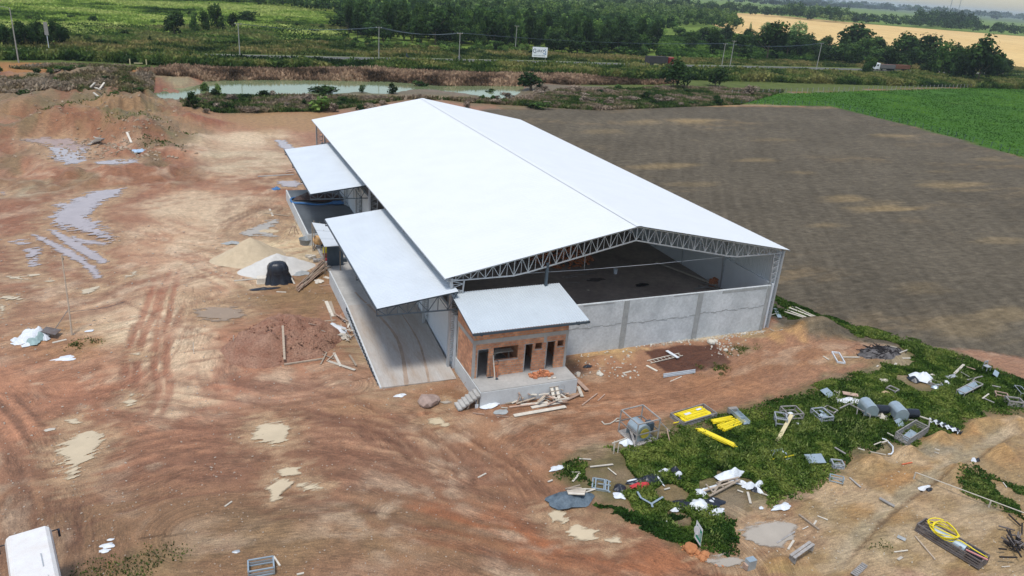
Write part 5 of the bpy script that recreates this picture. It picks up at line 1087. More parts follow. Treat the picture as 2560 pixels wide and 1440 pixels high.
m = MB(); m.add([(0, -.3, .5), (L, -.3, .5), (L, 0, .25), (0, 0, .25), (L, .3, .5), (0, .3, .5)], [(0, 1, 2, 3), (3, 2, 4, 5)]); sub(e, m, 'lining', M_gal); m = MB()
for y in (-.32, .32): m.bar((0, y, .5), (L, y, .5), .06)
for x in (0, L / 2, L): m.bar((x, -.32, .52), (x, .32, .52), .06); m.bar((x, -.3, 0), (x, -.3, .5), .05); m.bar((x, .3, 0), (x, .3, .5), .05)
sub(e, m, 'frame', M_crate)
crate(CD(2195, 610), CD(2330, 640), .6, .35, M_woodp, 'brown open crate near the right edge of the weeds', 'crate', 'open_crate', 0, True); crate(CD(2340, 700), CD(2500, 720), .75, .45, M_crate, 'dark bottomed crate with thick grey rim at the right edge', 'crate', 'open_crate', 0, True, t=.1)
crate(CD(2400, 500), CD(2475, 590), .5, .3, M_steel, 'thin grey metal frame near the right edge', 'frame', 'bar_rack', 0, False, t=.04)
m = MB(); m.tube([P3(*CD(x, y), .2) for x, y in ((915, 1090), (960, 1105), (1000, 1145), (1035, 1190), (1040, 1230), (1020, 1260), (980, 1275))], .05, 6); one(m, 'hose', M_wplas, 'white hose curving in an arc through the lower weeds', 'hose')
crate(CD(370, 1400), CD(490, 1410), .6, .3, M_steel, 'small dark crate with a grey rim at the lower weed edge', 'crate', 'open_crate', 0, True)
crate(CF(672, 318), CF(800, 355), .3, .35, M_gal, 'flat grey metal frame at the edge of the ochre soil', 'frame', 'bar_rack', 0, False, t=.05)
# lower left of the weeds
cloth(CH(270, 565), 1.45, .8, .5, mat('blue_grey_tarpaulin', (.05, .075, .10), .35, 0, 3, .3, .9, 9, dist=.1, col2=(.16, .21, .25)), 'blue grey tarpaulin spread under pale timber offcuts', 'tarpaulin', 41, -.1, 'tarpaulin', rag=.2)
for k in range(7):
    y = 510 + k * 9; plank(CH(235 + k * 2, y), CH(440 - k * 3, y - 18 + k * 4), .17, .05, M_wood if k % 2 else M_woodw, 'pale board in the stack on the blue grey tarpaulin', 'boards on the blue grey tarpaulin', .35 + .03 * k, .35 + .03 * k)
for a, b in (((220, 505), (380, 440)), ((250, 500), (395, 470))): plank(CH(*a), CH(*b), .1, .05, M_wood, 'pole lying at the back of the blue grey tarpaulin', 'boards on the blue grey tarpaulin', .45, .3)
e, L, W = crate(CH(565, 450), CH(705, 475), 1.0, .1, M_gal, 'light grey window frame with bars lying tilted beside the tarpaulin', 'frame', 'window_frame', 0, False, t=.08, tilt=-.3); m = MB(); m.bar((L / 2, 0, .12), (L / 2, W, .12), .06); m.bar((0, W / 2, .12), (L, W / 2, .12), .06); sub(e, m, 'bars', M_gal)
for (a, b, w, l) in [((420, 448), (545, 455), .09, 'pale stick crossing between the tarpaulin and the window frame'), ((440, 485), (545, 452), .09, 'second stick crossing between the tarpaulin and the window frame'), ((490, 212), (735, 188), .12, 'long pale plank on the bare patch above the tarpaulin'), ((375, 125), (500, 135), .09, 'thin pale plank at the left start of the weeds'),
                     ((305, 368), (380, 282), .12, 'pale plank tilted in the small weeds above the tarpaulin'), ((290, 270), (380, 272), .06, 'thin stick above the tilted plank'), ((40, 372), (90, 355), .1, 'short reddish plank on the mud left of the weeds'), ((680, 225), (770, 300), .06, 'thin brown stick right of the long pale plank'), ((1280, 455), (1340, 440), .1, 'small pale board right of the red cloth'), ((1380, 605), (1475, 595), .14, 'pale plank left of the black and white plastic heap'),
                     ((2320, 495), (2400, 525), .1, 'pale stick right of the white cloth bundle'), ((2170, 480), (2200, 605), .14, 'grey plank on the bare patch right of the timber frame'), ((2060, 460), (2120, 485), .08, 'thin pale stick on the bare patch')]:
    plank(CH(*a), CH(*b), w, .04, M_woodw, l, None, .08, .1, 'stick' if w < .1 else 'plank', 'stick' if w < .1 else 'plank')
for c, rx, ry, h, mt, l, s, rz in [((130, 225), .55, .25, .25, M_wplas, 'pale rag heap at the left tip of the weeds', 51, .3), ((805, 440), .35, .42, .4, M_black, 'black plastic bag between window frame and red cloth', 52, 0), ((812, 520), .42, .3, .25, M_wplas, 'white rag just below the black bag', 53, -.5),
    ((1090, 355), 1.3, .5, .4, M_black, 'dark sheet spread above the red cloth', 54, .12), ((1020, 425), .72, .36, .45, M_red, 'bright red cloth under the dark sheet', 55, -.2), ((1010, 362), .75, .1, .3, M_wplas, 'white hem strip along the red cloth', 56, -.25), ((1215, 345), .12, .6, .3, M_wplas, 'white strip hanging at the right end of the dark sheet', 57, 0),
    ((1285, 255), .62, .2, .3, M_wplas, 'cream cloth strip behind the dark sheet', 58, .1), ((1395, 260), .35, .3, .4, M_black, 'black bag right of the cream cloth strip', 59, 0), ((1430, 300), .35, .25, .4, M_wplas, 'white rag below the right black bag', 60, .3), ((1440, 345), .32, .25, .3, M_black, 'small black bag below the white rag', 61, 0),
    ((1965, 320), 1.05, .42, .75, M_wplas, 'largest white cloth hanging over the timber frame', 62, .05), ((2110, 385), .28, .55, .35, M_wplas, 'white cloth strip sloping down right of the timber frame', 63, .5), ((2195, 425), .45, .35, .4, M_wplas, 'white bundle on the way right of the timber frame', 64, 0), ((2290, 395), .45, .28, .5, M_wplas, 'white cloth standing at the right end of the cloth row', 65, .4),
    ((2250, 455), .22, .3, .3, M_black, 'black scrap between the two right white cloths', 66, 0), ((2280, 460), .18, .4, .3, M_wplas, 'white tail hanging below the right white cloth', 67, 0), ((1750, 445), .9, .16, .25, M_wplas, 'rolled white cloth left of the timber frame', 68, .15), ((1660, 500), .4, .4, .35, M_wplas, 'white crumpled cloth above the black plastic heap', 69, -.4),
    ((1740, 600), 1.1, .5, .4, M_black, 'right lobe of the black plastic heap', 70, -.1), ((1510, 620), .9, .5, .35, M_black, 'left lobe of the black plastic heap', 71, -.2), ((1640, 630), .6, .62, .5, M_wplas, 'broad white sheet over the middle of the black plastic heap', 72, .3), ((1830, 690), .6, .3, .25, M_wplas, 'white scraps at the lower right of the black plastic heap', 73, -.1), ((1400, 668), .28, .16, .2, M_wplas, 'small white rag at the left end of the black plastic heap', 74, 0),
    ((1800, 570), .25, .2, .3, M_wplas, 'white ring shaped scrap on the black plastic heap', 75, 0), ((1770, 605), .36, .15, .32, M_wplas, 'white strip on the right lobe of the black plastic heap', 76, -.2), ((1300, 805), .25, .15, .2, M_wplas, 'tiny white rag in the weeds left of the leaning sign', 77, 0), ((2315, 645), .15, .12, .15, M_wplas, 'tiny white scrap above the milky puddle', 78, 0)]:
    cloth(CH(*c), rx, ry, h, mt, l, 'cloth' if mt != M_black else 'black plastic', s, rz, 'cloth' if mt != M_black else 'black_plastic', n=26)
m = MB(); m.lathe([(0, .04), (.25, .04), (.3, .12), (.22, .12), (.2, .06), (0, .06)], n=14)
e = thing('slatted_pallet', 'long brown timber frame lying on the bare patch among white cloths', 'frame', P3(*CH(1900, 470)))
o0 = e.location
for a, b, w in (((1690, 490), (2010, 400), .1), ((1755, 545), (2080, 380), .12), ((1720, 415), (1800, 520), .08), ((1830, 400), (1920, 470), .08), ((1960, 385), (2030, 420), .08), ((1795, 520), (1880, 400), .12), ((2030, 370), (2080, 410), .1), ((1850, 395), (2070, 355), .1)):
    m = MB(); m.bar(Vector(P3(*CH(*a), .2)) - o0, Vector(P3(*CH(*b), .3)) - o0, w, .06); sub(e, m, 'bar', M_wood)
e = thing('glass_frame', 'thin translucent grey frame bent into a V in the lower weeds', 'frame', P3(*CH(1150, 620)))
for a, b in (((1035, 580), (1140, 640)), ((1140, 640), (1260, 565)), ((1140, 640), (1150, 675)), ((990, 510), (1030, 580))):
    m = MB(); m.bar(Vector(P3(*CH(*a), .3)) - e.location, Vector(P3(*CH(*b), .3)) - e.location, .12, .03); sub(e, m, 'bar', M_gal)
# the green and white sign
e = thing('sign_board', 'green and white sign board leaning edge up in the dark weeds', 'sign')
T = Vector(G(*CH(1630, 768), 1.9)); Bq = Vector(G(*CH(1668, 1050), .1)); 
e.location = (Bq.x, Bq.y, 0); ax = (T - Bq); Ls = ax.length; ez = ax.normalized(); ex = Vector(G(*CH(1705, 925), .9)) - Vector(G(*CH(1597, 880), 1.1)); ex = (ex - ez * ex.dot(ez)); Wd = ex.length; ex.normalize(); ny = ez.cross(ex)
Mr = Matrix((ex, ny, ez)).transposed()
def sg(m, nm, mt): 
    m.v = [tuple(Mr @ Vector(v) + Vector((0, 0, Bq.z))) for v in m.v]; return sub(e, m, nm, mt)
sgn = -1 if (Mr @ Vector((0, 1, 0))).dot(Vector((-e.location.x, -e.location.y, 26))) < 0 else 1
W2 = Wd / 2; h = Ls * .62; k_ = Ls - h
pts_ = [(-W2, k_), (0, 0), (W2, h), (0, Ls)]
m = MB(); t = .03; m.add([(x, -t, z) for x, z in pts_] + [(x, t, z) for x, z in pts_], [(0, 1, 2, 3), (7, 6, 5, 4), (0, 4, 5, 1), (1, 5, 6, 2), (2, 6, 7, 3), (3, 7, 4, 0)]); sg(m, 'board', M_wplas)
def S(u, v): return ((pts_[0][0] * (1 - u) * (1 - v) + pts_[1][0] * u * (1 - v) + pts_[2][0] * u * v + pts_[3][0] * (1 - u) * v), (pts_[0][1] * (1 - u) * (1 - v) + pts_[1][1] * u * (1 - v) + pts_[2][1] * u * v + pts_[3][1] * (1 - u) * v))
def patch(u0, u1, v0, v1, mt, nm, d): m = MB(); q = [S(u0, v0), S(u1, v0), S(u1, v1), S(u0, v1)]; m.add([(x, sgn * (t + d), z) for x, z in q], [(0, 1, 2, 3)]); sg(m, nm, mt)
patch(.12, .93, .14, .86, M_green, 'green_field', .004)
m = MB(); cc = S(.22, .55); m.add([(cc[0] + .2 * math.cos(a) * .8, sgn * (t + .008), cc[1] + .34 * math.sin(a)) for a in np.arange(0, 6.28, .35)], [tuple(range(18))]); sg(m, 'white_disc', M_wplas)
for k in range(5): patch(.42 + k * .09, .46 + k * .09, .3, .72 - .06 * (k % 2), M_wplas, 'white_line', .008)
for k, (x, y, r, l) in enumerate([(1552, 1085, .55, 'largest orange clay lump below the leaning sign'), (1720, 1148, .36, 'orange clay lump right of the largest one'), (1693, 1190, .3, 'lowest orange clay lump by the small puddle'), (1625, 1120, .28, 'orange clay lump between the largest and the right one'), (1665, 1165, .22, 'small orange clay lump touching the right one')]):
    rock(CH(x, y), r * .72, M_rocko, l, 30 + k)
m = MB(); 
for k in range(140):
    x = R_.gauss(1630, 90); y = 1060 + (x - 1500) * .55 + R_.gauss(0, 22); p = P3(*CH(x, y)); s = R_.uniform(.03, .1); m.box((p[0], p[1], p[2]), (s * 1.4, s, s), R_.uniform(0, 3), R_.uniform(-.5, .5))
tag(one(m, 'clay_clods', M_rocko, 'orange clay clods strewn along the track edge', 'clods'), kind='stuff')
e = thing('metal_box', 'grey open metal box standing on the bank at the lower edge', 'box', P3(*CH(2190, 1280))); m = MB(); m.box((0, 0, .3), (.5, .35, .6)); sub(e, m, 'body', M_gal); m = MB(); m.box((-.3, 0, .2), (.12, .3, .3)); sub(e, m, 'flap', M_woodp)
# bottom right
cloth(CF(215, 575), .65, .3, .3, M_wplas, 'white torn cloth at the left of the ochre soil', 'cloth', 81, .1, 'cloth', rag=.5); cloth(CF(1590, 400), .62, .22, .28, M_wplas, 'white and black sack lying by the ditch', 'sack', 82, 0, 'sack'); cloth(CF(1635, 410), .25, .15, .3, M_black, 'black end of the sack by the ditch', 'sack', 83, 0, 'sack'); cloth(CF(2080, 135), .5, .18, .22, M_wplas, 'white cloth in the ditch at the upper right', 'cloth', 84, .5, 'cloth'); cloth(CF(2105, 135), .2, .14, .25, M_black, 'black scrap on the white cloth in the ditch', 'black plastic', 85, 0, 'black_plastic')
for (a, b, w, t_, mt, l) in [((375, 652), (570, 800), .1, .08, M_wood, 'long timber post right of the milky puddle'), ((555, 665), (655, 705), .07, .04, M_woodw, 'thin stick above the long timber post'), ((520, 750), (545, 712), .1, .05, M_woodw, 'short stub leaning on the long timber post'), ((410, 795), (465, 768), .05, .04, M_woodw, 'thin twig left of the long timber post'),
    ((1155, 490), (1300, 578), .2, .06, M_crate, 'grey plank bridging the ditch'), ((865, 300), (975, 388), .1, .05, M_crate, 'grey plank at the top of the ochre soil'), ((270, 990), (325, 905), .12, .05, M_woodw, 'pale stick below the milky puddle'), ((160, 930), (335, 820), .1, .06, M_crate, 'grey plank half sunk in the milky puddle'), ((1500, 860), (1695, 1090), .07, .06, M_wood, 'thin dark pole lying left of the long crate'),
    ((1300, 1015), (1430, 1000), .06, .04, M_woodw, 'pale thin stick left of the thin dark pole'), ((1335, 1090), (1375, 1065), .14, .04, M_woodw, 'small pale board below the pale thin stick'), ((1330, 860), (1410, 900), .3, .02, M_patch, 'pale paper scrap left of the long crate'), ((2355, 340), (2390, 390), .06, .04, M_woodw, 'thin stick at the right edge weeds'), ((2340, 1160), (2420, 1155), .04, .03, M_woodw, 'thin twig at the lower right corner'),
    ((1690, 45), (1730, 60), .08, .04, M_woodw, 'small stick on the dry bank at top'), ((1390, 118), (1480, 125), .07, .05, mat('red_orange_tube', (.6, .14, .06), .5, 0, 3, .1), 'short orange red tube at the weed edge')]:
    plank(CF(*a), CF(*b), w, t_, mt, l, None, .05, .06, 'stick' if w < .1 else 'plank', 'stick' if w < .1 else 'plank')
m = MB(); a = P3(*CF(1490, 298), .5); b = P3(*CF(2550, 700), .5); m.tube([a, b], .035, 6); m.tube([(a[0], a[1], a[2] - .6), a], .05, 5); m.tube([(a[0] * .3 + b[0] * .7, a[1] * .3 + b[1] * .7, a[2] * .3 + b[2] * .7 - .6), (a[0] * .3 + b[0] * .7, a[1] * .3 + b[1] * .7, a[2] * .3 + b[2] * .7)], .05, 5)
one(m, 'rail', M_woodw, 'long thin pale rail crossing the lower right ground', 'rail')
p, d, n, L = frame_axes(CF(300, 1105), CF(480, 1005)); e = thing('bench', 'low grey timber bench on the bank at the lower edge', 'bench', p, math.atan2(d.y, d.x)); m = MB()
for y in (-.1, .1): m.bar((0, y, .4), (L, y, .4), .16, .04)
sub(e, m, 'seat', M_crate)
for x in (.1, L - .1): m = MB(); m.box((x, 0, .2), (.06, .4, .4)); sub(e, m, 'leg', M_crate)
p, d, n, L = frame_axes(CF(905, 1240), CF(1010, 1140)); e = thing('pallet', 'narrow slatted pallet at the lower picture edge', 'pallet', p, math.atan2(d.y, d.x)); m = MB()
for k in range(8): m.bar((L * k / 7, -.16, .12), (L * k / 7, .16, .12), .12, .03)
sub(e, m, 'slats', M_crate); m = MB(); m.bar((0, -.14, .06), (L, -.14, .06), .06); m.bar((0, .14, .06), (L, .14, .06), .06); sub(e, m, 'runners', M_crate)
# long crate with yellow hose
e, L, W = crate(CF(1505, 805), CF(2115, 1185), .95, .5, M_rust, 'long grey crate holding a steel tank and a coil of yellow hose', 'crate', 'long_crate', 2, True, t=.07)
m = MB(); m.tube([(.7, W * .5, .36), (L - 1.0, W * .5, .36)], .3, 14); sub(e, m, 'steel_tank', M_gal, False)
m = MB(); m.box((L - .5, W * .5, .3), (.7, .7, .5)); sub(e, m, 'motor', M_black); m = MB(); m.box((L * .33, W * .5, .52), (.1, W + .1, .06)); m.box((L * .66, W * .5, .52), (.1, W + .1, .06)); sub(e, m, 'straps', M_rust)
for k in range(5):
    m = MB(); cx, cy = 1.25 + R_.uniform(-.12, .12), W * .5; rx, ry = .75 + R_.uniform(-.12, .1), .6 + R_.uniform(-.08, .06); m.tube([(cx + rx * math.cos(a), cy + ry * math.sin(a), .62 + .07 * k + .1 * math.sin(a * 2 + k)) for a in np.linspace(.3 + k * .4, 6.4 + k * .4, 22)], .035, 6); sub(e, m, 'yellow_hose', M_yel, True)
m = MB(); m.tube([(1.6, .2, .6), (2.2, .5, .68), (2.9, .45, .66), (3.6, .6, .55)], .035, 6); sub(e, m, 'yellow_hose', M_yel, True)
m = MB(); m.bar((L - .9, .1, .62), (L + .15, .35, .6), .06); sub(e, m, 'marker_rod', mat('pink_rod', (.7, .3, .28), .5, 0, 2, .1))
for k in range(34):
    p = P3(*CF(R_.gauss(2490, 55), R_.gauss(960, 60))); a = R_.uniform(0, 3.1); l = R_.uniform(.3, 1.0); z = R_.uniform(.05, .5); m = MB(); m.bar((p[0], p[1], p[2] + z), (p[0] + l * math.cos(a), p[1] + l * math.sin(a), p[2] + z + R_.uniform(-.1, .2)), .07)
    one(m, 'burnt_stick', M_char if k % 3 else M_rust, 'dark burnt stick in the pile at the lower right edge', 'stick', 'burnt sticks at the lower right edge')
# ---------------- left yard
def C4(x, y): return (x / 2.977, 480 + y / 2.977)
def C7(x, y): return (560 + x / 3.6, 560 + y / 3.6)
M_sand = mat('pale_sand', (.50, .40, .27), .95, 0, 2, .12, .4, 14, fine=.12); M_lime = mat('white_crushed_stone', (.56, .54, .50), .95, 0, 2, .08, .4, 14, fine=.1)
M_redsoil = mat('red_spoil', (.24, .105, .065), .95, 0, .9, .35, 1.0, 4, col2=(.37, .22, .15), fine=.35, dist=.2)
heap(C7(250, 300), 3.7, 2.9, 2.2, M_sand, 'pale tan cone of sand beside the lean-to', 'sand heap', 'sand_heap', .1, 3, .07, 1.15)
heap(C7(480, 400), 3.3, 2.4, 1.55, M_lime, 'white heap of crushed stone in front of the sand cone', 'stone heap', 'stone_heap', .1, 5, .12, 1.0)
heap(C7(550, 1065), 4.7, 4.0, 1.75, M_redsoil, 'broad lumpy mound of red soil beside the ramp', 'soil mound', 'soil_mound', .15, 9, .36, peak=2.2)
m = MB()
for k in range(260):
    a = R_.uniform(0, 6.28); r = R_.random() ** .5 * 4.2; p = P3(*C7(540, 1075)); x = p[0] + r * 1.0 * math.cos(a) ; y = p[1] + r * .8 * math.sin(a); s = R_.uniform(.04, .12); z = 1.7 * (1 - min(1, (r / 4.5)) ** 2.2)
    m.box((x, y, z), (s * 1.3, s, s), R_.uniform(0, 3), R_.uniform(-.6, .6), R_.uniform(-.6, .6))
tag(one(m, 'soil_clods', M_redsoil, 'red soil clods strewn over the mound beside the ramp', 'clods'), kind='stuff')
def hpl(a, b, w, t, mt, l, z0, z1, nm='pole', cat='pole', g=None):
    p = G(*a, z0); q = G(*b, z1); m = MB(); m.bar(p, q, w, t); return one(m, nm, mt, l, cat, g)
hpl(C7(528, 915), C7(545, 1220), .16, .12, M_wood, 'long pale pole lying down the middle of the red mound', 2.35, .4)
hpl(C7(540, 1265), C7(905, 1210), .14, .1, M_wood, 'long pale pole lying before the foot of the red mound', .1, .1); hpl(C7(620, 1200), C7(705, 1165), .05, .05, M_woodp, 'thin brown stick at the foot of the red mound', .1, .1, 'stick', 'stick')
hpl(C7(85, 1005), C7(88, 1100), .07, .07, M_woodw, 'short pale stake at the left end of the red mound', .9, 0, 'stake', 'stake'); hpl(C4(1438, 1120), C4(1442, 1200), .05, .05, M_woodw, 'thin pale stake on the bare mud left of the red mound', .8, 0, 'stake', 'stake')
hpl(C7(765, 895), C7(905, 930), .12, .06, M_woodp, 'reddish plank on the right shoulder of the red mound', 1.6, .9, 'plank', 'plank'); hpl(C7(845, 942), C7(945, 985), .16, .05, M_woodw, 'curved white board on the right shoulder of the red mound', 1.2, .6, 'board', 'board')
plank(C7(920, 698), C7(975, 835), .3, .05, M_woodw, 'left of two pale planks lying beside the ramp wall'); plank(C7(955, 700), C7(1000, 835), .25, .05, M_wood, 'right of two pale planks lying beside the ramp wall')
plank(C7(905, 478), C7(950, 492), .35, .05, M_woodw, 'short pale board between the pole pile and the dock'); plank(C7(860, 560), C7(955, 548), .07, .05, M_woodp, 'thin stick at the foot of the near dock'); plank(C7(472, 612), C7(560, 617), .16, .04, M_woodw, 'short pale plank below the black wrapped stack')
plank(C7(90, 515), C7(380, 488), .16, .08, M_woodw, 'long pale beam left of the black wrapped stack'); plank(C7(575, 470), C7(635, 545), .14, .06, M_woodw, 'pale plank leaning right of the black wrapped stack', None, .6, .05)
g = 'boards in the heap beside the ramp'
cloth(C7(1000, 960), .9, 1.0, .5, M_wplas, 'white torn sheets at the right end of the red mound', 'plastic sheet', 91); cloth(C7(1060, 1020), .6, .35, .35, M_woodw, 'cream sheet bit below the white torn sheets', 'plastic sheet', 92)
for k in range(34):
    x = R_.uniform(930, 1130); y = 850 + R_.random() * 190; a = R_.gauss(.8, .5); l = R_.uniform(20, 60); plank(C7(x - l * math.cos(a), y - l * math.sin(a)), C7(x + l * math.cos(a), y + l * math.sin(a)), R_.uniform(.05, .15), .04, R_.choice([M_wood, M_woodw, M_woodp, M_crate]), 'thin board in the tangled heap beside the ramp', g, R_.uniform(.05, .4), R_.uniform(.05, .4))
for a, b, w, l in (((940, 1240), (1180, 1325), .22, 'long pale plank before the red mound, nearest the ramp'), ((990, 1165), (1050, 1290), .2, 'pale plank crossing the long one near the ramp'), ((870, 1270), (925, 1165), .1, 'thin brown stick left of the crossed planks'), ((1130, 1185), (1190, 1285), .16, 'grey plank right of the crossed planks'), ((865, 1170), (990, 1225), .07, 'thin stick above the crossed planks'), ((925, 1240), (1000, 1175), .1, 'brown plank between the crossed planks'), ((820, 1140), (920, 1165), .06, 'thin dark rod above the crossed planks'), ((1095, 1060), (1180, 1000), .08, 'thin grey plank leaning beside the ramp wall'), ((1085, 860), (1140, 980), .12, 'grey board leaning on the ramp wall'), ((1010, 1020), (1090, 1045), .3, 'small pale pallet board at the end of the mound')):
    plank(C7(*a), C7(*b), w, .045, M_woodw if 'pale' in l else M_wood, l, None, .06, .1)
# pile of poles
for k in range(26):
    s = R_.uniform(-1, 1); a = (700 + s * 40 + R_.uniform(-40, 20), 590 - s * 25 + R_.uniform(-30, 10)); b = (900 + s * 25 + R_.uniform(-20, 25), 375 + s * 25 + R_.uniform(-10, 40)); z = .1 + .5 * R_.random() * (1 - abs(s)); 
    p = P3(*C7(*a)); q = P3(*C7(*b)); m = MB(); m.tube([(p[0], p[1], p[2] + z), (q[0], q[1], q[2] + z + .15)], R_.uniform(.03, .06), 5); one(m, 'pole', R_.choice([M_woodp, M_wood, M_woodp]), 'reddish timber pole in the slanting pile beside the near dock', 'pole', 'poles piled beside the near dock')
cloth(C7(850, 520), .45, .55, .3, M_woodw, 'pale board scrap under the pole pile', 'board', 95, name='board')
# black wrapped stack
e = thing('wrapped_stack', 'stack wrapped in black plastic standing in the muddy yard', 'wrapped stack', P3(*C7(490, 520)))
vs = []; N = 40; prof = [(1.28, 0), (1.12, .3), (1.0, .65), (.94, .95), (.95, 1.2), (.9, 1.5), (.74, 1.8), (.45, 1.98), (.02, 2.04)]
for r, z in prof:
    for k in range(N):
        a = 2 * math.pi * k / N; q = 1 + (.10 * math.sin(a * 9 + z * 2) + .07 * math.sin(a * 17)) * (1.3 if z < .9 else .45); sx = 1.0; sy = .8
        vs.append((r * q * sx * math.copysign(abs(math.cos(a)) ** .75, math.cos(a)), r * q * sy * math.copysign(abs(math.sin(a)) ** .75, math.sin(a)), z))
fs = [(i * N + k, i * N + (k + 1) % N, (i + 1) * N + (k + 1) % N, (i + 1) * N + k) for i in range(len(prof) - 1) for k in range(N)]
m = MB(); m.add(vs, fs); sub(e, m, 'black_sheet', M_black, True)
m = MB(); m.lathe([(.93, 1.0), (.97, 1.04), (.93, 1.08)], (0, 0, 0), 24, Matrix.Diagonal((1, .8, 1))); sub(e, m, 'binding', M_black)
m = MB(); p = P3(*C7(360, 530)); m.box((p[0], p[1], .35), (1.2, .8, .5), -.1); m.box((p[0], p[1], .08), (1.3, .9, .1), -.1); o = one(m, 'pallet_load', M_woodw, 'pale boxed pallet load left of the black wrapped stack', 'pallet load')
cloth(C7(360, 585), 1.2, .3, .15, M_black, 'flat black plastic left of the wrapped stack', 'black plastic', 96, name='black_plastic'); cloth(C7(700, 450), .9, .5, .3, M_patch, 'grey cement waste beside the pole pile', 'cement waste', 97, name='cement_waste')
cloth(C7(75, 175), .9, .5, .35, M_patch, 'grey lumps left of the sand cone', 'cement waste', 98, name='cement_waste')
# work corner
e = thing('lean_to', 'makeshift lean-to with a pale sheet roof between the docks', 'lean-to', (12.0, 73, 0)); 
m = MB(); 
m.add([G(780, 556, 3.1), G(818, 561, 3.2), G(850, 614, 2.95), G(811, 616, 2.85)], [(0, 1, 2, 3)]); zz = m.v[:]; m.add([(x, y, z - .05) for x, y, z in zz], [(3, 2, 1, 0)]); m.add(zz + [(x, y, z - .05) for x, y, z in zz], [(0, 4, 5, 1), (1, 5, 6, 2), (2, 6, 7, 3), (3, 7, 4, 0)])
for t in (.35, .7):
    a = Vector(zz[0]).lerp(Vector(zz[3]), t); b = Vector(zz[1]).lerp(Vector(zz[2]), t); m.bar(a + Vector((0, 0, .02)), b + Vector((0, 0, .02)), .12, .03)
at0(m.build('sheet_roof', M_canopy), e)
for q in zz: m = MB(); m.bar((q[0], q[1], 0), (q[0], q[1], q[2] - .05), .09); at0(m.build('post', M_wood), e)
m = MB(); m.span((11.9, 71.5, .1), (13.5, 71.6, 2.2)); at0(m.build('back_boards', M_steeld), e)
for (x, y, h, l) in ((815, 130 + 90, 3.0, 'left thin pole standing before the lean-to'), (868, 250, 3.2, 'middle thin pole standing before the lean-to'), (903, 320, 3.1, 'right thin pole standing before the lean-to')):
    p = P3(*C7(x, y)); m = MB(); m.bar((p[0], p[1], -.1), (p[0], p[1], h), .07); one(m, 'pole', M_wood, l, 'pole')
m = MB(); p = P3(*C7(815, 220)); m.bar((p[0], p[1], 2.0), (p[0] + 1.6, p[1] - .3, 2.1), .06); m.bar((p[0] + 1.2, p[1] - .2, 2.3), (p[0] + 3, p[1] - .3, 2.35), .04); one(m, 'crossbar', M_steeld, 'dark crossbars tied between the thin poles', 'crossbar')
e = thing('cement_mixer', 'cement mixer with a tan drum beside the lean-to', 'cement mixer', P3(*C7(850, 225)))
m = MB(); m.lathe([(0, -.45), (.3, -.45), (.5, -.1), (.5, .15), (.32, .5), (.28, .5), (.45, .13), (0, .0)], (0, 0, .95), 18, Matrix.Rotation(-.9, 3, 'Y')); sub(e, m, 'drum', M_orange, True)
m = MB(); m.bar((-.5, -.4, 0), (0, -.4, .95), .06); m.bar((.5, -.4, 0), (0, -.4, .95), .06); m.bar((-.5, .4, 0), (0, .4, .95), .06); m.bar((.5, .4, 0), (0, .4, .95), .06); m.bar((-.5, -.4, .1), (-.5, .4, .1), .06); m.bar((.5, -.4, .1), (.5, .4, .1), .06); sub(e, m, 'stand', M_steeld)
for s in (-1, 1): m = MB(); m.lathe([(0, -.04), (.2, -.04), (.2, .04), (0, .04)], (.5, s * .5, .2), 14, Matrix.Rotation(1.5708, 3, 'X')); sub(e, m, 'wheel', M_black)
e = thing('tub', 'round grey water tub beside the dock corner', 'tub', P3(*C7(738, 180))); m = MB(); m.lathe([(.6, 0), (.72, .6), (.75, .62), (.68, .6), (.56, .05), (0, .05)], n=20); sub(e, m, 'shell', mat('grey_plastic', (.2, .23, .25), .5, 0, 2, .1), True); m = MB(); m.lathe([(.66, .48), (0, .48)], n=20); sub(e, m, 'water', bpy.data.materials['milky_water'])
e = thing('barrel', 'yellow barrel in the shade of the lean-to', 'barrel', P3(*C7(915, 285))); m = MB(); m.lathe([(0, 0), (.28, 0), (.3, .3), (.28, .6), (.3, .88), (.28, .9), (0, .88)], n=16); sub(e, m, 'drum', M_yel, True)
e = thing('wheelbarrow', 'reddish wheelbarrow beside the yellow barrel', 'wheelbarrow', P3(*C7(935, 320)))
m = MB(); m.add([(-.3, -.25, .3), (.3, -.2, .3), (.3, .2, .3), (-.3, .25, .3), (-.5, -.35, .6), (.5, -.32, .6), (.5, .32, .6), (-.5, .35, .6)], [(0, 1, 2, 3), (0, 4, 5, 1), (1, 5, 6, 2), (2, 6, 7, 3), (3, 7, 4, 0)]); sub(e, m, 'tray', mat('faded_red_paint', (.4, .12, .08), .6, 0, 3, .2)); 
m = MB(); m.lathe([(0, -.04), (.2, -.04), (.2, .04), (0, .04)], (.6, 0, .2), 14, Matrix.Rotation(1.5708, 3, 'X')); sub(e, m, 'wheel', M_black)
for s in (-1, 1): m = MB(); m.bar((.6, s * .08, .22), (-1.0, s * .3, .55), .04); sub(e, m, 'handle', M_wood)
for k, (x, y, c, s) in enumerate([(1000, 300, M_crate, .7), (1010, 340, M_steeld, .6), (975, 350, M_woodw, .5), (1075, 350, M_steeld, .6), (920, 340, M_red, .35)]):
    p = P3(*C7(x, y)); m = MB(); m.box((p[0], p[1], s * .35), (s, s * .8, s * .7), k); m.box((p[0], p[1], s * .72), (s * 1.1, s * .9, .04), k); one(m, 'box', c, ['grey box under the canopy edge', 'dark box nearer the viewer under the canopy edge', 'pale box beside the wheelbarrow', 'dark box deepest under the canopy edge', 'small red box behind the wheelbarrow'][k], 'box')
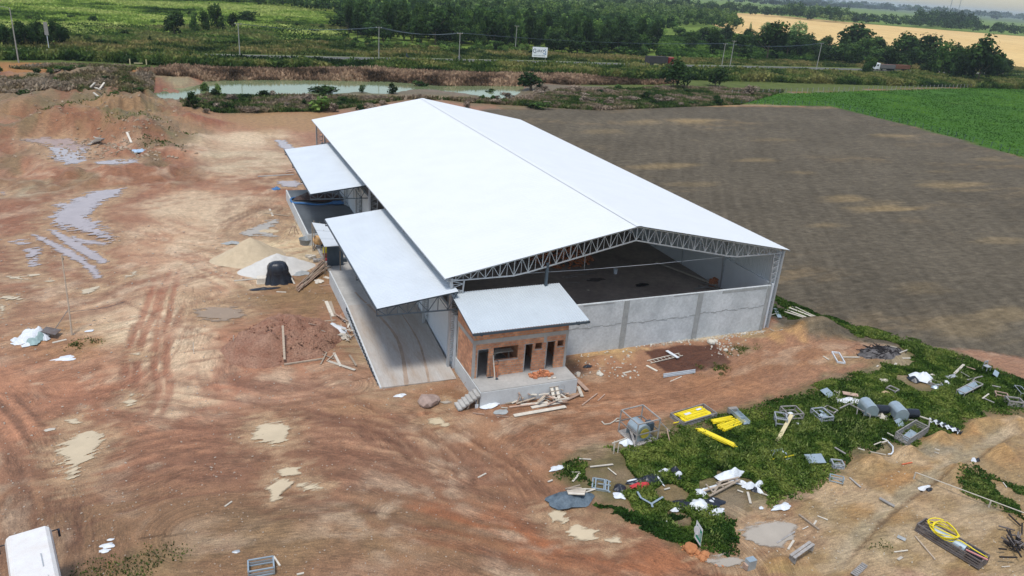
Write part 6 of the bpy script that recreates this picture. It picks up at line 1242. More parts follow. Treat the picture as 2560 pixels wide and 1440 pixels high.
for k, (x, y, w, h_) in enumerate([(845, 340, .45, .3), (870, 335, .45, .3), (885, 355, .4, .3), (925, 400, .5, .3), (765, 300, .35, .35), (790, 310, .4, .3)]):
    p = P3(*C7(x, y)); m = MB(); m.box((p[0], p[1], .12), (w * 2, w, .22), k * .7, .1, .1); one(m, 'board_stack', M_woodw if k > 3 else M_crate, ['grey board stack left of the pole pile top', 'second grey board stack by the pole pile top', 'third grey board stack by the pole pile top', 'grey board stack right of the pole pile top', 'cream block left of the poles before the lean-to', 'cream drum shaped block before the lean-to'][k], 'boards')
e = thing('sawhorse', 'pale sawhorse standing at the corner of the farther dock', 'sawhorse', P3(*C7(628, 100)))
for x in (-.5, .15, .5):
    m = MB(); m.bar((x * .3, 0, 1.0), (x * 1.1, .1, 0), .07); sub(e, m, 'leg', M_woodp)
m = MB(); m.bar((-.3, 0, .98), (.3, .1, 1.0), .08); sub(e, m, 'beam', M_woodp)
plank((661, 533), (724, 541), .1, .06, M_wood, 'long thin beam lying left of the farther dock'); plank((674, 523), (682, 541), .22, .06, M_woodw, 'short pale plank crossing the thin beam left of the farther dock'); plank((736, 546), (743, 560), .25, .06, M_wood, 'pale plank beside the farther dock wall'); plank((645, 442), (735, 437), .25, .1, M_conc, 'long grey kerb stone row left of the farther canopy', None, .05, .05, 'kerb', 'kerb')
cloth((692, 473), .6, .5, .35, M_blue, 'small blue rag on the mud left of the farther dock', 'rag', 101, name='rag'); cloth((668, 578), 1.3, .7, .15, M_sand, 'flattened pale cement patch behind the sand cone', 'cement patch', 102, name='cement_patch')
for a, b, l in (((715, 428), (738, 424), 'upper'), ((715, 433), (735, 430), 'lower')): plank(a, b, .3, .15, M_woodp, f'{l} dark timber piece at the edge of the farther canopy')
# farther dock load
cloth((797, 497), 2.9, 1.6, 1.0, mat('brown_tarpaulin', (.06, .035, .03), .6, 0, 2, .3, .8, dist=.1), 'brown covered heap on the farther dock under the canopy', 'covered heap', 103, -.1, 'covered_heap', z=1.2, rag=.2); 
m = MB(); c0 = Vector(G(795, 500, 1.2)); m.tube([c0 + Vector((3.2 * math.cos(a), 1.95 * math.sin(a) - .1, .08 + .08 * math.sin(a * 5))) for a in np.linspace(2.4, 5.5, 26)], .13, 6); one(m, 'tarpaulin', M_blue, 'blue tarpaulin edge rolled round the brown covered heap', 'tarpaulin', smooth=True)
cloth((843, 508), 1.1, .7, .35, M_blue, 'small blue sheet right of the brown covered heap', 'tarpaulin', 104, name='tarpaulin', z=1.2)
for k in range(5): p = G(852 + k * 6, 502, 1.25); m = MB(); m.bar(p, (p[0] + .5, p[1] - 2.6, 1.3), .22, .08); one(m, 'plank', M_galv, 'pale grey slat in the row on the farther dock', 'plank', 'slats laid on the farther dock')
# trash heap, leaning pole
e = thing('trash_heap', 'heap of pale and greenish plastic sacks on the left of the yard', 'trash heap', P3(*C4(240, 1100)))
M_teal = mat('greenish_sack', (.26, .36, .35), .6, 0, 3, .3, .6)
for k, (dx, dy, r, h, mt_) in enumerate([(0, 0, .9, 1.0, M_wplas), (.55, -.1, .6, .8, M_teal), (-.6, -.15, .6, .55, M_wplas), (.1, -.5, .6, .4, M_teal), (-.9, -.5, .4, .25, M_wplas), (.5, .3, .5, .9, M_wplas), (-.2, -.75, .5, .2, M_wplas), (.95, -.3, .35, .4, M_wplas), (-1.1, .1, .35, .25, M_wplas)]):
    o = cloth((0, 0), r, r * .75, h, mt_, None, None, 150 + k, k * .7, 'sack', n=20, z=0); o.parent = e; o.location = (dx, dy, 0)
plank(C4(330, 1070), C4(440, 1075), .9, .05, M_rust, 'dark board lying over the right end of the sack heap', None, .55, .35, 'board', 'board')
plank(C4(390, 1125), C4(495, 1100), .2, .05, M_woodw, 'pale stick right of the sack heap'); cloth(C4(470, 1245), .9, .35, .12, M_wplas, 'scrap of white paper below the sack heap', 'paper', 112, .2, 'paper', rag=.7); cloth(C4(665, 1035), .3, .2, .1, M_wplas, 'tiny white scrap right of the leaning pole', 'paper', 113, name='paper')
e = thing('wooden_pole', 'tall thin leaning pole with a brace and cable at the left of the yard', 'pole', P3(180, 838)); o0 = e.location
m = MB(); tp = Vector(G(152, 640, 6.1)); 
b0 = Vector(P3(180, 838)); tp = Vector((b0.x + .25, b0.y + 1.0, 6.0)); tp = Vector(G(154, 638, 6.0)); m.tube([b0 - o0, (b0.lerp(tp, .35)) - o0 + Vector((.03, 0, 0)), tp - o0], [.07, .06, .045], 7); sub(e, m, 'shaft', M_wood)
m = MB(); q = b0.lerp(tp, .33); m.bar(Vector(P3(134, 828)) - o0, q - o0, .05); sub(e, m, 'brace', M_crate)
m = MB(); m.bar(tp - o0 + Vector((-.05, 0, -.3)), tp - o0 + Vector((.1, 0, -.3)), .1, .2); sub(e, m, 'cap', M_wood)
m = MB(); a = b0.lerp(tp, .3); b = Vector(P3(402, 700)); m.tube([a.lerp(b, t) + Vector((0, 0, -1.4 * math.sin(math.pi * t) * .6 if t < 1 else 0)) - o0 for t in np.linspace(0, 1, 9)], .015, 4); sub(e, m, 'cable', M_steeld)
# bus
M_bus = mat('white_bus_paint', (.66, .61, .57), .4, 0, 1.6, .06, .05, fine=.05, col2=(.74, .75, .75)); M_glass = mat('dark_glass', (.015, .02, .025), .08, 0, 2, .1, 0, spec=.6)
bp = Vector((-8.1, 33.45, 0)); bd = Vector(G(143, 1440, 3.1)) - Vector(G(124, 1310, 3.1)); ang = math.atan2(bd.y, bd.x)
e = thing('bus', 'white bus parked at the lower left edge, its roof muddy', 'bus', (0, 0, 0)); 
cA = Vector(G(8, 1342, 3.1)); cB = Vector(G(125, 1308, 3.1)); mid = (cA + cB) / 2; ux = (cB - cA); ux.z = 0; Wb = ux.length; ux.normalize(); uy = Vector((ux.y, -ux.x, 0)); Lb = 9.5
e.location = (mid.x, mid.y, 0); e.rotation_euler = (0, 0, math.atan2(ux.y, ux.x)); print('BUSW', Wb)
hw = Wb / 2
def prism(m, x0, x1, y0, y1, z0, z1, ch=.12):
    sec = [(x0, z0), (x1, z0), (x1, z1 - ch * 1.6), (x1 - ch * .35, z1 - ch * .5), (x1 - ch, z1), (x0 + ch, z1), (x0 + ch * .35, z1 - ch * .5), (x0, z1 - ch * 1.6)]
    k = len(sec); ys_ = [(y0, .0), (y0 + ch * .4, 1), (y1 - ch * .4, 1), (y1, 0)]; vs = []
    for y, f in ys_:
        for x, z in sec: cx = (x0 + x1) / 2; vs.append((cx + (x - cx) * (1 if f else .97), y, z if f else z - (.1 if z > z0 + .5 else 0)))
    fs = [(i * k + j, i * k + (j + 1) % k, (i + 1) * k + (j + 1) % k, (i + 1) * k + j) for i in range(3) for j in range(k)] + [tuple(range(k))[::-1], tuple(3 * k + j for j in range(k))]
    m.add(vs, fs); return m
m = MB(); prism(m, -hw, hw, -Lb, 0, .45, 3.1, .22); sub(e, m, 'body', M_bus, False)
for s in (-1, 1):
    for k in range(6): m = MB(); m.box((s * (hw + .006), -1.1 - k * 1.45, 2.05), (.02, 1.3, .85)); sub(e, m, 'window', M_glass)
m = MB(); m.box((0, .012, 2.0), (Wb * .84, .03, 1.1)); sub(e, m, 'windscreen', M_glass)
m = MB(); m.box((0, -4.0, 3.13), (.9, .9, .12)); sub(e, m, 'roof_hatch', M_bus); m = MB(); m.bar((.35, -2.0, 3.11), (.36, -2.9, 3.11), .05, .04); sub(e, m, 'roof_seam', M_steel)
for s in (-1, 1):
    for y in (-1.6, -7.4): m = MB(); m.lathe([(0, -.14), (.3, -.14), (.5, -.12), (.5, .12), (.3, .14), (0, .14)], (s * (hw - .12), y, .5), 20, Matrix.Rotation(1.5708, 3, 'Y')); sub(e, m, 'wheel', M_black, False)
for s in (-1, 1): m = MB(); m.bar((s * hw, .05, 2.6), (s * (hw + .25), .2, 2.5), .04); m.box((s * (hw + .28), .2, 2.3), (.1, .18, .35)); sub(e, m, 'mirror', M_black)
for s in (-1, 1): m = MB(); m.box((s * hw * .75, .02, .85), (.3, .05, .18)); sub(e, m, 'headlight', M_wplas)
# scraps on the open ground
for k, (x, y, r, c, l) in enumerate([(270, 1365, .35, M_wplas, 'pale rag on the ground right of the bus'), (275, 1350, .18, M_wplas, 'tiny white scrap above the pale rag right of the bus'), (260, 1378, .25, M_wplas, 'white strip below the pale rag right of the bus'), (590, 1380, .22, M_steel, 'small grey can near the lower edge'), (1000, 990, .4, M_wplas, 'pale scrap on the mud left of the ramp foot'), (125, 1075, .3, M_woodw, 'pale scrap above the largest puddle')]):
    cloth((x, y), r, r * .55, r * .35, c, l, 'scrap', 120 + k, name='scrap')
for a, b, l in (((562, 1268), (580, 1255), 'short stick on the open mud below the round puddle'), ((684, 1392), (700, 1416), 'short pale stick near the lower edge'), ((742, 1438), (760, 1434), 'pale stick at the very bottom edge'), ((1195, 1195), (1215, 1185), 'small stick on the mud lane')):
    plank(a, b, .09, .05, M_woodw, l, None, .04, .04, 'stick', 'stick')
crate((622, 1446), (686, 1436), .8, .4, M_gal, 'grey metal frame cut by the bottom edge', 'frame', 'metal_crate', 1, False)
m = MB()
for k in range(1500):
    x = R_.uniform(0, 1400); y = R_.uniform(560, 1440); 
    p = P3(x, y); s = R_.uniform(.02, .075) * (p[1] / 40); m.box((p[0], p[1], p[2] + s * .2), (s * R_.uniform(.8, 1.8), s, s * .7), R_.uniform(0, 3), R_.uniform(-.4, .4))
tag(one(m, 'gravel', mat('yard_gravel', (.36, .27, .2), .95, 0, .8, .4, 0, col2=(.42, .36, .3)), 'small stones and clods strewn over the muddy yard', 'gravel'), kind='stuff')
m = MB()
for k in range(420):
    x = R_.uniform(1850, 2600); y = R_.uniform(1120, 1440); p = P3(x, y)
    if poly_sd(np.array([p[0]]), np.array([p[1]]), PW([(1370, 1190), (1570, 1100), (1870, 1010), (2110, 930), (2600, 1040), (2480, 1045), (2290, 1120), (2130, 1150), (1990, 1260), (1840, 1300), (1800, 1400)]))[0] > -.3: continue
    s = R_.uniform(.015, .06); m.box((p[0], p[1], p[2] + s * .2), (s * R_.uniform(.8, 2.4), s, s * .6), R_.uniform(0, 3), R_.uniform(-.4, .4))
tag(one(m, 'gravel', mat('ochre_gravel', (.42, .34, .24), .95, 0, .8, .4, 0, col2=(.5, .45, .37)), 'small stones strewn over the ochre soil at lower right', 'gravel'), kind='stuff')
m = MB()
for k in range(700):
    x = R_.gauss(300, 110); y = R_.uniform(240, 400); p = P3(x, y)
    if p[0] > 2: continue
    s = R_.uniform(.08, .35); m.box((p[0], p[1], p[2] + s * .1), (s * R_.uniform(.8, 1.8), s, s * .7), R_.uniform(0, 3), R_.uniform(-.5, .5), R_.uniform(-.5, .5))
tag(one(m, 'clods', mat('mound_clods', (.27, .18, .11), .95, 0, .3, .4, 0, col2=(.40, .32, .24)), 'lumps and clods over the spoil mounds on the left', 'clods'), kind='stuff')
# far left scraps
for a, b, l in (((316, 322), (326, 335), 'left pale stick on the spoil mounds'), ((700 / 2.977, 355), (755 / 2.977, 343), 'long board on the pile of slabs between the puddles')): plank(a, b, .3, .12, M_woodw, l, None, .8, .1)
for k in range(9): plank((222 + k * 3, 364 - k), (248 + k * 1.5, 347 + k * 1.2), .5, .12, M_wood if k % 2 else M_crate, 'weathered slab in the stack between the left puddles', 'slabs stacked between the left puddles', .1 + .08 * k, .3 + .08 * k)
cloth((343, 340), 1.4, .7, .5, mat('pale_blue_sheet', (.35, .48, .62), .6, 0, 3, .2, .4), 'pale blue sheet scrap on the spoil mounds', 'plastic sheet', 130)
for k, (x, y) in enumerate([(228, 232), (240, 235), (252, 236), (235, 240)]): plank((x, y), (x + 12, y + (4 if k % 2 else -3)), .3, .2, M_woodw, 'bleached branch lying on the rough ground above the mounds', 'bleached branches above the mounds', .6, 1.2, 'branch', 'branch')
# ---------------- inside the shed
def heapbricks(c, nx, ny, nz, z, lab, grp, rz=0, p=.85):
    q = G(*c, z)
    for k in range(nz):
        for i in range(nx):
            for j in range(ny):
                if R_.random() < p * (1 - .25 * k / nz): brick(q[0] + (i - nx / 2) * .31 * math.cos(rz) - (j - ny / 2) * .21 * math.sin(rz), q[1] + (i - nx / 2) * .31 * math.sin(rz) + (j - ny / 2) * .21 * math.cos(rz), z + k * .15, rz + R_.gauss(0, .08), lab, grp)
heapbricks((1785, 712), 4, 3, 5, 1.2, 'brick in the small stack by the right wall inside the shed', 'bricks stacked by the right wall in the shed', .4, .95)
m = MB(); q = G(1425, 665, 1.2)
for k in range(300):
    a = R_.uniform(0, 6.28); r = R_.random() ** .6; x = q[0] + r * 3.4 * math.cos(a); y = q[1] + 2 + r * 2.6 * math.sin(a); z = 1.25 + 2.0 * (1 - r) * R_.uniform(.85, 1); m.box((x, y, z), (.3, .2, .15), R_.uniform(0, 3), R_.uniform(-.4, .4), R_.uniform(-.4, .4))
m2 = MB(); tag(one(m, 'brick_heap', M_brick, 'large heap of orange bricks deep inside the shed', 'brick heap'), kind='stuff')
e = thing('bucket', 'white bucket standing alone on the shed floor', 'bucket', G(1538, 684, 1.2)); m = MB(); m.lathe([(.17, 0), (.23, .5), (.21, .5), (.16, .04), (0, .04)], n=16); sub(e, m, 'pail', M_wplas, True)
cloth((1605, 713), .8, .35, .22, M_char, 'dark lump of rags on the shed floor', 'rags', 140, z=1.2, name='rags'); cloth((1490, 700), .9, .4, .15, M_rust, 'left dark scrap on the shed floor', 'scrap', 141, z=1.2, name='scrap')
for k in range(7): 
    a = G(1400 + R_.uniform(0, 100), 690 + R_.uniform(-6, 16), 1.25); an = R_.uniform(-.4, .4); m = MB(); m.bar(a, (a[0] + 1.4 * math.cos(an), a[1] + 1.4 * math.sin(an), 1.27), .1, .04); one(m, 'plank', M_crate, 'dark plank scattered on the shed floor behind the office', 'plank', 'planks on the shed floor')
for k, (a, b) in enumerate([((1738, 722), (1770, 714)), ((1745, 714), (1800, 722)), ((1752, 705), (1795, 716)), ((1640, 655), (1790, 712))]):
    m = MB(); m.bar(G(*a, 1.3 + .05 * k), G(*b, 1.3 + .08 * k), .28, .06); one(m, 'plank', M_crate if k < 3 else M_woodw, ['left board by the brick stack inside the shed', 'right board by the brick stack inside the shed', 'rear board by the brick stack inside the shed', 'long pale board along the right wall inside the shed'][k], 'plank')
m = MB(); q = G(1470, 726, 1.2); m.box((q[0], q[1], 1.24), (.2, .15, .06)); one(m, 'scrap', M_woodw, 'tiny white scrap on the shed floor', 'scrap')
for x in (1640, 1690):
    q = G(x, 650, 1.2); 
# ---------------- highway
def truckwheel(e, x, y, r=.5, w=.3): m = MB(); m.lathe([(0, -w / 2), (r * .6, -w / 2), (r, -w / 2 + .03), (r, w / 2 - .03), (r * .6, w / 2), (0, w / 2)], (x, y, r), 16, Matrix.Rotation(1.5708, 3, 'X')); sub(e, m, 'wheel', M_black)
def road_at(x): 
    i = int(np.clip(np.searchsorted(ROADP[:, 0], x), 1, len(ROADP) - 1)); f = (x - ROADP[i - 1, 0]) / (ROADP[i, 0] - ROADP[i - 1, 0]); p = ROADP[i - 1] * (1 - f) + ROADP[i] * f; d = ROADP[i] - ROADP[i - 1]; return p, math.atan2(d[1], d[0])
def truck(px, py, L, cab, box, boxh, label, flip, n=1, top=None):
    x, y = G2(px, py, .85); p, a = road_at(x); off = -1.7; a2 = a + (math.pi if flip else 0)
    e = thing('truck', label, 'truck', (p[0] + off * -math.sin(a), p[1] + off * math.cos(a), .84), a2)
    m = MB(); prism(m, -1.25, 1.25, 0, 2.3, .7, 3.2, .2); m.v = [(y_ - 0, -x_, z_) for x_, y_, z_ in m.v]; m.v = [(v[0] + L - 2.3, v[1], v[2]) for v in m.v]; sub(e, m, 'cab', cab)
    m = MB(); m.box((L + .01, 0, 2.3), (.05, 2.1, .9)); sub(e, m, 'windscreen', M_glass)
    for s in (-1, 1): m = MB(); m.box((L - .9, s * 1.26, 2.3), (.9, .03, .7)); sub(e, m, 'side_window', M_glass)
    m = MB(); m.span((0, -.5, .75), (L - .5, .5, 1.0)); sub(e, m, 'chassis', M_steeld)
    x0 = 0; seg = (L - 2.9 - .4 * (n - 1)) / n
    for k in range(n):
        a0 = x0 + k * (seg + .4); b = thing('trailer_box', None, None, (0, 0, 0)); b.parent = e
        m = MB(); m.span((a0, -1.28, 1.05), (a0 + seg, 1.28, 1.2)); m.span((a0, -1.28, 1.2), (a0 + seg, -1.22, boxh)); m.span((a0, 1.22, 1.2), (a0 + seg, 1.28, boxh)); m.span((a0, -1.21, 1.2), (a0 + .06, 1.21, boxh)); m.span((a0 + seg - .06, -1.21, 1.2), (a0 + seg, 1.21, boxh))
        for i in range(int(seg / .9)): xx = a0 + .45 + i * .9; m.span((xx, -1.31, 1.2), (xx + .08, -1.285, boxh)); m.span((xx, 1.285, 1.2), (xx + .08, 1.31, boxh))
        sub(b, m, 'box_walls', box[k % len(box)])
        if top: m = MB(); m.span((a0 + .07, -1.2, 1.25), (a0 + seg - .07, 1.2, boxh - .1)); sub(b, m, 'load', top)
        for wx in (a0 + .8, a0 + 2.0): 
            for s in (-1, 1): truckwheel(e, wx, s * 1.05)
    for wx in (L - 1.2, L - 3.8):
        for s in (-1, 1): truckwheel(e, wx, s * 1.05)
    return e
M_redp = mat('red_truck_paint', (.22, .02, .018), .4, 0, 2, .2); M_brownb = mat('brown_truck_box', (.20, .09, .06), .7, 0, 2, .25); M_greyb = mat('grey_truck_box', (.16, .15, .15), .7, 0, 2, .2); M_tarp = mat('dark_load_cover', (.05, .045, .045), .8, 0, 1, .2)
truck(1634, 168, 11.5, M_redp, [M_tarp], 3.4, 'red truck with a dark covered load on the highway', False, 1, M_tarp)
truck(2303, 184, 21.0, mat('white_truck_paint', (.72, .74, .76), .4, 0, 2, .05), [M_brownb, M_greyb], 2.7, 'white cabbed truck with a long brown two part trailer', True, 2, M_brownb)
# riders
def rider(px, label, shirt, flip, off=1.6):
    x, y = G2(px, 152, .85); p, a = road_at(x); pos = (p[0] - off * math.sin(a), p[1] + off * math.cos(a), .84); a += math.pi if flip else 0
    e = thing('motorcycle', 'motorcycle ' + label, 'motorcycle', pos, a)
    for wx in (-.65, .65): m = MB(); m.lathe([(.2, -.05), (.31, -.06), (.33, 0), (.31, .06), (.2, .05), (.2, -.05)], (wx, 0, .33), 16, Matrix.Rotation(1.5708, 3, 'X')); sub(e, m, 'wheel', M_black)
    m = MB(); m.bar((-.65, 0, .35), (0, 0, .45), .1); m.box((.0, 0, .5), (.5, .25, .3)); m.bar((.65, 0, .35), (.45, 0, 1.0), .06); m.box((.15, 0, .78), (.45, .25, .2)); sub(e, m, 'body', M_steeld); m = MB(); m.box((-.35, 0, .8), (.6, .24, .1)); sub(e, m, 'seat', M_black); m = MB(); m.bar((.42, -.35, 1.05), (.42, .35, 1.05), .04); sub(e, m, 'handlebar', M_steel)
    me = bpy.data.meshes.new('person'); J = [(-.25, 0, .95), (-.2, 0, 1.25), (-.1, 0, 1.5), (-.05, 0, 1.62), (0, 0, 1.78)]; E_ = [(0, 1), (1, 2), (2, 3), (3, 4)]; rad = [.17, .16, .17, .07, .12]
    for s in (-1, 1):
        b = len(J); J += [(-.08, s * .2, 1.48), (.12, s * .27, 1.2), (.4, s * .3, 1.06), (.05, s * .17, .88), (.1, s * .2, .4), (.22, s * .2, .36)]; rad += [.07, .05, .04, .09, .06, .05]; E_ += [(2, b), (b, b + 1), (b + 1, b + 2), (0, b + 3), (b + 3, b + 4), (b + 4, b + 5)]
    me.from_pydata(J, E_, []); o = bpy.data.objects.new('person', me); COL.objects.link(o); md = o.modifiers.new('skin', 'SKIN'); me.skin_vertices.new() if not me.skin_vertices else None
    for i, r in enumerate(rad): me.skin_vertices[0].data[i].radius = (r, r)
    me.skin_vertices[0].data[0].use_root = True; ms = o.modifiers.new('sub', 'SUBSURF'); ms.levels = ms.render_levels = 1; me.materials.append(shirt); o.location = pos; o.rotation_euler = (0, 0, a); tag(o, 'person in dark clothes riding the motorcycle ' + label, 'person')
rider(1030, 'nearest the left utility pole', mat('dark_shirt', (.05, .06, .09), .9, 0, 3, .1), False); rider(1157, 'passing the middle utility pole', mat('grey_shirt', (.09, .09, .1), .9, 0, 3, .1), True)
# billboard
bc = Vector(G(1348, 152, .2)); e = thing('billboard', 'white billboard with dark blue lettering standing beyond the highway', 'billboard', (bc.x, bc.y, .1), -.18)
m = MB(); m.box((0, 0, 3.1), (5.6, .12, 3.5)); sub(e, m, 'panel', mat('sign_white', (.85, .86, .87), .5, 0, 2, .02))
for x in (-2.2, 2.2): m = MB(); m.bar((x, .12, -.3), (x, .12, 4.6), .14); sub(e, m, 'post', M_crate)
M_ink = mat('dark_blue_ink', (.02, .035, .08), .6, 0, 3, .1); M_ink2 = mat('light_blue_ink', (.10, .22, .42), .6, 0, 3, .1)
def text(s, size, x, z, par, mt, y=-.075, nm='lettering', sx=1.0):
    cu = bpy.data.curves.new(nm, 'FONT'); cu.body = s; cu.size = size; cu.extrude = .008; cu.align_x = 'CENTER'; cu.resolution_u = 4
    o = bpy.data.objects.new('tmp', cu); COL.objects.link(o); dg = bpy.context.evaluated_depsgraph_get(); me = bpy.data.meshes.new_from_object(o.evaluated_get(dg)); bpy.data.objects.remove(o); me.name = nm
    q = link(nm, me, mt, par); q.location = (x, y, z); q.rotation_euler = (math.pi / 2, 0, 0); q.scale = (sx, 1, 1); return q
text('URO', 1.25, -.1, 3.1, e, M_ink, sx=1.25); text('PRONTO PARA VENDER', .42, -.1, 1.75, e, M_ink, sx=.95)
m = MB(); m.tube([(-1.9 + .62 * math.cos(a), -.07, 3.5 + .62 * math.sin(a)) for a in np.linspace(.9, 5.4, 18)], .09, 5); sub(e, m, 'ring_emblem', M_ink)
m = MB(); m.lathe([(0, -.02), (.3, -.02), (0, -.02)], (-1.9, -.07, 3.5), 12, Matrix.Rotation(1.5708, 3, 'X')); sub(e, m, 'disc_emblem', M_ink2)
m = MB()
for (x, z, w, h) in ((1.7, 3.7, .5, .3), (2.1, 3.2, .25, .7), (1.6, 2.6, .6, .3), (2.2, 2.5, .3, .5), (1.9, 4.1, .35, .2)): m.box((x, -.07, z), (w, .02, h), 0, 0, .2)
sub(e, m, 'blue_figures', M_ink2)
# poles and lines
M_pole = mat('concrete_pole', (.34, .33, .30), .9, 0, 2, .15)
def upole(px, py, ptop, label, arm=1.8, lamp=False, mt=None):
    p = P3(px, py); d = math.dist(p, (0, 0, CAMH)); h = (py - ptop) * d / FPX * 1.05
    e = thing('lamp_post' if lamp else 'utility_pole', label, 'street lamp' if lamp else 'utility pole', p); m = MB(); m.tube([(0, 0, -.3), (0, 0, h)], [.17, .1], 8); sub(e, m, 'shaft', mt or M_pole)
    if lamp: m = MB(); m.tube([(0, 0, h - .1), (-1.2, 0, h + .25), (-2.2, 0, h + .3)], .05, 5); sub(e, m, 'arm', M_pole); m = MB(); m.box((-2.4, 0, h + .28), (.7, .3, .14)); sub(e, m, 'lamp_head', M_wplas)
    else:
        m = MB(); m.bar((-arm / 2, 0, h - .3), (arm / 2, 0, h - .3), .1, .12); sub(e, m, 'crossarm', M_wood)
        for x in (-arm / 2 + .1, 0, arm / 2 - .1): m = MB(); m.lathe([(.05, 0), (.08, .08), (.03, .2), (0, .2)], (x, 0, h - .24), 8); sub(e, m, 'insulator', M_wplas)
    return Vector(p) + Vector((0, 0, h))
upole(47, 157, 57, 'street lamp with a bent arm at the left end of the highway', lamp=True)
tops = [upole(947, 150, 79, 'left utility pole beside the highway, above the pond'), upole(1147, 160, 88, 'middle utility pole beside the highway'), upole(1288, 126, 72, 'utility pole in front of the wood, left of the billboard'), upole(1803, 172, 116, 'pale leaning utility pole right of the dark roadside tree'), upole(1824, 170, 112, 'darker utility pole just right of the pale one'), upole(2040, 176, 118, 'utility pole half hidden among the roadside trees'), upole(600, 142, 74, 'utility pole at the left, over the far end of the pond')]
e = thing('sign_post', 'tall narrow post sign at the left end of the highway', 'sign', P3(124, 132)); m = MB(); m.bar((0, 0, 0), (0, 0, 5), .15); sub(e, m, 'post', M_wplas); m = MB(); m.box((0, -.1, 6.0), (.9, .1, 3.2)); sub(e, m, 'panel', M_crate)
def wire(a, b, label, sag=1.2):
    m = MB(); m.tube([a.lerp(b, t) + Vector((0, 0, -sag * 4 * t * (1 - t))) for t in np.linspace(0, 1, 9)], .03, 3, False); one(m, 'power_line', M_steeld, label, 'power line', 'power lines along the highway')
order_ = [tops[6], tops[0], tops[1], tops[3], tops[5]]
for a, b in zip(order_[:-1], order_[1:]):
    for dx, dz in ((-.8, -.1), (0, -.1), (.8, -.1)): wire(a + Vector((dx, 0, dz)), b + Vector((dx, 0, dz)), 'thin power line strung between the poles along the highway')
# fences
def fpost(x, y, h, lab, grp, mt, r=.07):
    key = ('fp', mt.name, h); me = FP.get(key)
    if me is None: m = MB(); m.tube([(0, 0, -.3), (0, 0, h)], r, 6); me = bpy.data.meshes.new('fence_post'); me.from_pydata(m.v, [], m.f); me.materials.append(mt); FP[key] = me
    o = bpy.data.objects.new('fence_post', me); COL.objects.link(o); o.location = (x, y, grid_h(x, y)); o.rotation_euler = (R_.gauss(0, .05), R_.gauss(0, .05), 0); tag(o, lab, 'fence post', grp)
FP = {}
def fence(pts, step, h, lab, grp, mt, r=.07, wires=2):
    L = smooth_line(pts, 4); seg = np.hypot(*(L[1:] - L[:-1]).T); cum = np.r_[0, np.cumsum(seg)]
    for s in np.arange(0, cum[-1], step):
        i = min(np.searchsorted(cum, s, side='right') - 1, len(seg) - 1); f = (s - cum[i]) / seg[i]; p = L[i] * (1 - f) + L[i + 1] * f; fpost(p[0], p[1], h, lab, grp, mt, r)
    m = MB()
    for k in range(wires): m.tube([(x, y, grid_h(x, y) + h * (k + 1) / (wires + .3)) for x, y in L], .012, 3, False)
    one(m, 'fence_wire', M_steeld, 'thin wires of the fence ' + lab.split(' ', 3)[-1] if False else 'thin wires strung on the posts ' + ('between pasture and ploughed field' if 'ploughed' in lab else 'at the top of the pasture'), 'fence wire')
fence([(138, 171), (155, 170), (170.5, 168.5), (170.8, 152), (170, 138), (168, 121), (164.5, 106), (151, 81), (137, 66)], 2.6, 1.25, 'dark post of the fence between pasture and ploughed field', 'posts between pasture and ploughed field', M_steeld, .06)
fence([(150, 187), (200, 197.5), (260, 209), (332, 224), (380, 233)], 2.8, 1.5, 'pale post of the fence along the top of the pasture', 'posts along the top of the pasture', M_crate, .09)
e = thing('gate', 'pale yellow pole barrier on the track left of the pond', 'barrier', P3(346, 162))
M_py = mat('pale_yellow_paint', (.6, .52, .3), .7, 0, 3, .1)
for x in (-1.9, 1.9): m = MB(); m.bar((x, 0, 0), (x, 0, 1.4), .25); sub(e, m, 'post', M_py)
m = MB(); m.bar((-1.0, 0, .4), (1.0, 0, .4), .2); sub(e, m, 'bar', M_py)
# masts on the skyline
for x, h, l in ((2363, 30, 'left thin mast rising above the far grove'), (2385, 22, 'right thin mast rising above the far grove')):
    p = G(x, 66, -.6); m = MB(); k = math.dist(p, (0, 0, CAMH)) / FPX; m.bar((p[0], p[1], -.6), (p[0], p[1], (66 + 0 - (34 - h)) * k * .9 if False else 60 * k), .9); one(m, 'mast', M_steel, l, 'mast')
# ================================================================ PLANTS
rng = np.random.default_rng(5)
def leafmat(name, rough=.75, rnd=0.0, gain=1.0):
    m = bpy.data.materials.new(name); m.use_nodes = True; nt = m.node_tree; L = nt.links; b = nt.nodes['Principled BSDF']
    b.inputs['Roughness'].default_value = rough; b.inputs['Specular IOR Level'].default_value = .12
    at = nd(nt, 'ShaderNodeAttribute', attribute_name='tone'); out = at.outputs['Color']
    oi = nd(nt, 'ShaderNodeObjectInfo'); r4 = nd(nt, 'ShaderNodeMapRange'); L.new(oi.outputs['Random'], r4.inputs[0])
    r4.inputs[3].default_value = (1 - rnd) * gain; r4.inputs[4].default_value = (1 + rnd) * gain
    m4 = nd(nt, 'ShaderNodeVectorMath', operation='SCALE'); L.new(out, m4.inputs[0]); L.new(r4.outputs[0], m4.inputs['Scale'])
    tr = nd(nt, 'ShaderNodeBsdfTranslucent'); L.new(m4.outputs[0], tr.inputs[0]); L.new(m4.outputs[0], b.inputs['Base Color'])
    mx = nd(nt, 'ShaderNodeMixShader', i_0=.25); L.new(b.outputs[0], mx.inputs[1]); L.new(tr.outputs[0], mx.inputs[2])
    L.new(mx.outputs[0], nt.nodes['Material Output'].inputs[0]); return m
M_leaf = leafmat('foliage', rnd=.35); M_grass = leafmat('grass_blades'); M_trunk = mat('bark', (92, 80, 66), .9, 0, 3, .2, .2)
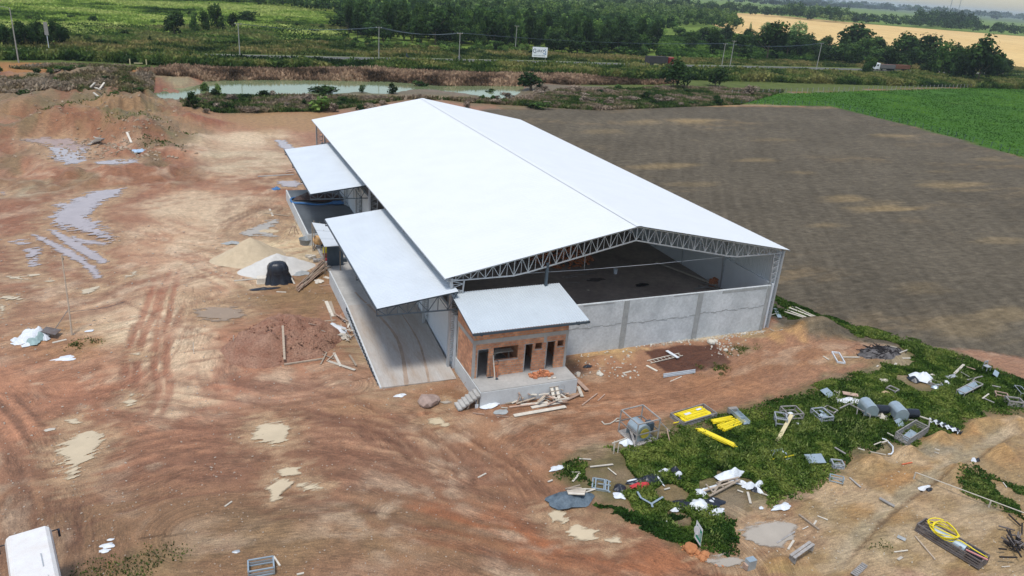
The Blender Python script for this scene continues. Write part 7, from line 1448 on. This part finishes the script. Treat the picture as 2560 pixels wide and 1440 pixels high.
def quads(C, s, up=0.0, elong=1.0, N=None):
    """leaf faces around the centres C; up>0 stands them upright"""
    n = len(C); s = np.broadcast_to(np.asarray(s, float), (n,))[:, None]
    a = rng.normal(size=(n, 3)); a[:, 2] = a[:, 2] * (1 - up) ; a /= np.linalg.norm(a, axis=1)[:, None] + 1e-9
    b = rng.normal(size=(n, 3)); b[:, :2] *= (1 - up); b[:, 2] += up * 1.5
    b -= a * (a * b).sum(1)[:, None]; b /= np.linalg.norm(b, axis=1)[:, None] + 1e-9
    if N is not None:
        N = N + rng.normal(size=(n, 3)) * .45; N /= np.linalg.norm(N, axis=1)[:, None] + 1e-9; a -= N * (a * N).sum(1)[:, None]; a /= np.linalg.norm(a, axis=1)[:, None] + 1e-9; b = np.cross(N, a)
    a = a * s * .5; b = b * s * .5 * elong
    V = np.stack([C - a * .5 - b, C + a * .9 - b * .2, C + a * .35 + b, C - a * .8 + b * .35], 1).reshape(-1, 3)
    return V, np.arange(4 * n).reshape(-1, 4)
def leaf_mesh(name, V, F, col):
    me = np_mesh(name, V, F); at = me.color_attributes.new('tone', 'FLOAT_COLOR', 'POINT')
    c = np.repeat(np.asarray(col, float), 4, axis=0); c = np.concatenate([c, np.ones((len(c), 1))], 1)
    at.data.foreach_set('color', c.astype(np.float32).ravel()); return me
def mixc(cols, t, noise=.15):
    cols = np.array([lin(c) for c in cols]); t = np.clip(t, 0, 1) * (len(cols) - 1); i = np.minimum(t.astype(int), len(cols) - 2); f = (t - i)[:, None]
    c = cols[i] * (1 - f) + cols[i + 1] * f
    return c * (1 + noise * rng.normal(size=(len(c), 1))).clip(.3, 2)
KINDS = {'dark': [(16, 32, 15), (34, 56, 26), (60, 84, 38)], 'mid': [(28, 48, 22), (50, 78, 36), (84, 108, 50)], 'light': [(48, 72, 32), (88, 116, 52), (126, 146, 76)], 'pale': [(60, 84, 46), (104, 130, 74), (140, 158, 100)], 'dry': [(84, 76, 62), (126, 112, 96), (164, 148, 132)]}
def crown_pts(n, seed, lobes=9, flat=.75, spread=.62):
    r = np.random.default_rng(seed); C = []
    L = []
    for k in range(lobes):
        a = r.uniform(0, 6.28); d = spread * math.sqrt(r.uniform(0, 1)); h = r.uniform(-.6, .55) * (1 - d * .6)
        L.append((d * math.cos(a), d * math.sin(a), h, r.uniform(.28, .5)))
    L.append((0, 0, .3, .5))
    w = np.array([l[3] ** 2 for l in L]); idx = r.choice(len(L), n, p=w / w.sum())
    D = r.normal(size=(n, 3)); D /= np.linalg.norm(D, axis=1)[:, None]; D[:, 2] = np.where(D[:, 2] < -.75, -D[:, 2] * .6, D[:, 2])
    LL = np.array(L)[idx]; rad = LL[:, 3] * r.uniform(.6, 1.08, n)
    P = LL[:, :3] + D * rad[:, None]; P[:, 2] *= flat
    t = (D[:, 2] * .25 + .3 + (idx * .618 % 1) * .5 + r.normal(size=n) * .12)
    return P, t, D
def tree_meshes(seed, kind, n=1100, H=8.0, W=7.0, trunk=.1, size=.6, lobes=9):
    P, t, D = crown_pts(n, seed, lobes); zc = H * (.5 + trunk / 2); Z = P[:, 2]; Z = (Z - Z.min()) / (Z.max() - Z.min())
    P = np.stack([P[:, 0] * W / 2, P[:, 1] * W / 2, H * trunk + Z * H * (1 - trunk)], 1)
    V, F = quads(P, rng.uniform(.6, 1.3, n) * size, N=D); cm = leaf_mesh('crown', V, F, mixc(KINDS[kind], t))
    m = MB(); r = np.random.default_rng(seed); m.tube([(0, 0, -.3), (.1, 0, H * .25), (0, .1, H * .55), (.1, .1, H * .8)], [.16, .12, .08, .03], 6)
    for k in range(5):
        a = k * 1.26 + r.uniform(0, .6); z = H * r.uniform(.2, .5); m.tube([(0, 0, z), (math.cos(a) * W * .18, math.sin(a) * W * .18, z + H * .14), (math.cos(a) * W * .33, math.sin(a) * W * .33, z + H * .25)], [.1, .06, .025], 4)
    tm = bpy.data.meshes.new('trunk'); tm.from_pydata(m.v, [], m.f); tm.materials.append(M_trunk); cm.materials.append(M_leaf)
    return cm, tm
PROTO = {k: [tree_meshes(10 * i + j, k) for j in range(3)] for i, k in enumerate(['dark', 'mid', 'light', 'pale', 'dry'])}
BUSHP = {k: [tree_meshes(200 + 10 * i + j, k, 420, 2.4, 3.2, .02, .34, 7) for j in range(2)] for i, k in enumerate(['dark', 'mid', 'light', 'pale', 'dry'])}
def plant(kind, loc, h, w, label, group=None, bush=False, name=None, cat=None):
    cm, tm = R_.choice((BUSHP if bush else PROTO)[kind])
    H0, W0 = (2.4, 3.2) if bush else (8.0, 7.0)
    e = thing(name or ('shrub' if bush else 'tree'), label, cat or ('shrub' if bush else 'tree'), loc, R_.uniform(0, 6.28), group)
    e.scale = (w / W0, w / W0, h / H0)
    for nm, me in (('crown', cm), ('trunk', tm)):
        o = bpy.data.objects.new(nm if not bush else ('foliage' if nm == 'crown' else 'stem'), me); COL.objects.link(o); o.parent = e
    return e
def at_px(px, py): return P3(px, py) if True else None
def ground_pt(px, py):
    x, y = G2(px, py)
    if y < 283 and -188 < x < 468: return P3(px, py)
    return (*G2(px, py, -.55), -.55)
def ptree(px, py, hpx, wpx, kind, label, group=None, bush=False, **kw):
    p = ground_pt(px, py); d = math.dist(p, (0, 0, CAMH)); k = d / FPX
    return plant(kind, p, hpx * k * 1.03, wpx * k, label, group, bush, **kw)
# named single trees on the right, each known by where it stands
for px, py, h, w, k, lab in [
 (1682, 222, 70, 78, 'dark', 'dark rounded tree beside the highway just below the red truck'),
 (1788, 216, 42, 60, 'mid', 'low bushy reddish green tree right of the dark roadside tree'),
 (1779, 140, 62, 52, 'dark', 'compact dark tree standing alone left of the tall pair of poles'),
 (1845, 145, 56, 60, 'mid', 'dark green tree behind the pair of slanting poles'),
 (1917, 150, 84, 88, 'dark', 'big dark tree with a pale leafy top, left edge of the roadside row'),
 (1914, 90, 30, 40, 'pale', 'pale green tree top behind the big dark roadside tree'),
 (1985, 115, 52, 44, 'pale', 'pale thin tree standing against the tan stubble field'),
 (1872, 95, 34, 6, 'pale', 'thin flat topped sapling against the tan stubble field'),
 (1873, 98, 24, 36, 'dark', 'small dark bush below the thin flat topped sapling'),
 (2018, 136, 46, 44, 'mid', 'mid green tree between the pale thin tree and the wide ones'),
 (2065, 128, 34, 40, 'mid', 'small round tree left of the tallest roadside crown'),
 (2127, 138, 70, 84, 'dark', 'tallest wide crowned tree in the roadside row, against the stubble'),
 (2185, 142, 44, 56, 'mid', 'low green tree right of the tallest wide crown'),
 (2255, 165, 70, 82, 'dark', 'dark wide tree standing right behind the white truck cab trailer'),
 (2320, 165, 66, 74, 'dark', 'dark tree behind the back end of the truck trailer'),
 (2350, 195, 76, 60, 'mid', 'mid green tree in front of the row, right of the truck'),
 (2395, 205, 70, 52, 'mid', 'slender branching tree at the pasture corner'),
 (2440, 212, 98, 92, 'dark', 'large dark tree at the right end of the roadside row'),
 (2515, 182, 26, 26, 'mid', 'small tree at the edge of the stubble right of the large dark one'),
 (2165, 190, 44, 34, 'mid', 'small slender tree left of the white truck cab')]:
    ptree(px, py, h, w, k, lab)
for px, py, h, w, k, lab in [
 (438, 96, 55, 58, 'dark', 'squarish dark tree in the left grassland'),
 (487, 86, 42, 26, 'mid', 'narrow tree right of the squarish dark tree'), (515, 84, 48, 30, 'mid', 'feathery middle tree of the left grassland group'),
 (545, 82, 64, 40, 'mid', 'tallest tree of the left grassland group'), (582, 76, 38, 28, 'dark', 'small dark tree at the right end of the left grassland group'),
 (620, 55, 24, 50, 'mid', 'dark tree at the corner of the wood over the bright grass'), (232, 58, 16, 24, 'dark', 'little dark bush amid the bright grass'), (392, 30, 12, 16, 'mid', 'lone small bush high in the bright grass')]:
    ptree(px, py, h, w, k, lab)
for i in range(16):
    ptree(-4 + i * 11 + R_.uniform(-3, 3), 112 + R_.uniform(-8, 8), R_.uniform(30, 52), R_.uniform(26, 44), R_.choice(['dark', 'dark', 'mid']), 'dark bushy tree in the row along the left end of the highway', 'trees along the left end of the highway')
# shrubs by the pond
for px, py, h, w, k, lab in [(512, 232, 26, 34, 'light', 'bright green shrub at the blue end of the pond'), (545, 232, 20, 24, 'light', 'smaller bright green shrub right of the one at the blue end of the pond'),
 (815, 232, 24, 90, 'dark', 'wide dark shrub mound on the near shore of the pond'), (980, 234, 24, 34, 'dark', 'round dark shrub on the near shore in mid pond'), (905, 232, 18, 18, 'mid', 'small shrub left of the round one in mid pond'),
 (1050, 218, 20, 46, 'dark', 'dark shrub standing across the narrow part of the pond'), (1328, 226, 40, 80, 'dark', 'large grey green shrub closing the right end of the pond'), (1545, 226, 14, 30, 'mid', 'low shrub on the dry bank right of the pond'),
 (805, 278, 36, 80, 'light', 'bright green shrub in the grey scrub behind the shed'), (480, 272, 34, 40, 'dark', 'dark shrub at the left end of the grey scrub'), (1350, 272, 16, 60, 'mid', 'green shrub at the scrub edge above the shed roof'),
 (1790, 262, 22, 40, 'dark', 'dark shrub at the left corner of the ploughed field'), (1872, 240, 24, 46, 'dry', 'grey bare shrub by the end of the pasture fence')]:
    ptree(px, py, h, w, k, lab, bush=True)
for i in range(36):
    x = R_.uniform(470, 1180); y = 285 - R_.uniform(0, 42)
    if x > 860 and y < 262: continue
    ptree(x, y, R_.uniform(10, 22), R_.uniform(20, 46), R_.choice(['dry', 'dry', 'mid', 'dark']), 'low grey scrub bush on the pond bank behind the shed', 'scrub bushes on the pond bank', True)
for i in range(34):
    x = R_.uniform(1190, 1860); y = 270 - R_.uniform(0, 42)
    ptree(x, y, R_.uniform(8, 18), R_.uniform(20, 46), R_.choice(['dry', 'dry', 'dry', 'mid', 'dark']), 'low dry bush on the bank above the ploughed field', 'dry bushes above the ploughed field', True)
for i in range(26):
    x = R_.uniform(-10, 420); y = R_.uniform(170, 245)
    ptree(x, y, R_.uniform(6, 14), R_.uniform(14, 34), R_.choice(['dry', 'mid', 'dark', 'mid']), 'small shrub on the rough ground left of the pond', 'shrubs left of the pond', True)
for i in range(60):
    x = R_.uniform(0, 860); y = 30 + R_.random() ** .6 * 88
    ptree(x, y, R_.uniform(6, 15), R_.uniform(10, 30), R_.choice(['mid', 'light', 'light', 'dark']), 'small shrub scattered over the bright grassland', 'shrubs over the bright grassland', True)
for i in range(70):
    x = R_.uniform(865, 1640); y = 112 + (x - 865) * .034 + R_.uniform(-2, 9)
    ptree(x, y, R_.uniform(10, 20), R_.uniform(20, 44), R_.choice(['dark', 'mid', 'mid', 'light']), 'low bush at the foot of the wood behind the highway', 'bushes at the foot of the wood', True)
# --- the wood behind the highway
FOR = [(835, -4), (850, 50), (872, 88), (960, 108), (1100, 114), (1300, 124), (1450, 136), (1560, 138), (1635, 128), (1640, 92), (1700, 66), (1842, 78), (1830, 46), (1700, 36), (1600, 32), (1450, 26), (1330, 14), (1150, 4), (1000, -6)]
FW = PW(FOR, -.55); FWa = np.array(FW)
cand = []
for _ in range(30000):
    x = rng.uniform(FWa[:, 0].min(), FWa[:, 0].max()); y = rng.uniform(FWa[:, 1].min(), FWa[:, 1].max()); cand.append((x, y))
cand = np.array(cand); cand = cand[poly_sd(cand[:, 0], cand[:, 1], FW) > 0]
cell = {}; keep = []
for x, y in cand:
    s = 5.0 if y < 420 else 6.6
    k = (int(x / 4), int(y / 4)); ok = True
    for a in (-2, -1, 0, 1, 2):
        for b in (-2, -1, 0, 1, 2):
            for (u, v) in cell.get((k[0] + a, k[1] + b), ()):
                if (u - x) ** 2 + (v - y) ** 2 < s * s: ok = False
    if ok: cell.setdefault(k, []).append((x, y)); keep.append((x, y))
keep = np.array(keep); order = np.argsort(np.hypot(keep[:, 0], keep[:, 1])); keep = keep[order]
for x, y in keep[:200]:
    plant(R_.choice(['dark', 'dark', 'mid']), (x + R_.gauss(0, 2), y + R_.gauss(0, 2), -.6), R_.choice([R_.uniform(7, 10), R_.uniform(10, 16)]), R_.choice([R_.uniform(5, 8), R_.uniform(8, 13)]), 'dark green tree in the dense front of the wood behind the highway', 'trees in the front of the wood')
def low_trees(name, pts, h, w, kinds, probs, n=110, size=1.1, label='', cat='wood'):
    Vs = []; Cs = []
    for i, (x, y, z) in enumerate(pts):
        P, t, D = crown_pts(n, int(rng.integers(1e6)), 5); kd = kinds[int(rng.choice(len(kinds), p=probs))]
        hh = h * rng.uniform(.6, 1.4); ww = w * rng.uniform(.7, 1.35); x += rng.normal() * 1.8; y += rng.normal() * 1.8
        P = np.stack([x + P[:, 0] * ww / 2, y + P[:, 1] * ww / 2, z + hh * .12 + (P[:, 2] + .75) / 1.5 * hh * .85], 1)
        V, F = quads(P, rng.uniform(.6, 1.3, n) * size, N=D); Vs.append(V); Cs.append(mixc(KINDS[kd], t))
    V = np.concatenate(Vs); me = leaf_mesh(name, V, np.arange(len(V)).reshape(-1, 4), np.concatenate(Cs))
    return tag(link(name, me, M_leaf), label, cat, kind='stuff')
rest = keep[200:]; nr = rest[rest[:, 1] < 520]; fr_ = rest[rest[:, 1] >= 520]
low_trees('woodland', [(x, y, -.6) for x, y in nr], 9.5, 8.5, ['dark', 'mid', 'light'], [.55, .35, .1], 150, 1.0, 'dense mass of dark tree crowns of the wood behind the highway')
low_trees('woodland', [(x, y, -.6) for x, y in fr_], 10, 10, ['mid', 'light', 'pale'], [.35, .45, .2], 90, 1.5, 'tree crowns at the back of the wood, sunlight painted as paler leaves')  # sun on the back crowns is painted through paler leaf palettes
def strip(name, line, depth, step, h, w, kinds, probs, n, size, label, z=-.6):
    L = np.array([G2(*p) for p in line]); seg = np.hypot(*(L[1:] - L[:-1]).T); cum = np.r_[0, np.cumsum(seg)]; tot = cum[-1]; pts = []
    for s in np.arange(0, tot, step):
        i = min(np.searchsorted(cum, s, side='right') - 1, len(seg) - 1); f = (s - cum[i]) / seg[i]; p = L[i] * (1 - f) + L[i + 1] * f
        for d in np.arange(0, depth, step * 1.2):
            u = p / np.linalg.norm(p); q_ = p + u * d + rng.normal(size=2) * step * .35; pts.append((q_[0], q_[1], z))
    return low_trees(name, pts, h, w, kinds, probs, n, size, label)
strip('woodland', [(540, 2), (640, 10), (850, 40)], 120, 9, 9, 10, ['mid', 'light'], [.5, .5], 90, 1.3, 'trees closing the bright grassland at the top edge')
strip('woodland', [(330, 1), (560, 6), (650, 16)], 100, 10, 8, 10, ['dark', 'mid'], [.5, .5], 90, 1.3, 'dark trees at the top edge over the grassland')
strip('tree_belt', [(1380, 4), (1500, 15), (1620, 24), (1720, 32)], 150, 12, 12, 13, ['mid', 'pale'], [.5, .5], 90, 1.8, 'pale tree belt above the wood, behind the stubble strip')
strip('tree_belt', [(1690, 26), (1950, 43), (2060, 54), (2200, 62), (2330, 72), (2560, 92), (2700, 104)], 90, 13, 14, 15, ['dark', 'mid'], [.6, .4], 90, 2.0, 'dark tree belt along the far side of the stubble field')
strip('tree_belt', [(1960, 44), (2060, 54), (2120, 60)], 150, 13, 19, 18, ['mid', 'pale'], [.6, .4], 90, 2.2, 'taller rounded part of the far tree belt')
strip('tree_belt', [(2290, 66), (2430, 72)], 100, 13, 24, 18, ['dark', 'mid'], [.6, .4], 90, 2.2, 'tall dark clump in the far tree belt')
for ln, h, lab in [([(1640, -8), (1900, 12), (2250, 26), (2500, 44), (2700, 56)], 18, 'first thin line of far trees on the plain'), ([(2400, 38), (2560, 50), (2700, 60)], 34, 'dark far grove at the right edge near the skyline')]:
    strip('tree_belt', ln, 60, 30, h, 36, ['dark', 'mid'], [.7, .3], 60, 5, lab)
# skyline forest
pts = []
for D in (4200, 5200, 6500, 8000):
    for a in np.arange(-.1, 1.05, 42 / D): pts.append((D * math.sin(a) + rng.normal() * 15, D * math.cos(a) + rng.normal() * 60, -1.6))
for i in range(46):
    x = R_.uniform(1960, 2500); y = 122 + (x - 1960) * .12 + R_.uniform(-8, 26)
    ptree(x, y, R_.uniform(26, 54), R_.uniform(36, 64), R_.choice(['dark', 'dark', 'mid']), 'dark tree filling the roadside row between the larger crowns', 'trees filling the roadside row')
for i in range(16):
    x = R_.uniform(1690, 1960); y = 100 + (x - 1690) * .08 + R_.uniform(-14, 22)
    ptree(x, y, R_.uniform(22, 40), R_.uniform(30, 50), R_.choice(['dark', 'mid', 'mid']), 'green tree scattered between the wood and the roadside row', 'trees between the wood and the roadside row')
low_trees('skyline_forest', pts, 34, 75, ['dark', 'mid'], [.7, .3], 40, 11, 'dark line of forest along the hazy skyline')
# --- grass and weeds
def scatter(n, P, h=.0):
    P = np.array(P); out = []
    m = 0
    while m < n:
        x = rng.uniform(P[:, 0].min(), P[:, 0].max(), n); y = rng.uniform(P[:, 1].min(), P[:, 1].max(), n); k = poly_sd(x, y, P) > 0
        out.append(np.stack([x[k], y[k]], 1)); m += k.sum()
        if k.sum() == 0: break
    return np.concatenate(out)[:n]
def grass(name, P, n, h, size, cols, label, seed=0, nscale=.2, up=.6, elong=2.0, thr=0, dens=None, cat='grass', hv=.7):
    Q = scatter(n, P); nz = fbm(Q[:, 0] * nscale, Q[:, 1] * nscale, seed); k = nz > thr; Q = Q[k]; nz = nz[k]
    if name == 'tufts': k = rng.random(len(Q)) < sstep(0, 1.8, poly_sd(Q[:, 0], Q[:, 1], P)) * sstep(.42, .6, fbm(Q[:, 0] * .9, Q[:, 1] * .9, seed + 4)); Q = Q[k]; nz = nz[k]
    if name == 'weeds' and dens is None: k = rng.random(len(Q)) < sstep(-.2, 1.6, poly_sd(Q[:, 0], Q[:, 1], P) + (fbm(Q[:, 0] * .9, Q[:, 1] * .9, seed + 4) - .5) * 2.4); Q = Q[k]; nz = nz[k]
    if dens is not None: k = dens(Q[:, 0], Q[:, 1]); Q = Q[k]; nz = nz[k]
    z = grid_h_arr(Q[:, 0], Q[:, 1]) if Q[:, 1].max() < 283 else np.full(len(Q), -.5)
    hh = h * (1 - hv + hv * 2 * np.clip(nz - .2, 0, 1)); t = rng.uniform(0, 1, len(Q)) ** 1.3
    ed = sstep(0, 2.0, poly_sd(Q[:, 0], Q[:, 1], P)) if name in ('weeds', 'tufts') else 1
    C = np.stack([Q[:, 0], Q[:, 1], z + hh * (.3 + .7 * ed) * t * .8 + .02], 1); V, F = quads(C, size * rng.uniform(.6, 1.4, len(Q)), up, elong)
    n2 = fbm(Q[:, 0] * nscale * 4, Q[:, 1] * nscale * 4, seed + 9, 3)
    me = leaf_mesh(name, V, F, mixc(cols, (nz - .5) * (1.2 if name == 'weeds' else 2.0) + .5 + (n2 - .5) * 1.5 + (t - .5) * .3, .12)); return tag(link(name, me, M_grass), label, cat, kind='stuff')
WEED = PW([(1370, 1190), (1440, 1135), (1570, 1105), (1700, 1060), (1870, 1015), (2110, 935), (2190, 912), (2260, 890), (2230, 865), (2130, 850), (2100, 830), (1940, 795), (1930, 735), (1990, 760), (2110, 802), (2300, 850), (2420, 890), (2600, 965), (2600, 1035), (2480, 1040), (2430, 1065), (2290, 1120), (2220, 1120), (2130, 1150), (2080, 1210), (1990, 1258), (1890, 1280), (1840, 1300), (1850, 1390), (1780, 1385), (1700, 1365), (1600, 1310), (1500, 1240)])
bare = [(PW([p])[0], r) for p, r in (((1830, 1235), 1.9), ((1530, 1190), 1.5), ((1680, 1235), 1.0), ((1500, 1145), 1.3), ((1700, 1300), .8), ((2290, 960), 1.3), ((2205, 880), 2.4), ((2120, 900), 2.2), ((1490, 1280), 2.2), ((2000, 850), 2.4))]
def wd(x, y):
    k = np.ones(len(x), bool)
    for (c, r) in bare: k &= (np.hypot(x - c[0], (y - c[1])) > r * (.8 + .5 * vnoise(x * 1.5, y * 1.5, 3)))
    return k & (sstep(-.2, 2.4, poly_sd(x, y, WEED) + (fbm(x * .7, y * .7, 8) - .5) * 3.6) * (.35 + .9 * fbm(x * .5, y * .5, 9)) > rng.random(len(x)))
grass('weeds', WEED, 460000, .30, .115, [(44, 64, 26), (62, 88, 34), (88, 110, 44), (124, 136, 66)], 'low green weeds overgrowing the scrap yard', 3, .35, .25, 1.4, .2, wd, 'weeds')
grass('weeds', WEED, 60000, .55, .07, [(64, 88, 38), (90, 114, 50), (128, 140, 78)], 'taller pale grass stems standing among the low weeds', 13, .5, .7, 3.2, .48, wd, 'weeds')
grass('weeds', PW([(1480, 1260), (1700, 1290), (1850, 1300), (1850, 1395), (1780, 1385), (1640, 1345)]), 60000, .5, .13, [(38, 62, 26), (56, 86, 34), (84, 110, 46)], 'taller dark weeds round the leaning green and white sign', 5, .4, .4, 1.6, .3, None, 'weeds')
grass('weeds', PW([(2380, 1180), (2440, 1175), (2600, 1230), (2600, 1330), (2480, 1270), (2400, 1230)]), 20000, .35, .11, [(40, 62, 28), (70, 96, 40), (108, 120, 60)], 'thin green weeds at the lower right edge', 15, .5, .4, 1.6, .45, None, 'weeds')
grass('weeds', PW([(1930, 735), (2000, 765), (2110, 802), (2170, 845), (2060, 800), (1930, 790)]), 26000, .45, .13, [(26, 46, 18), (50, 78, 30), (80, 104, 44)], 'green weeds along the field edge beside the shed corner', 16, .5, .4, 1.6, .3, None, 'weeds')
for k, (x, y, r, n, lab) in enumerate([(190, 862, 2.2, 1400, 'thin green tufts at the foot of the leaning pole'), (330, 1425, 3.5, 900, 'low tufts on the bare ground at the lower edge'), (1770, 925, 2.6, 2200, 'thin weeds at the edge of the dark red soil bed'), (1860, 875, 2.4, 1200, 'thin weeds between the rubble by the front wall'), (2200, 1370, 1.2, 250, 'small green tufts on the bare ground left of the long crate')]):
    cx, cy = G2(x, y); P = [(cx + r * math.cos(a), cy + r * .6 * math.sin(a)) for a in np.arange(0, 6.28, .5)]
    grass('tufts', P, n * 3, .2, .07, [(50, 66, 30), (80, 96, 44), (104, 112, 60)], lab, 20 + k, .8, .4, 1.6, .35)
GV = [(30, 50, 22), (58, 82, 34), (92, 108, 50), (128, 126, 72)]
grass('verge_grass', PW([(150, 150), (400, 165), (850, 178), (1300, 190), (1700, 200), (2560, 224), (2560, 196), (1660, 177), (1300, 168), (850, 160), (400, 150), (0, 138), (0, 152)]), 130000, 3.2, .55, GV, 'tall grass between the highway and the pond', 31, .06, .5, 2.0)
grass('verge_grass', PW([(0, 122), (400, 135), (850, 143), (1300, 150), (1660, 160), (2200, 170), (2560, 184), (2560, 172), (2200, 158), (1660, 146), (1450, 141), (1300, 131), (1100, 121), (960, 117), (870, 100), (850, 106), (400, 108), (0, 105)]), 110000, 2.0, .6, [(36, 54, 24), (70, 88, 40), (108, 112, 60), (140, 128, 80)], 'tall grass behind the highway', 32, .05, .5, 2.0)
grass('bank_reeds', PW([(345, 203), (520, 199), (640, 196), (850, 198), (1000, 203), (1100, 211), (1200, 211), (1310, 212), (1640, 212), (1700, 208), (1300, 186), (850, 176), (500, 176), (350, 182)]), 50000, 1.4, .6, [(74, 60, 46), (112, 90, 70), (150, 122, 98), (176, 148, 120)], 'dry brown reeds on the far bank of the pond', 33, .08, .6, 2.0)
grass('bank_scrub', PW([(450, 258), (520, 240), (780, 242), (1000, 248), (1150, 250), (1280, 254), (1400, 228), (1700, 220), (1960, 230), (1850, 262), (1500, 276), (1180, 258), (1050, 243), (800, 280), (560, 283), (460, 278)]), 110000, 1.1, .4, [(54, 76, 34), (84, 98, 50), (128, 114, 88), (150, 132, 114)], 'grey and purple dry scrub on the near bank of the pond', 34, .09, .5, 1.8, .2)
grass('meadow_grass', PW([(-20, 104), (400, 106), (850, 104), (900, 60), (840, 2), (330, 4), (-20, 4)], -.55), 190000, 1.3, 1.0, [(56, 80, 34), (110, 136, 56), (150, 172, 78), (176, 186, 104)], 'yellow green grassland beyond the highway, sunlight painted into its bright colour', 35, .025, .3, 1.4, .2)  # sunlight on the meadow is put into these bright grass colours
grass('meadow_grass', PW([(-20, 108), (400, 110), (870, 108), (870, 74), (700, 60), (400, 74), (200, 66), (-20, 78)], -.55), 80000, 1.6, 1.0, [(34, 56, 24), (66, 92, 38), (96, 116, 56), (124, 126, 74)], 'green tall grass of the lower grassland along the highway, cloud shade painted into its colour', 39, .035, .4, 1.6, .22)  # cloud shade near the road is painted as darker grass colours
grass('meadow_grass', PW([(1640, 140), (1900, 150), (2300, 168), (2560, 180), (2400, 150), (2000, 118), (1860, 90), (1640, 92)], -.55), 50000, 1.5, 1.0, [(36, 60, 24), (66, 96, 38), (96, 124, 52)], 'green undergrowth between the roadside trees', 36, .04, .3, 1.4, .1)
grass('bank_scrub', PW([(0, 175), (150, 168), (330, 172), (390, 200), (380, 238), (300, 248), (150, 250), (0, 245)]), 30000, .9, .4, [(66, 84, 40), (98, 102, 60), (134, 118, 90), (156, 140, 120)], 'grey green scrub on the rough ground left of the pond', 38, .07, .5, 1.8, .5)
for k, (x, y, r, n, lab) in enumerate([(230, 292, 7, 900, 'green tufts on the left spoil mound'), (160, 300, 5, 500, 'green tufts on the far left spoil mound'), (340, 330, 6, 700, 'green tufts low on the spoil mounds'), (400, 372, 4, 500, 'green fringe at the foot of the spoil mounds'), (455, 345, 3, 300, 'green tufts on the small spoil heap beside the pale patch'), (130, 225, 9, 700, 'green tufts on the rough ground left of the mounds')]):
    cx, cy = G2(x, y); P = [(cx + r * math.cos(a), cy + r * .8 * math.sin(a)) for a in np.arange(0, 6.28, .5)]
    grass('tufts', P, n, .5, .2, [(60, 76, 36), (88, 100, 50), (112, 116, 70)], lab, 60 + k, .3, .4, 1.6, .3)
# pasture: short tufts
grass('pasture_grass', [(x, y) for x, y in [(171, 168), (140, 172), (150, 187), (332, 224), (420, 235), (420, 130), (300, 70), (150, 60), (164, 106), (170, 138)]], 90000, .2, .3, [(48, 84, 24), (72, 112, 34), (98, 136, 48)], 'short green pasture grass', 37, .06, .1, 1.2, .2)
# ================================================================ HAZE
hz = MB(); hz.span((-11000, -400, -3.4), (11000, 11500, 62)); ho = hz.build('haze', None)
hm = bpy.data.materials.new('haze_air'); hm.use_nodes = True; nt = hm.node_tree; nt.nodes.clear()
pv = nt.nodes.new('ShaderNodeVolumePrincipled'); out = nt.nodes.new('ShaderNodeOutputMaterial'); nt.links.new(pv.outputs[0], out.inputs['Volume'])
pv.inputs['Color'].default_value = (.78, .91, 1, 1); pv.inputs['Density'].default_value = .0001; pv.inputs['Anisotropy'].default_value = .1
ho.data.materials.append(hm); tag(ho, 'pale blue haze over the far plain', 'haze', kind='stuff')
